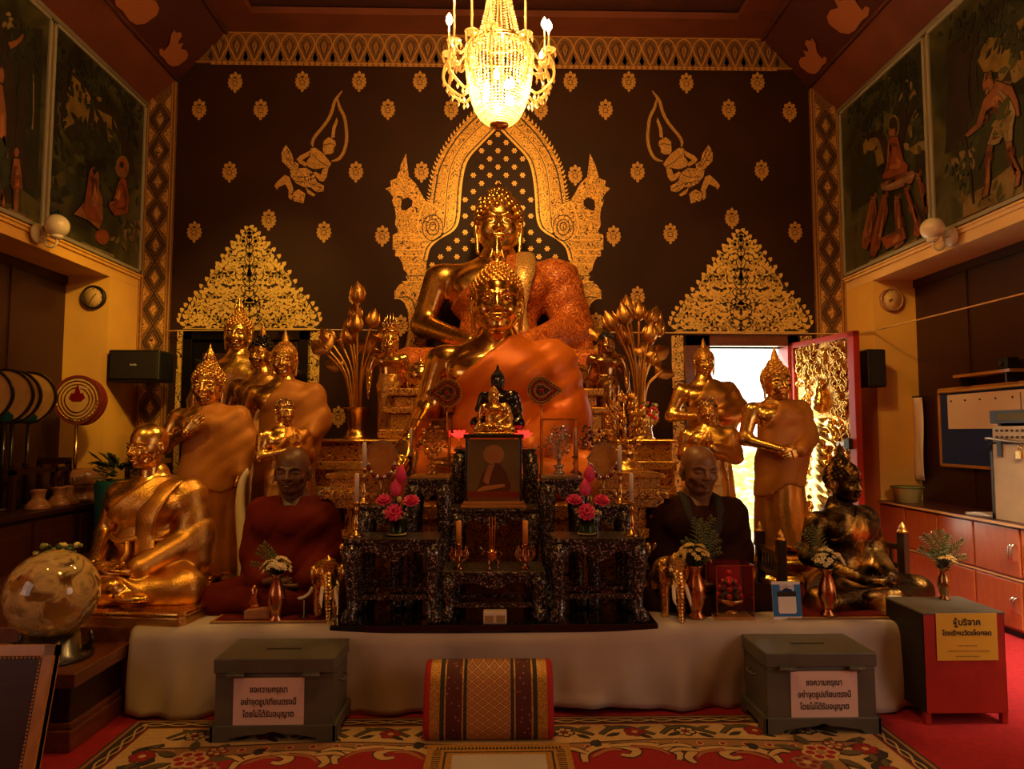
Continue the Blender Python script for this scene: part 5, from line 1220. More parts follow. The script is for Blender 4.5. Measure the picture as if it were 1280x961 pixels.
tree_case(539, 'glass case with a little gold leaf tree inside', 'gold', 'gilt_wood'); tree_case(699, 'glass case with a little silver leaf tree inside', 'silver', 'silver')
# candles
def candlestick(lab, loc, hs, hc, mat='brass', grp=None, cr=.014):
    o = thing('candlestick', lab, 'candlestick', loc, group=grp); m = MB(); k = hs
    m.lathe([(.045, 0), (.046, .008), (.036, .02), (.016, .04), (.011, .06), (.020, .08), (.010, .10), (.009, .10+(k-.10)*.45), (.016, .10+(k-.10)*.55), (.010, .10+(k-.10)*.65), (.011, k-.02), (.022, k-.012), (.022, k)], 20)
    m.build('stand', [mat], o); m = MB(); m.lathe([(cr, k), (cr*.95, k+hc*.93), (cr*.6, k+hc*.98), (.002, k+hc)], 14); m.tube([(0, 0, k+hc), (.001, 0, k+hc+.012)], .0015, 5, 1); m.build('candle', ['wax', 'ink'], o); return o
T1 = .945
candlestick('nearer white candle on brass beside the pink lotuses, maroon monk side', (XA(448, 4.2), 4.15, T1), .205, .165)
candlestick('farther white candle on brass behind the pink lotuses, maroon monk side', (XA(455, 4.5), 4.5, 1.10), .225, .165)
candlestick('nearer white candle on brass beside the pink lotuses, brown monk side', (XA(787, 4.2), 4.15, T1), .205, .165)
candlestick('farther white candle on brass behind the pink lotuses, brown monk side', (XA(775, 4.45), 4.45, 1.10), .205, .165)
candlestick('white candle on a dark stand beside the gold tree case', (XA(513.5, 4.75), 4.76, 1.262), .13, .19, 'black_metal'); candlestick('white candle on a dark stand beside the silver tree case', (XA(719.5, 4.75), 4.76, 1.262), .13, .19, 'black_metal')
def lotus_holder(lab, loc):
    o = thing('candle_holder', lab, 'candle holder', loc); m = MB(); m.lathe([(.030, 0), (.032, .008), (.012, .02), (.010, .035), (.018, .045), (.010, .06), (.012, .13), (.02, .14), (.018, .148)], 16)
    for k in range(10):
        a = k*PI/5; ca, sa = math.cos(a), math.sin(a); m.tube(smooth_curve([(.012*ca, .012*sa, .038), (.045*ca, .045*sa, .055), (.058*ca, .058*sa, .085), (.045*ca, .045*sa, .118), (.055*ca, .055*sa, .128)], 3), [.004]*12+[.002], 6)
        m.tube(smooth_curve([(.04*ca, .04*sa, .07), (.028*ca, .028*sa, .09), (.04*ca, .04*sa, .108)], 3), .003, 5); m.sphere((.058*ca, .058*sa, .085), .008, 0, 6, 5)
    m.build('filigree_stand', ['copper'], o); m = MB(); m.lathe([(.0165, .148), (.0165, .275), (.010, .28)], 14); m.tube([(0, 0, .28), (0, 0, .292)], .0015, 5, 1); m.build('candle', ['wax_amber', 'ink'], o)
lotus_holder('amber candle in copper filigree, on the maroon monk side of the incense pot', (XA(574, 4.22), 4.2, .752)); lotus_holder('amber candle in copper filigree, on the brown monk side of the incense pot', (XA(656.5, 4.22), 4.2, .752))
o = thing('incense_pot', 'small copper incense pot with three upright sticks between the amber candles', 'incense pot', (XA(615.5, 4.22), 4.2, .752)); m = MB()
m.lathe([(.012, .04), (.032, .052), (.040, .075), (.036, .095), (.042, .105), (.038, .105), (.03, .09), (0, .088)], 20)
for k in range(3): a = k*2*PI/3; m.tube(smooth_curve([(.02*math.cos(a), .02*math.sin(a), .055), (.038*math.cos(a), .038*math.sin(a), .04), (.030*math.cos(a), .030*math.sin(a), .018), (.036*math.cos(a), .036*math.sin(a), 0)], 3), .006, 6)
for s in (-1, 1): m.tube(smooth_curve([(s*.038, 0, .07), (s*.058, 0, .085), (s*.040, 0, .10)], 3), .004, 6)
m.build('pot', ['copper'], o)
for dx, t in ((-.008, -.01), (.0, .0), (.010, .008)): m = MB(); m.tube([(dx, 0, .07), (dx+t, 0, .30)], .002, 5); m.build('incense_stick', ['satin_orange'], o)
m = MB(); m.tube([(-.03, 0, .088), (-.075, .0, .125)], .003, 5); m.build('spoon', ['steel'], o)
# red lotus lamps
for px, lab in ((574, 'glowing red lotus lamp on the maroon monk side of the small gold Buddha'), (654, 'glowing red lotus lamp on the brown monk side of the small gold Buddha')):
    o = thing('lotus_lamp', lab, 'lamp', (XA(px, 4.9), 4.88, 1.442)); m = MB(); m.lathe([(.022, 0), (.024, .008), (.008, .02), (.006, .05), (.016, .062), (.02, .07)], 14); m.build('stem', ['crystal_bead'], o); m = MB()
    for ring, (r, z, n) in enumerate(((.030, .085, 8), (.045, .080, 10))):
        for k in range(n):
            a = 2*PI*(k+.5*ring)/n; T = Matrix.Translation((r*.6*math.cos(a), r*.6*math.sin(a), z)) @ Matrix.Rotation(a, 4, 'Z') @ Matrix.Rotation(-.5-.5*ring, 4, 'Y').inverted()
            m.sphere((0, 0, .018), (.006, .014, .028), 0, 7, 6, T)
    m.build('petals', ['pilot_red'], o)
# jewelled leaf-shaped offering fans
def leaf_fan(px, py, Y, flip, lab, wpx=41, hpx=36, ped=1.44):
    k = Y/880; p = W(px, py, Y); o = thing('jewelled_fan', lab, 'fan', (p.x, Y, ped)); zc = p.z-ped; w, h = wpx*k/2, hpx*k/2
    def pl(s): return [(flip*s*w*(math.cos(a)*.9+.42*max(0, math.cos(a))**9), zc+s*h*math.sin(a)*(1-.35*max(0, math.cos(a))**2)) for a in [2*PI*i/28 for i in range(28)]]
    m = MB(); m.prism(pl(1), -.006, .006, 0)
    for s, mt in ((.97, 1), (.80, 3), (.62, 2), (.44, 3)): m.ribbon(pl(s), .007, -.010, -.006, mt, True)
    for i in range(28):
        for s in (.88, .70, .53):
            q = pl(s)[i]; m.sphere((q[0], -.008, q[1]), .0042, 1 if s != .70 else 2, 6, 4)
    m.sphere((0, -.008, zc), (w*.16, .006, h*.14), 2, 10, 6); m.build('leaf_plate', ['jewel_dark', 'gold_satin', 'jewel_red', 'silver' if flip > 0 else 'bronze'], o)
    m = MB(); m.tube([(0, .004, 0), (0, .004, zc-h*.9)], .005, 6); m.lathe([(.03, 0), (.03, .01), (.01, .02)], 12); m.build('stand', ['brass'], o); return o
leaf_fan(559, 491, 5.0, -1, 'dark jewelled leaf-shaped fan on the crowned gold Buddha side'); leaf_fan(677, 488, 5.0, 1, 'dark jewelled leaf-shaped fan on the silver tree case side')
# mirror-edged round and lozenge plates
def plate_fan(px, py, Y, z0, lab, shape):
    p = W(px, py, Y); o = thing('offering_plate', lab, 'plate', (p.x, Y, z0)); zc = p.z-z0; m = MB()
    L = [(.098*math.cos(a*PI/16), zc+.11*math.sin(a*PI/16)) for a in range(32)] if shape else [(.10, zc), (.05, zc+.07), (0, zc+.10), (-.05, zc+.07), (-.10, zc), (-.07, zc-.05), (0, zc-.12), (.07, zc-.05)]
    m.prism(L, -.006, .006, 0); m.ribbon(L, .016, -.010, -.004, 1, True); m.build('plate', ['gold_satin', 'silver'], o)
    m = MB(); rr = random.Random(px)
    for k in range(11): a = PI+PI*(k+.5)/11; m.sphere((.085*math.cos(a), -.01, zc-.02+.10*math.sin(a)), .016, k % 2, 7, 5)
    m.build('jewels', ['silver', 'jewel_red'], o); m = MB(); m.tube([(0, 0, .0), (0, 0, zc-.09)], .007, 6); m.lathe([(.045, 0), (.045, .01), (.012, .03)], 14); m.build('stand', ['brass'], o)
plate_fan(477, 573, 4.52, 1.10, 'round gold plate edged with silver jewels behind the pink lotuses', True); plate_fan(754, 573, 4.5, 1.10, 'lozenge gold plate edged with silver jewels behind the pink lotuses', False)
# lotus vases
def lotus_vase(px, lab):
    o = thing('lotus_vase', lab, 'flower vase', (XA(px, 4.2), 4.2, T1)); m = MB(); m.lathe([(.050, 0), (.053, .008), (.050, .016), (.044, .03), (.044, .095), (.047, .105), (.044, .112), (.038, .105), (.038, .02), (0, .015)], 24); m.build('vase', ['green_glass'], o)
    m = MB()
    for z, r in ((.012, .053), (.105, .047)): m.lathe([(r, z-.004), (r+.003, z), (r, z+.004)], 24)
    m.build('rim_band', ['flower_yellow'], o)
    for (x, z, y, r, op) in ((0.018, .335, 0, .042, 0), (-.008, .255, -.01, .045, 0), (-.075, .19, -.02, .046, 1), (.085, .185, -.02, .048, 1), (-.010, .135, -.055, .050, 2)):
        m = MB(); m.tube([(x*.2, y*.2, .10), (x*.6, y*.6, .10+(z-.1)*.6), (x, y+.01, z)], .004, 6, 2)
        if op == 0:
            m.lathe([(.0, -.03), (r*.62, -.012), (r*.78, .015), (r*.60, .045), (r*.28, .07), (0, .085)], 12, (x, y, z), 0, True, None, (6, .08))
        else:
            for ring, n in ((0, 7), (1, 9), (2, 10)):
                for k in range(n):
                    a = 2*PI*(k+.5*ring)/n; tl = (.35+.38*ring); base = Matrix.Translation((x, y, z)) @ (Matrix.Rotation(.5 if op == 1 else 1.15, 4, 'X')) @ Matrix.Rotation(a, 4, 'Z') @ Matrix.Rotation(tl, 4, 'Y')
                    m.sphere((0, 0, r*.62), (r*.10, r*.30, r*.62), 0, 7, 6, base)
            m.sphere((x, y-(.012 if op == 2 else 0), z+.012), r*.28, 1, 8, 6)
        m.build('lotus', ['pink', 'pistil', 'leaf_dark'], o)
    m = MB(); rr = random.Random(px)
    for k in range(11):
        a = rr.uniform(0, 2*PI); q = Vector((math.cos(a)*.09, math.sin(a)*.06-.01, rr.uniform(.12, .27))); m.tube([(0, 0, .09), tuple(q*.7), tuple(q)], [.003, .010, .001], 5, 0, True, None, .4)
    for k in range(16): m.sphere((rr.choice((-1, 1))*rr.uniform(.035, .075), -.05+rr.uniform(-.01, .01), rr.uniform(.125, .16)), .007, 1, 6, 5)
    m.sphere((.015, -.03, .215), (.016, .014, .02), 2, 8, 6); m.build('greenery', ['leaf_dark', 'flower_white', 'flower_yellow'], o)
lotus_vase(497, 'green vase of pink lotuses, on the maroon monk side'); lotus_vase(733, 'green vase of pink lotuses, on the brown monk side')
# white power box on the black board
o = thing('socket_box', 'small white twin box on the black board in the middle', 'box', (XA(619, 4.06), 4.09, BZ)); m = MB(); m.span((-.066, -.03, 0), (.066, .03, .068)); m.build('casing', ['ivory'], o, bevel=.004)
m = MB()
for s in (-1, 1): m.span((s*.008, -.034, .008), (s*.058, -.029, .045)); m.span((s*.012, -.033, .05), (s*.05, -.029, .062), 1)
m.build('socket', ['amp_grey', 'white'], o)
# gilded lotus bouquets in tall vases
def bouquet(lab, loc, items, seed, metal=('gold_satin',)):
    o = thing('lotus_bouquet', lab, 'bouquet', loc); m = MB(); m.lathe([(.14, 0), (.15, .02), (.11, .06), (.085, .12), (.10, .20), (.115, .27), (.13, .30), (.15, .315), (.14, .315), (.10, .28), (0, .27)], 28); m.build('vase', ['brass'], o)
    rr = random.Random(seed)
    for (x, z, kind, s) in items:
        m = MB(); y = rr.uniform(-.10, .10); b = Vector((x*.16, y*.3, .28)); t = Vector((x, y, z)); c = smooth_curve([tuple(b), tuple(b.lerp(t, .5)+Vector((-x*.22, 0, .06))), tuple(t)], 6); m.tube(c, .011, 6)
        dirv = (Vector(c[-1])-Vector(c[-3])).normalized(); R = dirv.to_track_quat('Z', 'Y').to_matrix().to_4x4(); T = Matrix.Translation(t) @ R
        if kind == 'b':
            m.lathe([(0, -.05), (.055, -.02), (.072, .03), (.058, .09), (.028, .14), (.0, .175)], 12, (0, 0, 0), 0, True, T @ Matrix.Scale(s, 4), (5, .07))
            for k in range(5): a = k*2*PI/5; m.tube([(.05*s*math.cos(a), .05*s*math.sin(a), -.02*s), (.075*s*math.cos(a), .075*s*math.sin(a), .05*s), (.055*s*math.cos(a), .055*s*math.sin(a), .13*s)], [.02*s, .018*s, .002], 6, 0, True, T, .5)
        elif kind == 'p': m.lathe([(.012, -.05), (.03, -.02), (.065, .03), (.068, .045), (.0, .05)], 14, (0, 0, 0), 0, True, T @ Matrix.Scale(s, 4))
        else:
            a0 = rr.uniform(-.6, .6); T2 = Matrix.Translation(t) @ Matrix.Rotation(a0, 4, 'Y') @ Matrix.Rotation(1.15, 4, 'X'); n = 16; v = [(0, 0, -.03)]+[(.13*s*math.cos(2*PI*i/n), .105*s*math.sin(2*PI*i/n), .03*math.cos(4*PI*i/n)+.012*math.cos(10*PI*i/n)) for i in range(n)]
            v += [(q[0], q[1], q[2]+.006) for q in v]; m.add(v, [(0, 1+i, 1+(i+1) % n) for i in range(n)]+[(n+1, n+2+(i+1) % n, n+2+i) for i in range(n)]+[(1+i, n+2+i, n+2+(i+1) % n, 1+(i+1) % n) for i in range(n)], 0, True, T2)
        m.build({'b': 'lotus_bud', 'p': 'seed_pod', 'l': 'lotus_leaf'}[kind], list(metal), o)
    return o
def rel(L, px0, pyb, Y): return [((x-px0)*Y/880, (pyb-y)*Y/880, k, s) for x, y, k, s in L]
bouquet('tall gilded lotus bouquet in a brass vase near the closed door', place(446, 551, 6.75), rel([(446, 375, 'b', 1.0), (440, 395, 'b', .9), (436, 412, 'b', .9), (445, 412, 'b', .9), (462, 405, 'b', .9), (412, 428, 'b', 1), (434, 425, 'b', .95), (424, 430, 'p', 1), (405, 432, 'l', .9), (416, 455, 'l', .7), (455, 430, 'l', .9), (468, 425, 'p', .9), (466, 440, 'p', .8), (400, 436, 'l', .7), (470, 415, 'l', .6)], 446, 551, 6.75), 1)
bouquet('tall gilded lotus bouquet in a brass vase near the open door', place(800, 551, 6.75), rel([(790, 385, 'b', 1.0), (803, 392, 'b', 1), (766, 408, 'b', 1), (782, 400, 'b', 1), (820, 400, 'b', 1.05), (824, 414, 'b', .95), (785, 424, 'b', 1), (812, 422, 'b', 1), (748, 415, 'l', .7), (805, 435, 'l', .8), (822, 440, 'l', .9), (832, 462, 'l', .8), (796, 438, 'p', .8), (815, 452, 'b', .7), (745, 438, 'l', .7)], 800, 551, 6.75), 2)
# gilded tree ornament and small flower pot on the open-door side
o = thing('gold_tree_ornament', 'gold filigree tree on a stepped gold stand beside the lozenge plate', 'ornament', (XA(781, 5.5), 5.5, 1.03)); m = MB()
m.lathe([(.17, 0), (.18, .04), (.12, .08), (.11, .16), (.15, .20), (.15, .24), (.09, .28), (.08, .34), (.12, .38)], 8); m.build('stand', ['gold'], o); m = MB(); rr = random.Random(5); m.tube([(0, 0, .36), (0, 0, .75)], [.02, .008], 6)
for i in range(150):
    a, b = rr.uniform(0, 2*PI), rr.uniform(.36, .82); R = .19*math.sin(PI*(b-.30)/.58)**.7; R *= rr.uniform(.5, 1); c = (R*math.cos(a), R*.6*math.sin(a), b); m.tube([(c[0]*.6, c[1]*.6, b-.02), c, (c[0]*1.05, c[1]*1.05, b+.035)], [.006, .013, .001], 5)
m.build('filigree_tree', ['gold'], o)
o = thing('money_tree', 'dark jewelled wire tree beside the bronze Buddha with black hair', 'ornament', (XA(741, 5.6), 5.6, 1.03)); m = MB(); m.lathe([(.05, 0), (.05, .02), (.015, .05), (.012, .22)], 12); m.build('stand', ['brass'], o); m = MB()
for i in range(120):
    a, b = rr.uniform(0, 2*PI), rr.uniform(-1, 1); q = math.sqrt(1-b*b); k = rr.uniform(.5, 1); m.sphere((.14*k*q*math.cos(a), .10*k*q*math.sin(a), .43+.18*k*b), .013, rr.choice((0, 0, 1)), 6, 4)
m.tube([(0, 0, .2), (0, 0, .55)], .01, 6); m.build('jewel_crown', ['jewel_dark', 'brass'], o)
o = thing('flower_pot', 'small vase of red flowers by the wall beyond the gold filigree tree', 'flower vase', (XA(812, 6.6), 6.6, 1.49)); m = MB(); m.lathe([(.03, 0), (.04, .03), (.025, .10), (.035, .13), (.03, .13), (0, .11)], 14); m.build('vase', ['silver'], o); m = MB()
for i in range(34): a = rr.uniform(0, 2*PI); k = rr.uniform(.2, 1); m.sphere((.10*k*math.cos(a), .07*k*math.sin(a), .26+rr.uniform(-.09, .10)), .018, rr.choice((0, 0, 1, 2)), 6, 5)
for i in range(5): m.tube([(0, 0, .1), (rr.uniform(-.08, .08), rr.uniform(-.05, .05), .27)], .004, 5, 1)
m.build('flowers', ['red_flower', 'leaf', 'flower_white'], o)
# ------------------------------------------------------------------ chandelier
CY = 5.2; cp = W(624, 150, CY); o = thing('chandelier', 'crystal bead chandelier with lit candle arms hanging from the ceiling', 'chandelier', (cp.x, CY, cp.z)); k = CY/880   # origin at the bottom of the basket
def cz(y): return W(624, y, CY).z-cp.z-.015
def strands(m, prof, n, br, step=None, off=0):
    """bead strings running down a profile (r, z)"""
    for i in range(n):
        a = 2*PI*(i+off)/n; pts = smooth_curve(prof, 6); acc = 0; last = pts[0]
        for j in range(1, len(pts)):
            d = math.hypot(pts[j][0]-last[0], pts[j][1]-last[1])
            while acc+d >= (step or br*2.1):
                t = ((step or br*2.1)-acc)/d; last = (last[0]+(pts[j][0]-last[0])*t, last[1]+(pts[j][1]-last[1])*t); acc = 0
                c = (last[0]*math.cos(a), last[0]*math.sin(a), last[1]); r = br
                m.add([(c[0], c[1], c[2]-r), (c[0]+r, c[1], c[2]), (c[0], c[1]+r, c[2]), (c[0]-r, c[1], c[2]), (c[0], c[1]-r, c[2]), (c[0], c[1], c[2]+r)], [(0, 2, 1), (0, 3, 2), (0, 4, 3), (0, 1, 4), (5, 1, 2), (5, 2, 3), (5, 3, 4), (5, 4, 1)], 0, True)
                d = math.hypot(pts[j][0]-last[0], pts[j][1]-last[1])
            acc += d; last = pts[j]
m = MB(); strands(m, [(.245, cz(62)), (.250, cz(85)), (.235, cz(105)), (.205, cz(125)), (.15, cz(143)), (.065, cz(154))], 52, .0105); m.build('bead_basket', ['crystal_bead'], o)
m = MB(); strands(m, [(.04, cz(-70)), (.07, cz(-30)), (.105, cz(10)), (.165, cz(48))], 26, .010); m.build('bead_tent', ['crystal_bead'], o)
m = MB()
for z, r in ((cz(60), .25), (cz(49), .168), (cz(154), .063)): m.tube([(r*math.cos(a*PI/20), r*math.sin(a*PI/20), z) for a in range(41)], .010, 6)
for a in range(6): m.tube([(.25*math.cos(a*PI/3), .25*math.sin(a*PI/3), cz(60)), (0, 0, cz(60))], .006, 5)
m.tube([(0, 0, cz(62)), (0, 0, 6.20-cp.z)], .016, 8); m.lathe([(.10, 0), (.10, .02), (.03, .06)], 20, (0, 0, 6.16-cp.z)); m.lathe([(.0, -.012), (.06, -.005), (.063, .004)], 20, (0, 0, cz(154))); m.build('brass_frame', ['brass'], o)
def bulb_at(par, c, s=1): 
    m = MB(); m.lathe([(.010, 0), (.019, .018), (.017, .038), (.006, .058), (0, .068)], 12, c, 0, True, Matrix.Translation(c) @ Matrix.Scale(s*1.35, 4) @ Matrix.Translation((-c[0], -c[1], -c[2]))); return m.build('bulb', ['bulb'], par)
tips = [(-.385, .02, 22, 1), (-.335, -.16, 3, 1), (-.355, .16, 38, .9), (-.20, -.28, -6, 1), (.34, .20, 50, .9), (.375, -.05, 35, 1), (.355, .12, 16, 1), (.19, -.26, -1, 1), (.02, .36, 8, .8), (-.06, -.36, -30, 1)]
for i, (dx, dy, yb, s) in enumerate(tips):
    zt = cz(yb)-.03; zc = min(zt-.14, cz(66)); a = math.atan2(dy, dx); R = math.hypot(dx, dy); ux, uy = math.cos(a), math.sin(a)
    m = MB(); c = smooth_curve([(.24*ux, .24*uy, cz(112)), (.30*ux, .30*uy, cz(116)), ((R+.03)*ux, (R+.03)*uy, cz(100)), ((R+.035)*ux, (R+.035)*uy, zc-.10), (R*ux, R*uy, zc-.03), (R*ux, R*uy, zc)], 5); m.tube(c, .011, 7)
    m.lathe([(.01, 0), (.05, .012), (.055, .022), (.02, .018)], 14, (R*ux, R*uy, zc-.005)); m.tube([(R*ux, R*uy, zc), (R*ux, R*uy, zt)], .0085, 8)
    c2 = smooth_curve([(.25*ux, .25*uy, cz(62)), (.32*ux, .32*uy, cz(76)), (R*ux, R*uy, cz(66))], 7)
    ar = m.build('candle_arm', ['crystal_bead'], o); d = MB()
    for p in c2: d.sphere(p, .011, 0, 6, 5)
    for j, p in enumerate(c[3:-6:2]): d.lathe([(0, -.055), (.012, -.03), (.005, -.01), (0, 0)], 6, (p[0], p[1], p[2]-.008))
    for j in range(5): b = j*2*PI/5; d.lathe([(0, -.06), (.010, -.035), (.004, -.01), (0, 0)], 6, (R*ux+.05*math.cos(b), R*uy+.05*math.sin(b), zc+.01))
    d.build('crystal_drops', ['crystal_bead'], ar); bulb_at(ar, (R*ux, R*uy, zt), s)
m = MB()
for i in range(26):
    a = 2*PI*i/26
    for j in range(5): q = .25+.012*math.sin(j*PI/4); m.sphere((q*math.cos(a+.03*j), q*math.sin(a+.03*j), cz(60)-.018*(j+1)), .009, 0, 6, 4)
    m.lathe([(0, -.06), (.011, -.035), (.004, -.008), (0, 0)], 6, (.258*math.cos(a), .258*math.sin(a), cz(66)-.05))
m.build('crystal_fringe', ['crystal_bead'], o)
for i in range(9):
    a = 2*PI*i/9+.3; r = .10+.03*(i % 2); bulb_at(o, (r*math.cos(a), r*math.sin(a), cz(104+14*(i % 3))), .9)
def olamp(x, y, z, p, r=.03): l = lamp('chandelier_light', 'POINT', (0, 0, 0), p, (1.0, .52, .13), shadow_soft_size=r); l.parent = o; l.location = (x, y, z)
for i in range(3): a = 2*PI*i/3+.5; olamp(.09*math.cos(a), .09*math.sin(a), cz(110), CH_IN, .05)
olamp(-.44, 0, cz(10), CH_OUT); olamp(.43, 0, cz(15), CH_OUT); olamp(0, .42, cz(5), CH_OUT); olamp(0, -.42, cz(5), CH_OUT)

# ------------------------------------------------------------------ on the walls
def clock(px, py, Y, r, lab, hands, cols, shade):
    p = W(px, py, Y); o = thing('wall_clock', lab, 'clock', (p.x, Y, p.z)); m = MB(); T = Matrix.Rotation(PI/2, 4, 'X')
    m.lathe([(r*.98, 0), (r, .015), (r*.98, .04), (r*.86, .046), (r*.84, .03)], 40, T=T, caps=False); m.build('rim', [cols[0]], o); m = MB(); m.lathe([(r*.86, .0), (r*.86, .03), (0, .031)], 40, T=T); m.build('dial', [cols[1]], o)
    m = MB()
    for i in range(12): a = i*PI/6; m.box((r*.70*math.sin(a), -.033, r*.70*math.cos(a)), (r*.05, .003, r*.05) if i % 3 else (r*.08, .003, r*.08))
    m.build('hour_marks', ['ink' if not shade else 'ceramic'], o); m = MB()
    for a, l in hands: m.ribbon([(-.15*l*r*math.sin(a), -.15*l*r*math.cos(a)), (l*r*math.sin(a), l*r*math.cos(a))], r*.05, -.037, -.034)
    m.build('hands', ['ink'], o)
clock(118.5, 372, 7.195, .122, 'round wall clock with a black rim above the black loudspeaker side column', [(PI+.55, .68), (.75, .42)], ('black', 'shade_cream'), False)
clock(1113, 375, 7.195, .125, 'round wall clock with a pale gilt rim on the column past the open door', [(PI+.9, .35), (PI*1.45, .3)], ('ceramic', 'shade_cream'), True)
def globe(px, py, s, lab):
    X = s*(XW-.035); p = WX(px, py, X); o = thing('globe_lamp', lab, 'wall lamp', (X, p.y, p.z)); m = MB(); T = Matrix.Rotation(-s*PI/2, 4, 'Y'); m.lathe([(.085, 0), (.085, .015), (.06, .03), (.0, .032)], 24, T=T); m.build('wall_plate', ['globe_white'], o)
    m = MB(); d = -s; m.tube(smooth_curve([(d*.03, 0, .0), (d*.08, -.02, -.04), (d*.10, -.04, -.10), (d*.16, -.05, -.13), (d*.20, -.05, -.10), (d*.20, -.05, -.05)], 4), .009, 8); m.tube([(d*.10, -.04, -.10), (d*.10, -.04, .06)], .009, 8); m.lathe([(.03, -.06), (.05, -.045), (.05, -.03)], 16, (d*.20, -.05, 0)); m.build('bracket', ['globe_white'], o)
    m = MB(); m.sphere((d*.20, -.05, .055), .095, 0, 28, 20); m.build('globe', ['globe_white'], o)
globe(46, 292, -1, 'white globe wall lamp under the jungle murals'); globe(1190, 296, 1, 'white globe wall lamp under the mural of the kneeling monks')
p = W(176, 457, 7.3); o = thing('loudspeaker', 'large black loudspeaker hung at the corner beside the closed door', 'speaker', (p.x, 7.3, p.z)); m = MB(); m.span((-.26, -.14, -.17), (.26, .18, .15)); m.build('cabinet', ['black'], o, bevel=.02); m = MB(); m.span((-.235, -.150, -.145), (.235, -.139, .125)); m.build('grille', ['black_metal'], o, bevel=.004)
m = MB(); m.span((-.05, .18, -.05), (.05, 7.77-7.3, .03)); m.build('wall_bracket', ['black_metal'], o); text('SuriPy', .026, 'white', o, (-.0, -.151, -.012))
p = W(1088, 460, 7.05); o = thing('loudspeaker', 'narrow black loudspeaker behind the edge of the open carved door', 'speaker', (3.80, 7.02, p.z)); m = MB(); m.span((-.09, -.1, -.20), (.10, .1, .18)); m.build('cabinet', ['black'], o, bevel=.015); m = MB(); m.span((-.07, -.108, -.18), (.08, -.099, .16)); m.build('grille', ['black_metal'], o); m = MB(); m.span((-.02, .1, -.04), (.20, .182, .04)); m.build('wall_bracket', ['black_metal'], o)
m = MB(); pts = [W(205, 414, 7.72), W(225, 413, 7.66), W(410, 412, 7.66), W(620, 414, 7.74), W(840, 416, 7.68), W(1030, 417, 7.68)]; m.tube([tuple(q) for q in pts]+[(3.91, 7.68, pts[-1].z), (3.91, 7.15, 2.60), (3.905, 3.5, 2.56)], .0075, 6); tag(m.build('cable', ['shade_cream']), 'thin pale cable strung over both doors and along the wall', 'cable')

# ------------------------------------------------------------------ along the wall with the round fans
m = MB(); o = thing('sideboard', 'long dark wooden sideboard beneath the round ceremonial fans', 'sideboard', (-4.05, 5.4, 0)); X0, X1, Y0, Y1 = -.33, .32, -1.5, 1.74
m.span((X0, Y0, .05), (X1-.03, Y1, .86)); m.span((X0, Y0, .86), (X1, Y1, .90)); m.build('body', ['dark_red_wood'], o, bevel=.005)
for i in range(5):
    m = MB(); y0 = Y0+.05+i*.64; m.span((X1-.035, y0, .10), (X1-.012, y0+.59, .82)); m.span((X1-.012, y0+.08, .18), (X1-.004, y0+.51, .74)); dd = m.build('door', ['wood_side'], o, bevel=.004); m = MB(); m.sphere((X1+.004, y0+.54, .5), .014, 0, 8, 6); m.build('knob', ['brass'], dd)
def talipot(lab, loc, r, rz, deco=False):
    o = thing('ceremonial_fan', lab, 'fan', loc, rz); L = [(r*math.cos(a*PI/20)*(1-.12*max(0, -math.sin(a*PI/20))), r*1.02*math.sin(a*PI/20)) for a in range(40)]; m = MB(); m.prism(L, -.006, .006); fa = m.build('fan_leaf', ['fan_cloth'], o)
    m = MB(); m.ribbon(L, .018, -.012, .012, 0, True); m.build('rim', ['black_wood' if not deco else 'rug_maroon'], o)
    m = MB(); m.tube([(0, .0, -r*.95), (0, .0, .905-loc[2])], [.016, .013], 8); m.lathe([(.06, 0), (.055, .02), (.016, .03)], 14, (0, 0, .90-loc[2])); m.build('handle', ['black_wood' if not deco else 'brass'], o)
    m = MB()
    if deco:
        for q, mt in ((.93, 0), (.80, 1), (.66, 0), (.52, 1)): m.ribbon([(x*q, z*q) for x, z in L], .010, -.010, -.006, mt, True)
        for i in range(34): a = PI+PI*(i+.5)/34; m.sphere((r*.87*math.cos(a), -.008, r*.87*math.sin(a)), .010, i % 2, 6, 4)
        m.prism([(-.075, .02), (-.05, .07), (-.03, .06), (0, .15), (.03, .06), (.05, .07), (.075, .02), (.04, -.01), (-.04, -.01)], -.012, -.006, 2)
        for i in range(8): m.sphere((.02+i*.012, -.01, .11+.01*(i % 2)), .004, 3, 5, 4)
        m.build('embroidery', ['gold_satin', 'brass', 'jewel_red', 'white'], o)
        b = MB(); b.prism([(x*1.0+.035, z-.012) for x, z in L], .014, .05); b.build('backing', ['rug_maroon'], o)
    else: m.prism([(-.07, -r*.97), (-.075, -r*.75), (0, -r*.45), (.075, -r*.75), (.07, -r*.97)], -.010, -.005); m.build('badge', ['teal'], o)
    return o
for i, (px, lab) in enumerate(((-20, 'plain round fan at the frame edge, first of the overlapping row'), (7, 'plain round fan second in the overlapping row by the dark boards'), (17, 'plain round fan third in the overlapping row by the dark boards'), (37, 'plain round fan nearest the embroidered one in the overlapping row'))):
    p = WX(px, 494+i*1.0, -4.13+.01*i); tag(talipot(lab, tuple(p), .218, .10), group='plain round fans on the sideboard')
p = WX(97, 500, -3.95); talipot('embroidered round fan with maroon edge standing before the yellow column', tuple(p), .222, .0, True)
m = MB(); o = thing('fan_rack', 'dark wooden rack holding the fan handles on the sideboard', 'rack', (-4.08, 6.45, .90)); 
for y in (-.55, .0, .20): m.span((-.16, y-.02, 0), (-.12, y+.02, .38)); m.span((.10, y-.02, 0), (.14, y+.02, .38))
m.span((-.16, -.57, .30), (-.12, .22, .34)); m.span((.10, -.57, .30), (.14, .22, .34)); m.span((-.16, .18, .36), (.14, .22, .42)); m.build('rack_frame', ['dark_red_wood'], o)
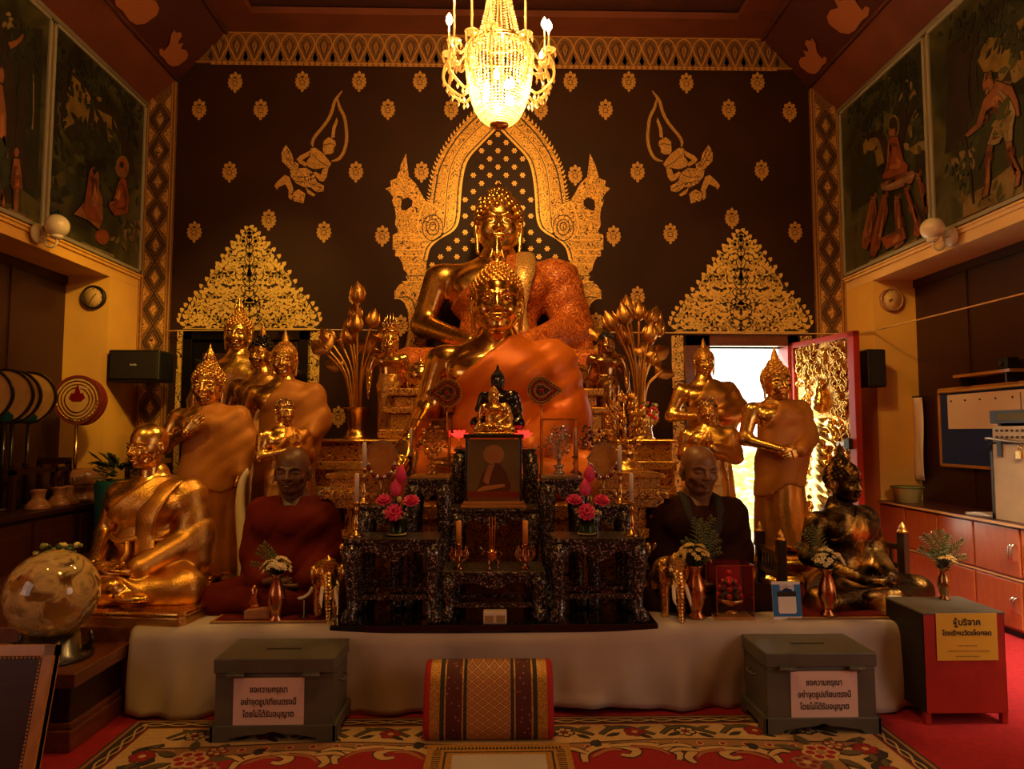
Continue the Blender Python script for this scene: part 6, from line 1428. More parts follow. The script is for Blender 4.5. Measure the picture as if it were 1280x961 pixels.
def cup(px, py, Y, lab, s=1):
    p = WX(px, py, -3.9); o = thing('stemmed_jar', lab, 'jar', (-3.9, p.y, .90), scale=s, group=None); m = MB(); m.lathe([(.10, 0), (.105, .01), (.09, .04), (.06, .075), (.052, .085), (.05, .11), (.062, .15), (.066, .155), (.05, .15), (0, .14)], 24); m.build('jar', ['ceramic'], o)
    m = MB(); m.lathe([(.0, .158), (.064, .156), (.066, .162), (.03, .17), (0, .172)], 24); m.build('lid', ['ceramic'], o)
cup(47, 632, 5.25, 'brown waisted jar on the sideboard, nearest the overlapping fans'); cup(73, 624, 5.60, 'brown waisted jar on the sideboard, in the middle'); cup(84, 619, 5.95, 'brown waisted jar on the sideboard, beside the drum')
p = WX(116, 590, -4.0); o = thing('offering_drum', 'low round wooden drum with black lettering on the sideboard', 'drum', (-3.99, 6.88, .90)); m = MB(); m.lathe([(.20, 0), (.21, .02), (.16, .06), (.15, .09), (.20, .13), (.22, .15)], 32); m.build('foot', ['ceramic'], o); m = MB(); m.lathe([(.21, .15), (.24, .17), (.235, .27), (.20, .30)], 32); m.build('bowl', ['ceramic'], o)
text('.AM CUP', .075, 'ink', o, (.02, -.245, .185))
o = thing('wooden_chair', 'dark slat-backed chair at the column foot behind the drum', 'chair', (-3.42, 7.05, 0)); m = MB()
for i in range(10): m.span((-.17+i*.036, -.012, .95), (-.155+i*.036, .006, 1.24))
m.span((-.22, -.02, 1.24), (.22, .014, 1.30)); m.span((-.22, -.02, .90), (.22, .014, .95)); m.build('backrest', ['gilt_wood'], o); m = MB(); m.span((-.22, -.42, .42), (.22, .02, .46)); m.build('seat', ['dark_red_wood'], o)
for sx in (-1, 1):
    for y, z in ((-.40, .42), (0, 1.25)): m = MB(); m.span((sx*.20-.02, y-.02, 0), (sx*.20+.02, y+.02, z)); m.build('leg', ['dark_red_wood'], o)
p = W(153, 584, 6.5); o = thing('flower_pot', 'dark teal pot of foliage behind the gold monk', 'plant', (p.x, 6.5, PZ)); m = MB(); m.lathe([(.16, 0), (.20, .25), (.22, .62), (.20, .66), (0, .64)], 24); m.build('pot', ['teal'], o); m = MB(); rr = random.Random(2)
for i in range(90): a = rr.uniform(0, 2*PI); q = rr.uniform(.3, 1); c = Vector((.26*q*math.cos(a), .2*q*math.sin(a), .74+rr.uniform(-.08, .16))); m.tube([tuple(c*.6+Vector((0, 0, .28))), tuple(c), tuple(c+Vector((.05*math.cos(a), .05*math.sin(a), rr.uniform(-.03, .04))))], [.004, .026, .002], 6, 0 if i % 5 else 1, True, None, .35)
m.build('foliage', ['leaf_dark', 'leaf'], o)

# ------------------------------------------------------------------ on and before the wooden step
bp = W(66, 741, 3.80); o = thing('crystal_ball', 'large clear crystal ball on a dark stand on the wooden step', 'crystal ball', (bp.x, 3.80, .38)); zc = bp.z-.38; R = .222
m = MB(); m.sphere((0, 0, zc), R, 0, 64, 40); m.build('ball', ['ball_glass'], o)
m = MB(); m.lathe([(.20, 0), (.20, .02), (.15, .035), (.13, zc-R+.02), (.10, zc-R+.02), (.10, .03), (0, .03)], 28)
for i in range(5): a = 2*PI*i/5+.4; m.tube([(.15*math.cos(a), .15*math.sin(a), .02), (.19*math.cos(a), .19*math.sin(a), .07), (.175*math.cos(a), .175*math.sin(a), .125)], [.02, .016, .012], 8)
m.build('stand', ['black_wood'], o)
p = W(66, 700, 4.2); o = thing('flower_pot', 'pot of small dark flowers behind the crystal ball', 'plant', (p.x-.0, 4.26, PZ)); m = MB(); m.lathe([(.09, 0), (.12, .2), (.13, .26), (0, .25)], 20); m.build('pot', ['ceramic'], o); m = MB(); rr = random.Random(3)
for i in range(110): a = rr.uniform(0, 2*PI); q = rr.uniform(.2, 1); m.sphere((.13*q*math.cos(a), .10*q*math.sin(a), .34+rr.uniform(-.06, .09)), rr.uniform(.012, .022), rr.choice((0, 0, 1, 2)), 6, 5)
m.build('flowers', ['leaf_dark', 'leaf', 'flower_yellow'], o)
o = thing('framed_board', 'dark panel in a gilt wooden frame leaning on the wooden step', 'picture frame', (-2.34, 3.20, 0), rot=(-.24, 0, -.0)); m = MB(); w0, w1, z1 = -.85, .335, .60; m.span((w0, 0, 0.02), (w1, .03, z1-.02)); m.build('panel', ['dark_red_wood'], o)
m = MB()
for a, b in (((w0, -.015, 0), (w1, .04, .05)), ((w0, -.015, z1-.05), (w1, .04, z1)), ((w0, -.015, 0), (w0+.05, .04, z1)), ((w1-.05, -.015, 0), (w1, .04, z1))): m.span(a, b)
for i in range(60): m.sphere((w0+.05+(w1-w0-.1)*i/59, -.016, z1-.056), .006, 0, 6, 4)
for i in range(34): m.sphere((w1-.056, -.016, .05+(z1-.1)*i/33), .006, 0, 6, 4)
m.build('moulding', ['gilt_wood'], o, bevel=.006)

# ------------------------------------------------------------------ donation boxes
SIGN = 'ขอความกรุณา\nอย่าจุดธูปเทียนตรงนี้\nโดยไม่ได้รับอนุญาต'
def donation(lab, px0, px1, yf, tilt, sx0, sx1, sy0, sy1):
    x0, x1 = XA(px0, yf), XA(px1, yf); w = x1-x0; d = .36; h = .405; o = thing('donation_box', lab, 'donation box', ((x0+x1)/2, yf, .012), tilt); m = MB()
    m.span((-w/2+.02, .012, .07), (w/2-.02, d-.01, h-.075)); m.build('body', ['grey_box'], o, bevel=.004); m = MB(); m.span((-w/2+.012, .004, h-.072), (w/2-.012, d, h)); ld = m.build('lid', ['grey_box'], o, bevel=.006)
    m = MB(); m.span((-.09, d*.45, h-.002), (.09, d*.45+.014, h+.002)); m.build('slot', ['black'], ld)
    m = MB(); n = 16; f = [(-w/2, 0), (-w/2+.09, 0), (-w/2+.10, .018), (-w/2+.20, .035), (-.05, .038), (0, .052), (.05, .038), (w/2-.20, .035), (w/2-.10, .018), (w/2-.09, 0), (w/2, 0), (w/2, .082), (-w/2, .082)]
    m.prism(f, 0, .02); m.prism(f, d-.01, d+.01); g = [(0, 0), (.08, 0), (.10, .03), (d-.10, .03), (d-.08, 0), (d, 0), (d, .082), (0, .082)]; m.prism(g, -w/2, -w/2+.02, axis='x'); m.prism(g, w/2-.02, w/2, axis='x'); m.build('plinth', ['grey_box'], o, bevel=.004)
    for q in (-1, 1):
        m = MB(); m.span((q*w*.30-.04, -.012, h-.088), (q*w*.30+.04, .006, h-.064)); m.tube([(q*w*.30-.045, -.014, h-.076), (q*w*.30+.045, -.014, h-.076)], .009, 8); m.build('hasp', ['grey_box'], o)
    for q in (-1, 1): m = MB(); m.tube([(q*(w/2-.014), d*.35, h-.14), (q*(w/2+.008), d*.38, h-.15), (q*(w/2+.008), d*.62, h-.15), (q*(w/2-.014), d*.65, h-.14)], .006, 6); m.build('handle', ['grey_box'], o)
    k = yf/880; cx = XA((sx0+sx1)/2, yf)-(x0+x1)/2; zt = W(640, sy0, yf).z-.012; zb = W(640, sy1, yf).z-.012; ww = (sx1-sx0)*k
    m = MB(); m.span((cx-ww/2, .008, zb+.006), (cx+ww/2, .0105, zt+.006)); s = m.build('paper_sign', ['paper'], o); text(SIGN, .042, 'ink', s, (cx, .0065, zt-.064), gap=1.42, bold=.0004, sx=.80); return o
donation('grey metal donation box with white sign, on the crystal ball side', 270, 425, 3.64, .0, 299, 384, 847, 906)
donation('grey metal donation box with white sign, beside the red donation box', 949, 1092, 3.67, .0, 982, 1065, 844, 904)
o = thing('donation_box', 'red metal donation box with a yellow sign and flower vase on top', 'donation box', (XA(1197, 3.80), 3.80, .004), .0); w, h, d = .444, .575, .36; m = MB(); m.span((-w/2, 0, .055), (w/2, .006, h)); m.span((-w/2, 0, .055), (-w/2+.006, d, h), 1); m.span((w/2-.006, 0, .055), (w/2, d, h)); m.span((-w/2, d-.006, .055), (w/2, d, h)); m.span((-w/2, 0, .055), (w/2, d, .06)); m.build('body', ['red_paint', 'black_metal'], o, bevel=.002)
m = MB(); m.span((-w/2-.003, -.003, h-.004), (w/2+.003, d+.003, h+.008)); m.build('top', ['grey_box'], o, bevel=.003); m = MB(); m.span((-w/2-.002, .12, h-.12), (-w/2+.004, .26, h-.105)); m.build('slot', ['black'], o)
for sx in (-1, 1):
    for y in (.02, d-.02): m = MB(); m.span((sx*(w/2-.015)-.015, y-.015, 0), (sx*(w/2-.015)+.015, y+.015, .058)); m.build('leg', ['red_paint'], o)
m = MB(); x0, x1, z0, z1 = XA(1162, 3.80)-XA(1197, 3.80), XA(1237, 3.80)-XA(1197, 3.80), h-.243, h+.004; m.span((x0, -.006, z0), (x1, -.0035, z1)); s = m.build('yellow_sign', ['paper_yellow'], o); cx = (x0+x1)/2
text('ตู้บริจาค', .047, 'ink', s, (cx, -.0075, z1-.062), bold=.001, name='heading'); text('โรงเรียนวัดเจ็ดยอด', .035, 'ink', s, (cx, -.0075, z1-.115), bold=.001)
m = MB(); rr = random.Random(8)
for z, L in ((z1-.17, .055), (z1-.198, .11), (z1-.226, .065)):
    x = cx-L
    while x < cx+L: l = rr.uniform(.006, .018); m.span((x, -.0072, z-.002), (x+l, -.006, z+.003)); x += l+.004
m.build('small_print', ['ink_soft'], s)

# ------------------------------------------------------------------ rugs, bolster
o = thing('patterned_rug', 'red carpet rug with cream floral border before the altar', 'rug', (.06, 2.875, .002)); X, Ya, Yb = 1.98, -1.2, 1.06; m = MB()
m.prism([(-X, Ya), (X, Ya), (X, Yb-.05), (X-.05, Yb), (-X+.05, Yb), (-X, Yb-.05)], 0, .010, 1, axis='z'); zz = [.010]
def lay(L, mt, w=None, closed=False, up=.0005):
    zz[0] += up*.02; z = zz[0]
    if w is None: m.prism(L, .006, z, mt, axis='z')
    else: m.ribbon(L, w, .006, z, mt, closed, axis='z')
def band(i, mt): lay([(-X+i, Ya), (X-i, Ya), (X-i, Yb-i), (-X+i, Yb-i)], mt)
band(.012, 3); band(.03, 1); 
def chain(path, mt, amp, n):
    for sgn in (-1, 1):
        L = []
        for q in range(n*6+1):
            t = q/(n*6); a = Vector((*path[0], 0)).lerp(Vector((*path[1], 0)), t); dv = (Vector((*path[1], 0))-Vector((*path[0], 0))).normalized(); nn = Vector((-dv.y, dv.x, 0)); b = a+nn*amp*sgn*math.sin(q*PI/6); L.append((b.x, b.y))
        lay(L, mt, .010)
for (a, b), n in ((((-X+.06, Yb-.062), (X-.06, Yb-.062)), 30), (((-X+.075, Ya), (-X+.075, Yb-.06)), 18), (((X-.075, Ya), (X-.075, Yb-.06)), 18)): chain((a, b), 2, .018, n)
band(.10, 6); band(.115, 2); 
def flower(cx, cy, r, cols, n=6, rot=0):
    for k in range(n):
        a = 2*PI*k/n+rot; lay([(cx+r*(.62*math.cos(a)+.46*math.cos(a+q*PI/4)), cy+r*(.62*math.sin(a)+.46*math.sin(a+q*PI/4))) for q in range(8)], cols[0])
    for k in range(n):
        a = 2*PI*k/n+rot; lay([(cx+r*(.60*math.cos(a)+.28*math.cos(a+q*PI/3)), cy+r*(.60*math.sin(a)+.28*math.sin(a+q*PI/3))) for q in range(6)], cols[1])
    lay([(cx+r*.3*math.cos(q*PI/4), cy+r*.3*math.sin(q*PI/4)) for q in range(8)], cols[2])
def leafl(cx, cy, a, l, mt): lay([(cx+math.cos(a)*x-math.sin(a)*y, cy+math.sin(a)*x+math.cos(a)*y) for x, y in ((0, 0), (l*.35, l*.2), (l*.7, l*.16), (l, 0), (l*.7, -l*.16), (l*.35, -l*.2))], mt)
rr = random.Random(12); B = .115
def scroll(L, mt, w0, out=1):
    c = smooth_curve(L, 5); n = len(c); ws = [w0*(.35+.65*math.sin(PI*min(1, (i+1)/n*.9+.05))) for i in range(n)]
    lay(c, out, [q+.016 for q in ws]); lay(c, mt, ws)
for i in range(11):
    x = -X+B+.30+i*(2*X-2*B-.6)/10; y = Yb-B-.085
    scroll([(x-.15, y-.04), (x-.08, y+.04), (x, y+.045), (x+.07, y+.0), (x+.13, y-.045)], 5, .025); flower(x+(.03 if i % 2 else -.02), y-.01, .055, (6, 0, 2) if i % 2 else (1, 2, 6), 6, i)
    for a in (.4, 2.6, 3.6, 5.6): leafl(x+.05*math.cos(a), y+.05*math.sin(a), a, .09, 5 if a < 3 else 1)
for s in (-1, 1):
    for i in range(8):
        y = Yb-B-.32-i*.24; x = s*(X-B-.125); scroll([(x-.06, y-.12), (x+.06, y-.05), (x-.05, y+.05), (x+.05, y+.12)], 4, .035); flower(x, y, .06, (6, 0, 2), 6, i); leafl(x, y+.05, 1.2, .09, 5); leafl(x, y-.05, -1.8, .09, 5)
# wavy inner edge of the cream border, tan band with red spots, red field
def field(off):
    L = []
    for i in range(61):
        x = -X+B+off+(2*X-2*B-2*off)*i/60; t = i/60; L.append((x, Yb-B-.14-off*.62-.035*math.cos(t*4*PI)-.02*abs(math.sin(t*2*PI))))
    return L[::-1]+[(-X+B+.25+off*.5, Yb-B-.35), (-X+B+.25+off*.5, Ya), (X-B-.25-off*.5, Ya), (X-B-.25-off*.5, Yb-B-.35)]
lay(field(.10), 1); lay(field(.12), 3)
for q in field(.185)[1:60:2]: lay([(q[0]+.020*math.cos(a*PI/4), q[1]+.026*math.sin(a*PI/4)) for a in range(8)], 2); lay([(q[0]+.013*math.cos(a*PI/4), q[1]+.018*math.sin(a*PI/4)) for a in range(8)], 0)
lay(field(.25), 1); lay(field(.27), 0)
for s in (-1, 1):
    for (x, y, k, q) in ((.60, .60, 1.0, 1), (1.05, .56, .9, -1), (.55, .2, 1.1, 1), (1.1, .15, 1.1, -1), (.6, -.25, 1.1, 1)):
        fl = lambda L: [(s*(x+q*px*k), y+py*k) for px, py in L]
        scroll(fl([(-.24, -.09), (-.23, .0), (-.15, .07), (-.04, .07), (.02, .02), (-.01, -.03), (-.06, -.02)]), 2, .050); scroll(fl([(-.10, .075), (.05, .09), (.16, .055), (.22, -.02), (.20, -.08)]), 2, .045); scroll(fl([(.14, .06), (.24, .08), (.30, .05)]), 2, .032)
        scroll(fl([(-.22, .0), (-.29, .05), (-.34, .03)]), 2, .032); scroll(fl([(-.15, .07), (-.17, .11), (-.14, .13)]), 4, .03); scroll(fl([(-.20, -.04), (-.12, .03), (-.05, .03)]), 3, .022, 0); scroll(fl([(.0, .07), (.12, .04), (.17, -.02)]), 3, .020, 0)
    for (x, y) in ((1.50, .58), (1.36, .1), (.26, .1)):
        for a in range(7): leafl(s*x+.08*math.cos(a*.9), y+.08*math.sin(a*.9), a*.9, .13, 5)
        flower(s*x, y, .085, (2, 0, 3), 6); flower(s*(x-.11), y-.10, .065, (3, 6, 2), 5); flower(s*x+.1, y+.08, .05, (6, 2, 3), 5)
m.build('pile', ['rug_red', 'rug_dark', 'rug_cream', 'rug_tan', 'ink', 'rug_green', 'rug_maroon'], o)
# bolster cushion with woven bands
o = thing('bolster_cushion', 'red bolster cushion with woven gold and maroon bands before the altar', 'cushion', (XA(611.5, 3.63), 3.62, .014)); w = .63; prof = smooth_curve([(.02, .0), (-.012, .05), (.0, .17), (.05, .29), (.12, .345), (.19, .345), (.26, .29), (.31, .17), (.325, .05), (.29, 0)], 4)
n = N('lattice_cloth'); s1 = n.n('SeparateXYZ', Vector=n.co()); zz_ = n.math('MULTIPLY', s1.outputs[2], 1.0)
a1 = n.math('PINGPONG', n.math('ADD', n.math('MULTIPLY', s1.outputs[0], .65), zz_), .0185); a2 = n.math('PINGPONG', n.math('SUBTRACT', n.math('MULTIPLY', s1.outputs[0], .65), zz_), .0185)
ln = n.math('MINIMUM', a1, a2); ctr = n.math('MINIMUM', n.math('SUBTRACT', .0145, a1), n.math('SUBTRACT', .0145, a2))
f1 = n.ramp(n.math('MULTIPLY', ln, 50), (.10, 1), (.18, 0)); f2 = n.ramp(n.math('MULTIPLY', ln, 50), (.30, 0), (.36, 1))
n.set('Base Color', n.mix(f1, n.mix(f2, (.22, .045, .012), (.42, .17, .05)), (.62, .36, .10))); n.set('Roughness', .6); M['lattice_cloth'] = n.m
n = N('maroon_cloth'); v = n.n('TexVoronoi', _feature='F1', Vector=n.co(), Scale=42); n.set('Base Color', n.mix(n.ramp(v.outputs[0], (.16, 1), (.24, 0)), (.085, .010, .008), (.38, .14, .09))); n.set('Roughness', .7); M['maroon_cloth'] = n.m
M['gold_cloth'] = plain('gold_cloth', (.60, .33, .06), .45, .35, var=(150, (.30, .13, .02), .45, .6), bump=(200, .3, .003)); M['black_cloth'] = plain('black_cloth', (.022, .018, .014), .8, var=(300, (.10, .08, .04), .55, .62)); M['red_cloth'] = plain('red_cloth', (.42, .010, .014), .7)
bands = [(0, .020, 'red_cloth'), (.020, .070, 'gold_cloth'), (.070, .092, 'black_cloth'), (.092, .100, 'gold_cloth'), (.100, .180, 'maroon_cloth'), (.180, .188, 'gold_cloth'), (.188, .205, 'black_cloth'), (.205, .425, 'lattice_cloth'), (.425, .442, 'black_cloth'), (.442, .450, 'gold_cloth'), (.450, .530, 'maroon_cloth'), (.530, .538, 'gold_cloth'), (.538, .560, 'black_cloth'), (.560, .610, 'gold_cloth'), (.610, .63, 'red_cloth')]
def section(x, k=1.0): return [(x-w/2, .155+(p[0]-.155)*k, .17+(p[1]-.17)*k) for p in prof]
for i, (a, b, mt) in enumerate(bands):
    m = MB(); N0 = len(prof); V = section(a)+section(b); F = [(q, (q+1) % N0, N0+(q+1) % N0, N0+q) for q in range(N0)]; 
    if i == 0: V += section(a-.012, .93)+[(a-w/2-.02, .155, .17)]; F += [(q, 2*N0+q, 2*N0+(q+1) % N0, (q+1) % N0) for q in range(N0)]+[(2*N0+q, 3*N0, 2*N0+(q+1) % N0) for q in range(N0)]
    if i == len(bands)-1: V += section(b+.012, .93)+[(b-w/2+.02, .155, .17)]; F += [(N0+q, N0+(q+1) % N0, 2*N0+(q+1) % N0, 2*N0+q) for q in range(N0)]+[(2*N0+q, 2*N0+(q+1) % N0, 3*N0) for q in range(N0)]
    m.add(V, F, 0, True); m.build('woven_band' if 0 < i < len(bands)-1 else 'end_panel', [mt], o)
# gold-bordered kneeling mat in front of the bolster
o = thing('kneeling_mat', 'gold-bordered mat with a pale centre lying before the bolster', 'mat', (XA(624, 3.55), 3.08, .016)); w, d = .345, .48; m = MB(); m.span((-w, -d, 0), (w, d, .012)); m.build('border', ['gold_cloth'], o)
m = MB(); 
for i in range(36): x = -w+.05+(2*w-.10)*i/35; m.prism([(x-.007, d-.055), (x+.007, d-.055), (x, d-.025)], .012, .0135, axis='z')
for s in (-1, 1):
    for i in range(40): y = -d+.05+(2*d-.12)*i/39; m.prism([(s*(w-.03), y-.003), (s*(w-.07), y-.003), (s*(w-.07), y+.003), (s*(w-.03), y+.003)], .012, .0135, axis='z')
m.ribbon([(-w+.09, -d+.09), (w-.09, -d+.09), (w-.09, d-.085), (-w+.09, d-.085)], .012, .012, .0137, 0, True, axis='z'); m.build('black_pattern', ['black_cloth'], o)
m = MB(); m.span((-w+.125, -d+.12, .012), (w-.125, d-.115, .014)); m.build('pale_centre', ['cloth'], o)

# ------------------------------------------------------------------ elephants
def elephant_mesh():
    g = Field((-.42, -.62, -.02), (.42, .82, 1.06), .018); g.u(g.ell((0, .30, .66), (.25, .40, .27)), .05); g.u(g.ell((0, -.10, .78), (.19, .19, .20)), .08); g.u(g.ell((0, -.13, .92), (.13, .12, .08)), .06)
    for s in (-1, 1):
        g.u(g.cone((s*.15, .04, .55), (s*.15, .0, .03), .10, .075), .04); g.u(g.cone((s*.15, .58, .55), (s*.15, .60, .03), .11, .08), .04); g.u(g.ell((s*.24, -.02, .74), (.07, .10, .17)), .03)
        g.u(g.cone((s*.09, -.24, .66), (s*.10, -.34, .58), .045, .03), .03)
    tr = [(0, -.24, .74), (0, -.33, .58), (0, -.36, .40), (0, -.36, .22), (0, -.39, .06), (0, -.43, -.0)]
    for (a, b), (ra, rb) in zip(zip(tr, tr[1:]), ((.11, .085), (.085, .068), (.068, .055), (.055, .042), (.042, .03))): g.u(g.cone(a, b, ra, rb), .03)
    g.d += .006*np.sin(g.z*110)*(g.y < -.2); return g.mesh()
em = elephant_mesh()
def elephant(lab, px, py, Y, h, rz):
    p = W(px, py, Y); o = thing('elephant_figure', lab, 'elephant figure', (p.x, Y, PZ+.012), rz, h); join_meshes([(*em, None, 0)], 'body', ['gold'], o)
    for s in (-1, 1): m = MB(); m.tube(smooth_curve([(s*.10, -.33, .58), (s*.125, -.42, .42), (s*.13, -.48, .33), (s*.115, -.55, .29)], 4), [.034]*6+[.028, .022, .016, .012, .010, .006, .004], 8); m.build('tusk', ['ivory'], o)
    m = MB(); m.sphere((0, .30, .70), (.262, .24, .25), 0, 20, 14); m.build('saddle_cloth', ['carved_gold'], o); m = MB(); m.prism([(-.12, .98), (.12, .98), (.08, .80), (0, .70), (-.08, .80)], -.30, -.20); m.lathe([(.12, .0), (.13, .03), (.06, .06), (.0, .12)], 16, (0, -.13, .97)); m.build('headdress', ['carved_gold'], o)
elephant('gilt elephant figure with white tusks beside the maroon-robed monk', 408, 785, 4.24, .335, .30); elephant('gilt elephant figure with white tusks beside the copper vase near the red case', 842, 785, 4.22, .345, .08)
m = MB()

# ------------------------------------------------------------------ vases of cut flowers
def flower_vase(lab, loc, hv, mat, flowers, ferns, seed, spread=.10, fz=.10, lean=0, fern_side=1, cols=('flower_white', 'pistil', 'leaf', 'leaf_dark')):
    o = thing('flower_vase', lab, 'flower vase', loc); k = hv; m = MB(); m.lathe([(.16*k, 0), (.17*k, .03*k), (.10*k, .10*k), (.13*k, .20*k), (.19*k, .42*k), (.17*k, .62*k), (.085*k, .86*k), (.12*k, .97*k), (.15*k, k), (.13*k, k), (0, .9*k)], 24); m.build('vase', [mat], o); rr = random.Random(seed)
    m = MB()
    for i in range(flowers):
        a = rr.uniform(0, 2*PI); q = rr.uniform(.1, 1)**.6; c = Vector((lean+spread*q*math.cos(a), -.02+spread*.7*q*math.sin(a), k+fz*(1.25-q*q*.8)+rr.uniform(-.02, .02)))
        d = (c-Vector((lean*.4, 0, k-.02))).normalized(); T = Matrix.Translation(c) @ d.to_track_quat('Z', 'Y').to_matrix().to_4x4(); r = rr.uniform(.011, .017)
        for pz in range(7): b = 2*PI*pz/7; m.add([(0, 0, 0), (r*math.cos(b-.3), r*math.sin(b-.3), .004), (r*1.35*math.cos(b), r*1.35*math.sin(b), .003), (r*math.cos(b+.3), r*math.sin(b+.3), .004), (0, 0, .006)], [(0, 1, 2, 3), (4, 3, 2, 1)], 0, False, T)
        m.sphere((0, 0, .004), r*.4, 1, 6, 4, T); m.tube([(0, 0, k-.03), tuple(c*.55+Vector((0, 0, k-.0))*.45), tuple(c)], .0018, 4, 3)
    m.build('blossoms', list(cols), o)
    m = MB()
    for (dx, dz, l) in ferns:
        c = smooth_curve([(0, .01, k-.02), (dx*.4, .015, k+dz*.6), (dx, .02, k+dz)], 6)
        m.tube(c, .0025, 4, 0)
        for j, p in enumerate(c[3:]):
            t = Vector(c[min(j+4, len(c)-1)])-Vector(c[j+2]); t = t.normalized() if t.length else Vector((0, 0, 1)); s_ = t.cross(Vector((0, 1, 0))).normalized()
            for q in (-1, 1):
                ll = l*(1.0-.5*j/len(c)); e = Vector(p)+s_*q*ll+t*ll*.55; m.tube([p, tuple(Vector(p).lerp(e, .5)+Vector((0, -.004, .004))), tuple(e)], [.0025, .0085, .001], 5, 0, True, None, .4)
    for i in range(12): a = rr.uniform(0, 2*PI); q = Vector((lean+spread*.8*math.cos(a), spread*.6*math.sin(a), k+rr.uniform(-.02, .07))); m.tube([(0, 0, k-.03), tuple(q*.6+Vector((0, 0, k*.4))), tuple(q)], [.002, .012, .001], 5, 1, True, None, .4)
    m.build('ferns', ['leaf', 'leaf_dark'], o); return o
def vz(px, Y): return (XA(px, Y), Y, PZ+.012)
flower_vase('brass vase of white chrysanthemums before the maroon-robed monk', vz(349, 4.16), .265, 'copper', 46, [(-.12, .12, .035), (-.09, .16, .04), (-.05, .13, .03), (-.15, .05, .03)], 1, .085, .07)
flower_vase('copper vase of cream flowers and ferns before the brown-robed monk', vz(868, 4.17), .30, 'copper', 52, [(.06, .24, .05), (.10, .20, .05), (.14, .15, .05), (.02, .26, .05), (.15, .08, .04), (-.06, .14, .04), (.11, .27, .04)], 2, .10, .10, -.02, cols=('flower_yellow', 'pistil', 'leaf', 'leaf_dark'))
flower_vase('brass vase of white daisies before the blotchy gilt Buddha', (XA(1030, 4.16), 4.16, PZ+.024), .27, 'copper', 44, [(-.12, .20, .04), (-.08, .23, .045), (-.16, .13, .04), (-.04, .22, .04)], 3, .095, .09)
flower_vase('bronze vase of ferns standing on the red donation box', (XA(1176, 4.08), 4.09, .587), .185, 'bronze', 10, [(.0, .20, .045), (-.05, .18, .04), (-.10, .17, .04), (.10, .10, .04), (.13, .14, .04), (.05, .17, .04), (-.12, .10, .035), (.14, .05, .035), (.03, .12, .04), (-.05, .08, .04)], 4, .06, .05, 0, cols=('flower_yellow', 'pistil', 'leaf', 'leaf_dark'))
# red-backed glass case with a garland bowl
o = thing('garland_case', 'small glass case with red and green garland bowl beside the copper vase', 'display case', (XA(914.5, 4.14), 4.22, PZ+.008)); w, d, h = .215, .20, .315; m = MB()
for sx in (-1, 1):
    for sy in (-1, 1): m.span((sx*w/2-.003, sy*d/2-.003, .02), (sx*w/2+.003, sy*d/2+.003, h))
    m.span((sx*w/2-.003, -d/2, h-.006), (sx*w/2+.003, d/2, h)); m.span((-w/2, sx*d/2-.003, h-.006), (w/2, sx*d/2+.003, h)); m.span((sx*w/2-.003, -d/2, .018), (sx*w/2+.003, d/2, .024))
m.build('frame', ['copper'], o); m = MB(); m.span((-w/2-.004, -d/2-.004, 0), (w/2+.004, d/2+.004, .018)); m.build('base', ['gilt_wood'], o); m = MB(); m.span((-w/2, -d/2-.001, .02), (w/2, -d/2, h)); m.span((-w/2, -d/2, h), (w/2, d/2, h+.002)); m.span((-w/2-.001, -d/2, .02), (-w/2, d/2, h)); m.span((w/2, -d/2, .02), (w/2+.001, d/2, h)); m.build('pane', ['case_glass'], o)
m = MB(); m.span((-w/2+.01, d/2-.006, .02), (w/2-.01, d/2-.001, h-.01)); m.build('red_backing', ['red_cloth'], o)
m = MB(); m.lathe([(.045, .018), (.048, .026), (.02, .035), (.016, .055), (.05, .075), (.078, .088), (.084, .105), (.078, .105), (0, .09)], 28); m.build('bowl', ['gold'], o); m = MB(); m.lathe([(.066, .105), (.045, .135), (.018, .155), (0, .16)], 20); rr = random.Random(6)
for i in range(30): a = 2*PI*i/10; r = (.066, .058, .036)[i//10]; m.sphere((r*math.cos(a), r*math.sin(a), (.125, .165, .20)[i//10]), .016, 1 if i % 2 else 0, 7, 5)
m.sphere((0, -.01, .205), .028, 1, 10, 8); m.sphere((-.0, -.0, .25), .018, 1, 8, 6); m.build('garland', ['leaf_dark', 'red_flower', 'flower_white'], o)
# blue stand card
o = thing('card_stand', 'blue upright card with a white pocket beside the red garland case', 'card', (XA(981, 4.12), 4.125, PZ+.008), rot=(-.10, 0, 0)); m = MB(); m.span((-.083, 0, 0), (.083, .006, .215)); m.build('card', ['white'], o); m = MB(); m.span((-.083, -.002, .018), (.083, 0, .198)); m.build('blue_face', ['blue'], o); m = MB(); m.prism([(-.046, .035), (.046, .035), (.052, .045), (.052, .135), (-.052, .135), (-.052, .045)], -.0045, -.002); m.build('white_pocket', ['white'], o); m = MB(); m.span((-.054, -.0055, .130), (.054, -.002, .158)); m.prism([(.03, .15), (.03, .172), (.012, .172), (.0, .18), (-.02, .17), (-.03, .15)], -.005, -.002, 1); m.span((-.038, -.003, .165), (.045, -.0025, .200), 2); m.build('header', ['rug_dark', 'blue_board', 'silver'], o); m = MB(); m.span((-.03, .0, .0), (.03, .09, .006)); m.build('foot', ['white'], o)
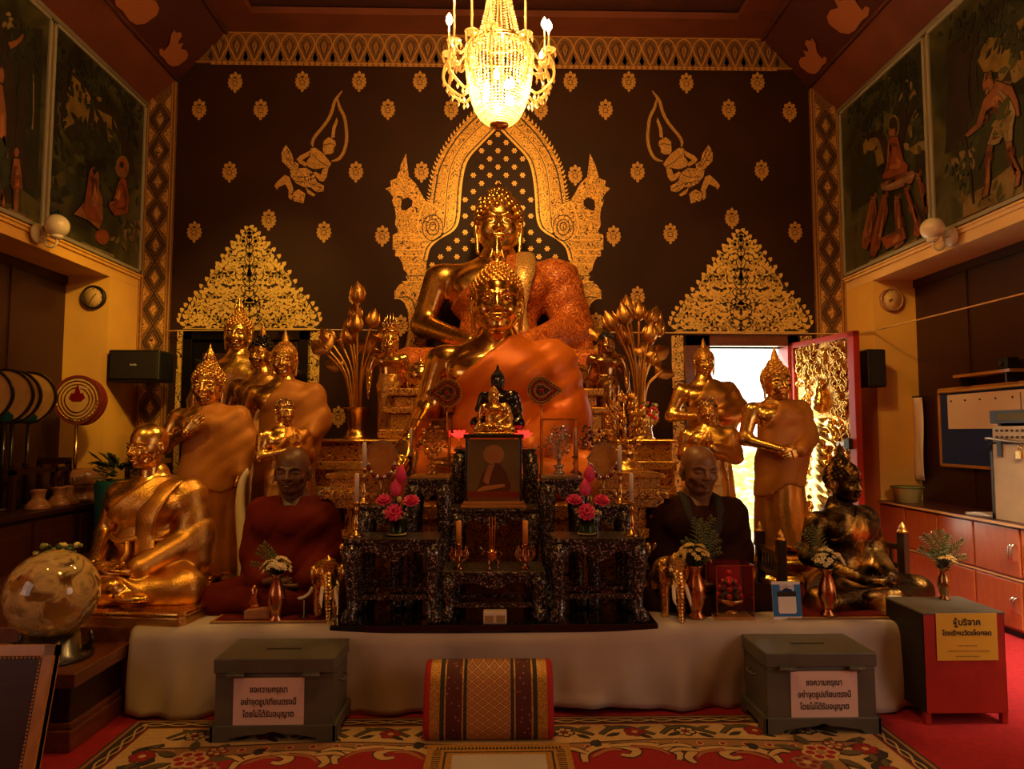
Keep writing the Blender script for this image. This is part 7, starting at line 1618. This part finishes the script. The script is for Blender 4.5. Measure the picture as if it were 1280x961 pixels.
# carved ivory tusk, white hands, little shrine figure
o = thing('ivory_tusk', 'upright curved ivory tusk behind the maroon-robed monk', 'tusk', (XA(309, 4.95), 4.95, PZ+.02)); m = MB(); m.lathe([(.075, 0), (.075, .03), (.05, .05)], 20); m.build('stand', ['black_wood'], o); k = 4.95/880; m = MB(); m.tube(smooth_curve([(0, 0, .04), (-.01, 0, .25), (-.03, 0, .42), (-.045, 0, .58), (-.035, 0, .72), (.0, 0, .80), (.01, 0, .81)], 5), [.050-.0012*i for i in range(31)], 12); m.build('tusk', ['ivory'], o)
o = thing('ivory_hand', 'small white carved hand beside the maroon-robed monk, fingers up', 'ornament', (XA(398, 4.72), 4.72, PZ)); m = MB(); m.lathe([(.05, 0), (.05, .02), (.012, .04), (.010, .50)], 14); m.build('stand', ['black_wood'], o); join_meshes([(*hand_mesh(.10, .034), hand_T((0, 0, .50), (.3, -.05, 1), (0, -1, 0), .26, True), 0)], 'hand', ['ivory'], o)
o = thing('ivory_tusk', 'short curved white tusk lying before the maroon-robed monk', 'tusk', (XA(385, 4.19), 4.20, PZ+.012)); m = MB(); m.tube(smooth_curve([(-.05, 0, .115), (-.015, 0, .12), (.02, 0, .145), (.035, 0, .18)], 4), [.004, .007, .009, .010, .011, .011, .011, .011, .011, .011, .011, .010, .009], 8); m.build('tusk', ['ivory'], o); m = MB(); m.lathe([(.03, 0), (.03, .01), (.006, .02), (.006, .118)], 12, (-.012, .0, 0)); m.build('stand', ['black_wood'], o)
o = thing('incense_block', 'small copper coloured block figure beside the white chrysanthemum vase', 'ornament', (XA(327, 4.18), 4.20, PZ+.022)); m = MB(); m.prism([(-.075, 0), (.075, 0), (.075, .05), (.04, .06), (-.05, .055), (-.075, .045)], -.05, .05); m.build('block', ['ceramic'], o, bevel=.006); m = MB(); m.lathe([(.025, .05), (.035, .09), (.02, .13), (.026, .16), (0, .185)], 14, (-.03, 0, 0)); m.build('figure', ['copper'], o)

# ------------------------------------------------------------------ low railings
def railing(lab, a, b, posts, ph, rh):
    A, B = Vector(a), Vector(b); o = thing('low_railing', lab, 'railing', a, math.atan2(B.y-A.y, B.x-A.x)); L = (B-A).length
    for i in range(posts):
        x = L*i/(posts-1); m = MB(); m.span((x-.028, -.028, 0), (x+.028, .028, ph)); ps = m.build('post', ['black_wood'], o, bevel=.004); m = MB(); m.lathe([(.034, 0), (.036, .012), (.022, .02), (.026, .03), (.016, .05), (0, .075)], 12, (x, 0, ph)); m.build('finial', ['gold_satin'], ps)
    m = MB()
    for z in (rh, rh-.13): m.span((0, -.018, z-.018), (L, .018, z+.018))
    n = int(L/.06)
    for i in range(n): m.span((L*(i+.5)/n-.010, -.012, rh-.12), (L*(i+.5)/n+.010, .012, rh-.01))
    m.span((0, -.014, .05), (L, .014, .09)); m.build('rail', ['black_wood'], o)
railing('black low railing with gilt post tips behind the white daisy vase', (XA(948, 4.95), 4.95, PZ), (XA(974, 4.52), 4.52, PZ), 2, .40, .30)
railing('black low railing with gilt post tips at the far side of the blotchy gilt Buddha', (2.58, 5.35, PZ), (2.81, 4.86, PZ), 2, .40, .30)
m = MB(); p = W(1083, 735, 4.2)
o = thing('offering_cup', 'small pale green cup by the corner of the red donation box', 'cup', (XA(1117, 4.16), 4.19, PZ+.024)); m = MB(); m.lathe([(.032, 0), (.038, .10), (.034, .10), (.03, .01), (0, .01)], 20); m.build('cup', ['flower_white'], o)

# ------------------------------------------------------------------ along the wall with the cabinets
o = thing('wall_cabinet', 'long red-brown row of low cupboards under the blue notice board', 'cabinet', (3.93, 5.7, 0)); Y0, Y1 = -1.6, 1.5; edges = [7.2, 6.75, 6.25, 5.78, 5.26, 4.78, 4.3]; m = MB(); m.span((.025, Y0, .05), (.46, Y1, .83), 0); m.span((.05, Y0, 0), (.46, Y1, .05), 1); m.build('body', ['red_paint', 'black'], o); m = MB(); m.span((-.012, Y0, .83), (.46, Y1, .86)); m.build('worktop', ['wood_side'], o, bevel=.004); m = MB(); m.span((-.016, Y0, .838), (-.010, Y1, .856)); m.span((.004, Y0, .432), (.022, Y1, .446)); m.build('pale_edging', ['shade_cream'], o)
for i in range(6):
    y1, y0 = edges[i]-5.7-.012, edges[i+1]-5.7+.012
    for z0, z1 in ((.46, .82), (.07, .42)):
        m = MB(); m.span((.0, y0, z0), (.024, y1, z1)); dr = m.build('door', ['cabinet_wood'], o, bevel=.004)
        if z0 > .4 and i == 1: m = MB(); m.tube([(0, y0+.03, .66), (-.03, y0+.03, .66)], .010, 8); m.sphere((-.035, y0+.03, .66), .014, 0, 8, 6); m.build('knob', ['silver'], dr)
        if i == 3: m = MB(); zc = (z0+z1)/2; [m.tube(smooth_curve([(0, y0+dy, zc-.06), (-.035, y0+dy, zc-.05), (-.035, y0+dy, zc+.05), (0, y0+dy, zc+.06)], 4), .007, 7) for dy in (.03, .06)]; m.build('handle', ['silver'], dr)
NB = (XR-.06); a = WX(1175, 488, NB); b = WX(1243, 585, NB); o = thing('notice_board', 'blue notice board with a wooden rim on the dark boards', 'notice board', (NB, a.y, b.z)); h = a.z-b.z; L = 1.9; m = MB(); m.span((-.012, -L, 0), (.005, 0, h)); m.build('felt', ['blue_board'], o); m = MB()
for u, v in (((-L, -.015), (0, .012)), ((-L, h-.012), (0, h+.015)), ((-.015, 0), (.012, h)), ((-L-.012, 0), (-L+.015, h))): m.span((-.022, u[0], u[1]), (.005, v[0], v[1]))
m.build('rim', ['gilt_wood'], o)
c = WX(1186, 494, NB); d = WX(1186, 536, NB); o = thing('pinned_paper', 'wide pink paper sheet pinned on the blue notice board', 'paper', (NB-.0145, c.y, d.z)); h = c.z-d.z; m = MB(); m.span((-.0025, -1.3, 0), (0, 0, h+.0)); m.build('sheet', ['paper'], o); m = MB()
for i in range(7): m.sphere((-.005, -.06-i*.2, h-.06), .009, 0, 7, 5)
m.build('pin', ['ink'], o); m = MB(); m.tube([(-.012, .12, h+.03), (-.012, -1.3, h+.035)], .012, 6); m.build('roll', ['shade_cream'], o)
# equipment on the cabinet
o = thing('amplifier_box', 'tall beige metal box with dark latches standing on the cupboards', 'equipment box', (3.985, 5.60, .86)); w, dpt, h = .40, .62, .60; m = MB(); m.span((0, -dpt, 0), (w, 0, h)); m.build('case', ['amp_grey'], o, bevel=.006); m = MB()
for y in (-.006, -dpt+.006): m.span((-.006, y-.012, .0), (.012, y+.012, h)); m.span((-.006, y-.016, h-.06), (.02, y+.016, h+.006)); m.span((-.006, y-.016, 0), (.02, y+.016, .05))
m.build('corner_guards', ['black_metal'], o); m = MB(); m.tube(smooth_curve([(-.008, .03, h+.03), (-.03, -.01, h+.045), (-.02, -dpt*.5, h+.02), (-.01, -dpt, h+.01)], 4), .010, 6); m.build('carry_strap', ['steel'], o); m = MB(); m.span((-.012, -.13, h-.10), (.002, -.08, h+.02)); m.build('latch', ['black_metal'], o); m = MB(); m.tube(smooth_curve([(-.01, -.30, h-.05), (-.01, -.30, h-.02), (-.01, -.335, h-.02), (-.01, -.335, h-.05)], 3), .005, 6); m.span((-.02, -.345, h-.11), (0, -.29, h-.05)); m.build('padlock', ['brass'], o)
o = thing('amplifier', 'grey amplifier with two rows of knobs on the beige box', 'amplifier', (3.99, 5.585, 1.475)); m = MB(); m.span((0, -.6, 0), (.36, 0, .125)); m.build('case', ['amp_grey'], o, bevel=.004); m = MB()
for z in (.04, .09):
    for i in range(9): m.lathe([(.009, 0), (.009, .014)], 8, T=Matrix.Translation((0, -.06-i*.055, z)) @ Matrix.Rotation(-PI/2, 4, 'Y'), mat=0)
m.build('knob_rows', ['ink'], o)
o = thing('radio_tuner', 'black tuner with an aerial on top of the grey amplifier', 'tuner', (3.985, 5.60, 1.600)); m = MB()
for y in (-.05, -.5): m.span((.04, y-.02, 0), (.30, y+.02, .022))
m.span((0, -.6, .022), (.34, 0, .125)); m.build('case', ['black_metal'], o, bevel=.003); m = MB(); m.span((-.004, -.45, .045), (.0, -.08, .10)); m.build('display', ['rug_green'], o); m = MB(); m.tube([(.05, -.28, .125), (.05, -.28, .26)], .003, 5); m.build('aerial', ['black_metal'], o)
p = WX(1232, 636, 4.1); o = thing('paper_stack', 'loose white papers on the cupboards beside the beige box', 'papers', (4.12, 5.82, .86)); rr = random.Random(1)
for i in range(5): m = MB(); m.box((0, 0, 0), (.21, .29, .003)); q = m.build('sheet', ['white'], o); q.location = (rr.uniform(-.015, .015), rr.uniform(-.015, .015), .002+.0035*i); q.rotation_euler = (0, 0, rr.uniform(-.2, .2))
o = thing('bottle', 'small white-labelled bottle beside the beige box', 'bottle', (4.26, 5.74, .86)); m = MB(); m.lathe([(.03, 0), (.032, .01), (.032, .10), (.026, .12), (.013, .135), (.013, .15)], 18); m.build('glass', ['case_glass'], o); m = MB(); m.lathe([(.033, .02), (.033, .095)], 18); m.build('label', ['white'], o); m = MB(); m.lathe([(.015, .145), (.015, .17), (0, .171)], 14); m.build('cap', ['black'], o)
p = WX(1150, 553, XR-.08); o = thing('hanging_banner', 'narrow pale cloth strip hanging at the column edge', 'banner', (XR-.09, 7.13, p.z)); m = MB(); V = []; F = []
for i in range(13):
    for j in range(5): V.append((.010*math.sin(j*1.5+i*.5)-.01, -.04-.05+j*.04, .46-.07*i))
for i in range(12):
    for j in range(4): F.append((i*5+j, i*5+j+1, i*5+j+6, i*5+j+5))
m.add(V, F, 0, True); q = m.build('strip', ['paper'], o); sd = q.modifiers.new('thickness', 'SOLIDIFY'); sd.thickness = .004; m = MB(); m.tube([(-.01, -.12, .47), (-.01, .09, .47)], .008, 6); m.build('rod', ['black_wood'], o)
a = WX(1208, 468, XR-.1); o = thing('wall_shelf', 'short wooden wall shelf above the blue notice board', 'shelf', (XR-.035, 6.1, a.z-.03)); m = MB(); m.span((-.16, -.42, 0), (0, .30, .025)); m.build('board', ['gilt_wood'], o); m = MB(); m.span((-.14, .22, -.08), (-.0, .24, 0)); m.build('bracket', ['black_wood'], o); m = MB(); m.span((-.14, -.36, -.08), (0, -.34, 0)); m.build('bracket', ['black_wood'], o)
o = thing('black_sensor_box', 'small black box on the wall shelf', 'box', (XR-.12, 5.80, a.z-.005)); m = MB(); m.span((-.05, -.07, 0), (.05, .07, .10)); m.build('casing', ['black'], o, bevel=.006); m = MB(); m.lathe([(.02, 0), (.022, .015), (0, .018)], 12, T=Matrix.Translation((-.05, 0, .05)) @ Matrix.Rotation(-PI/2, 4, 'Y')); m.build('lens', ['black_gloss'], o)
o = thing('plastic_bin', 'pale green basin on the cupboards behind the carved door', 'basin', (4.10, 6.98, .86)); m = MB(); m.lathe([(.11, 0), (.14, .14), (.15, .145), (.13, .14), (.10, .015), (0, .015)], 24); m.build('bowl', ['flower_yellow'], o); m = MB(); m.lathe([(.15, .14), (.155, .15), (.15, .158)], 24); m.build('rim', ['leaf'], o)
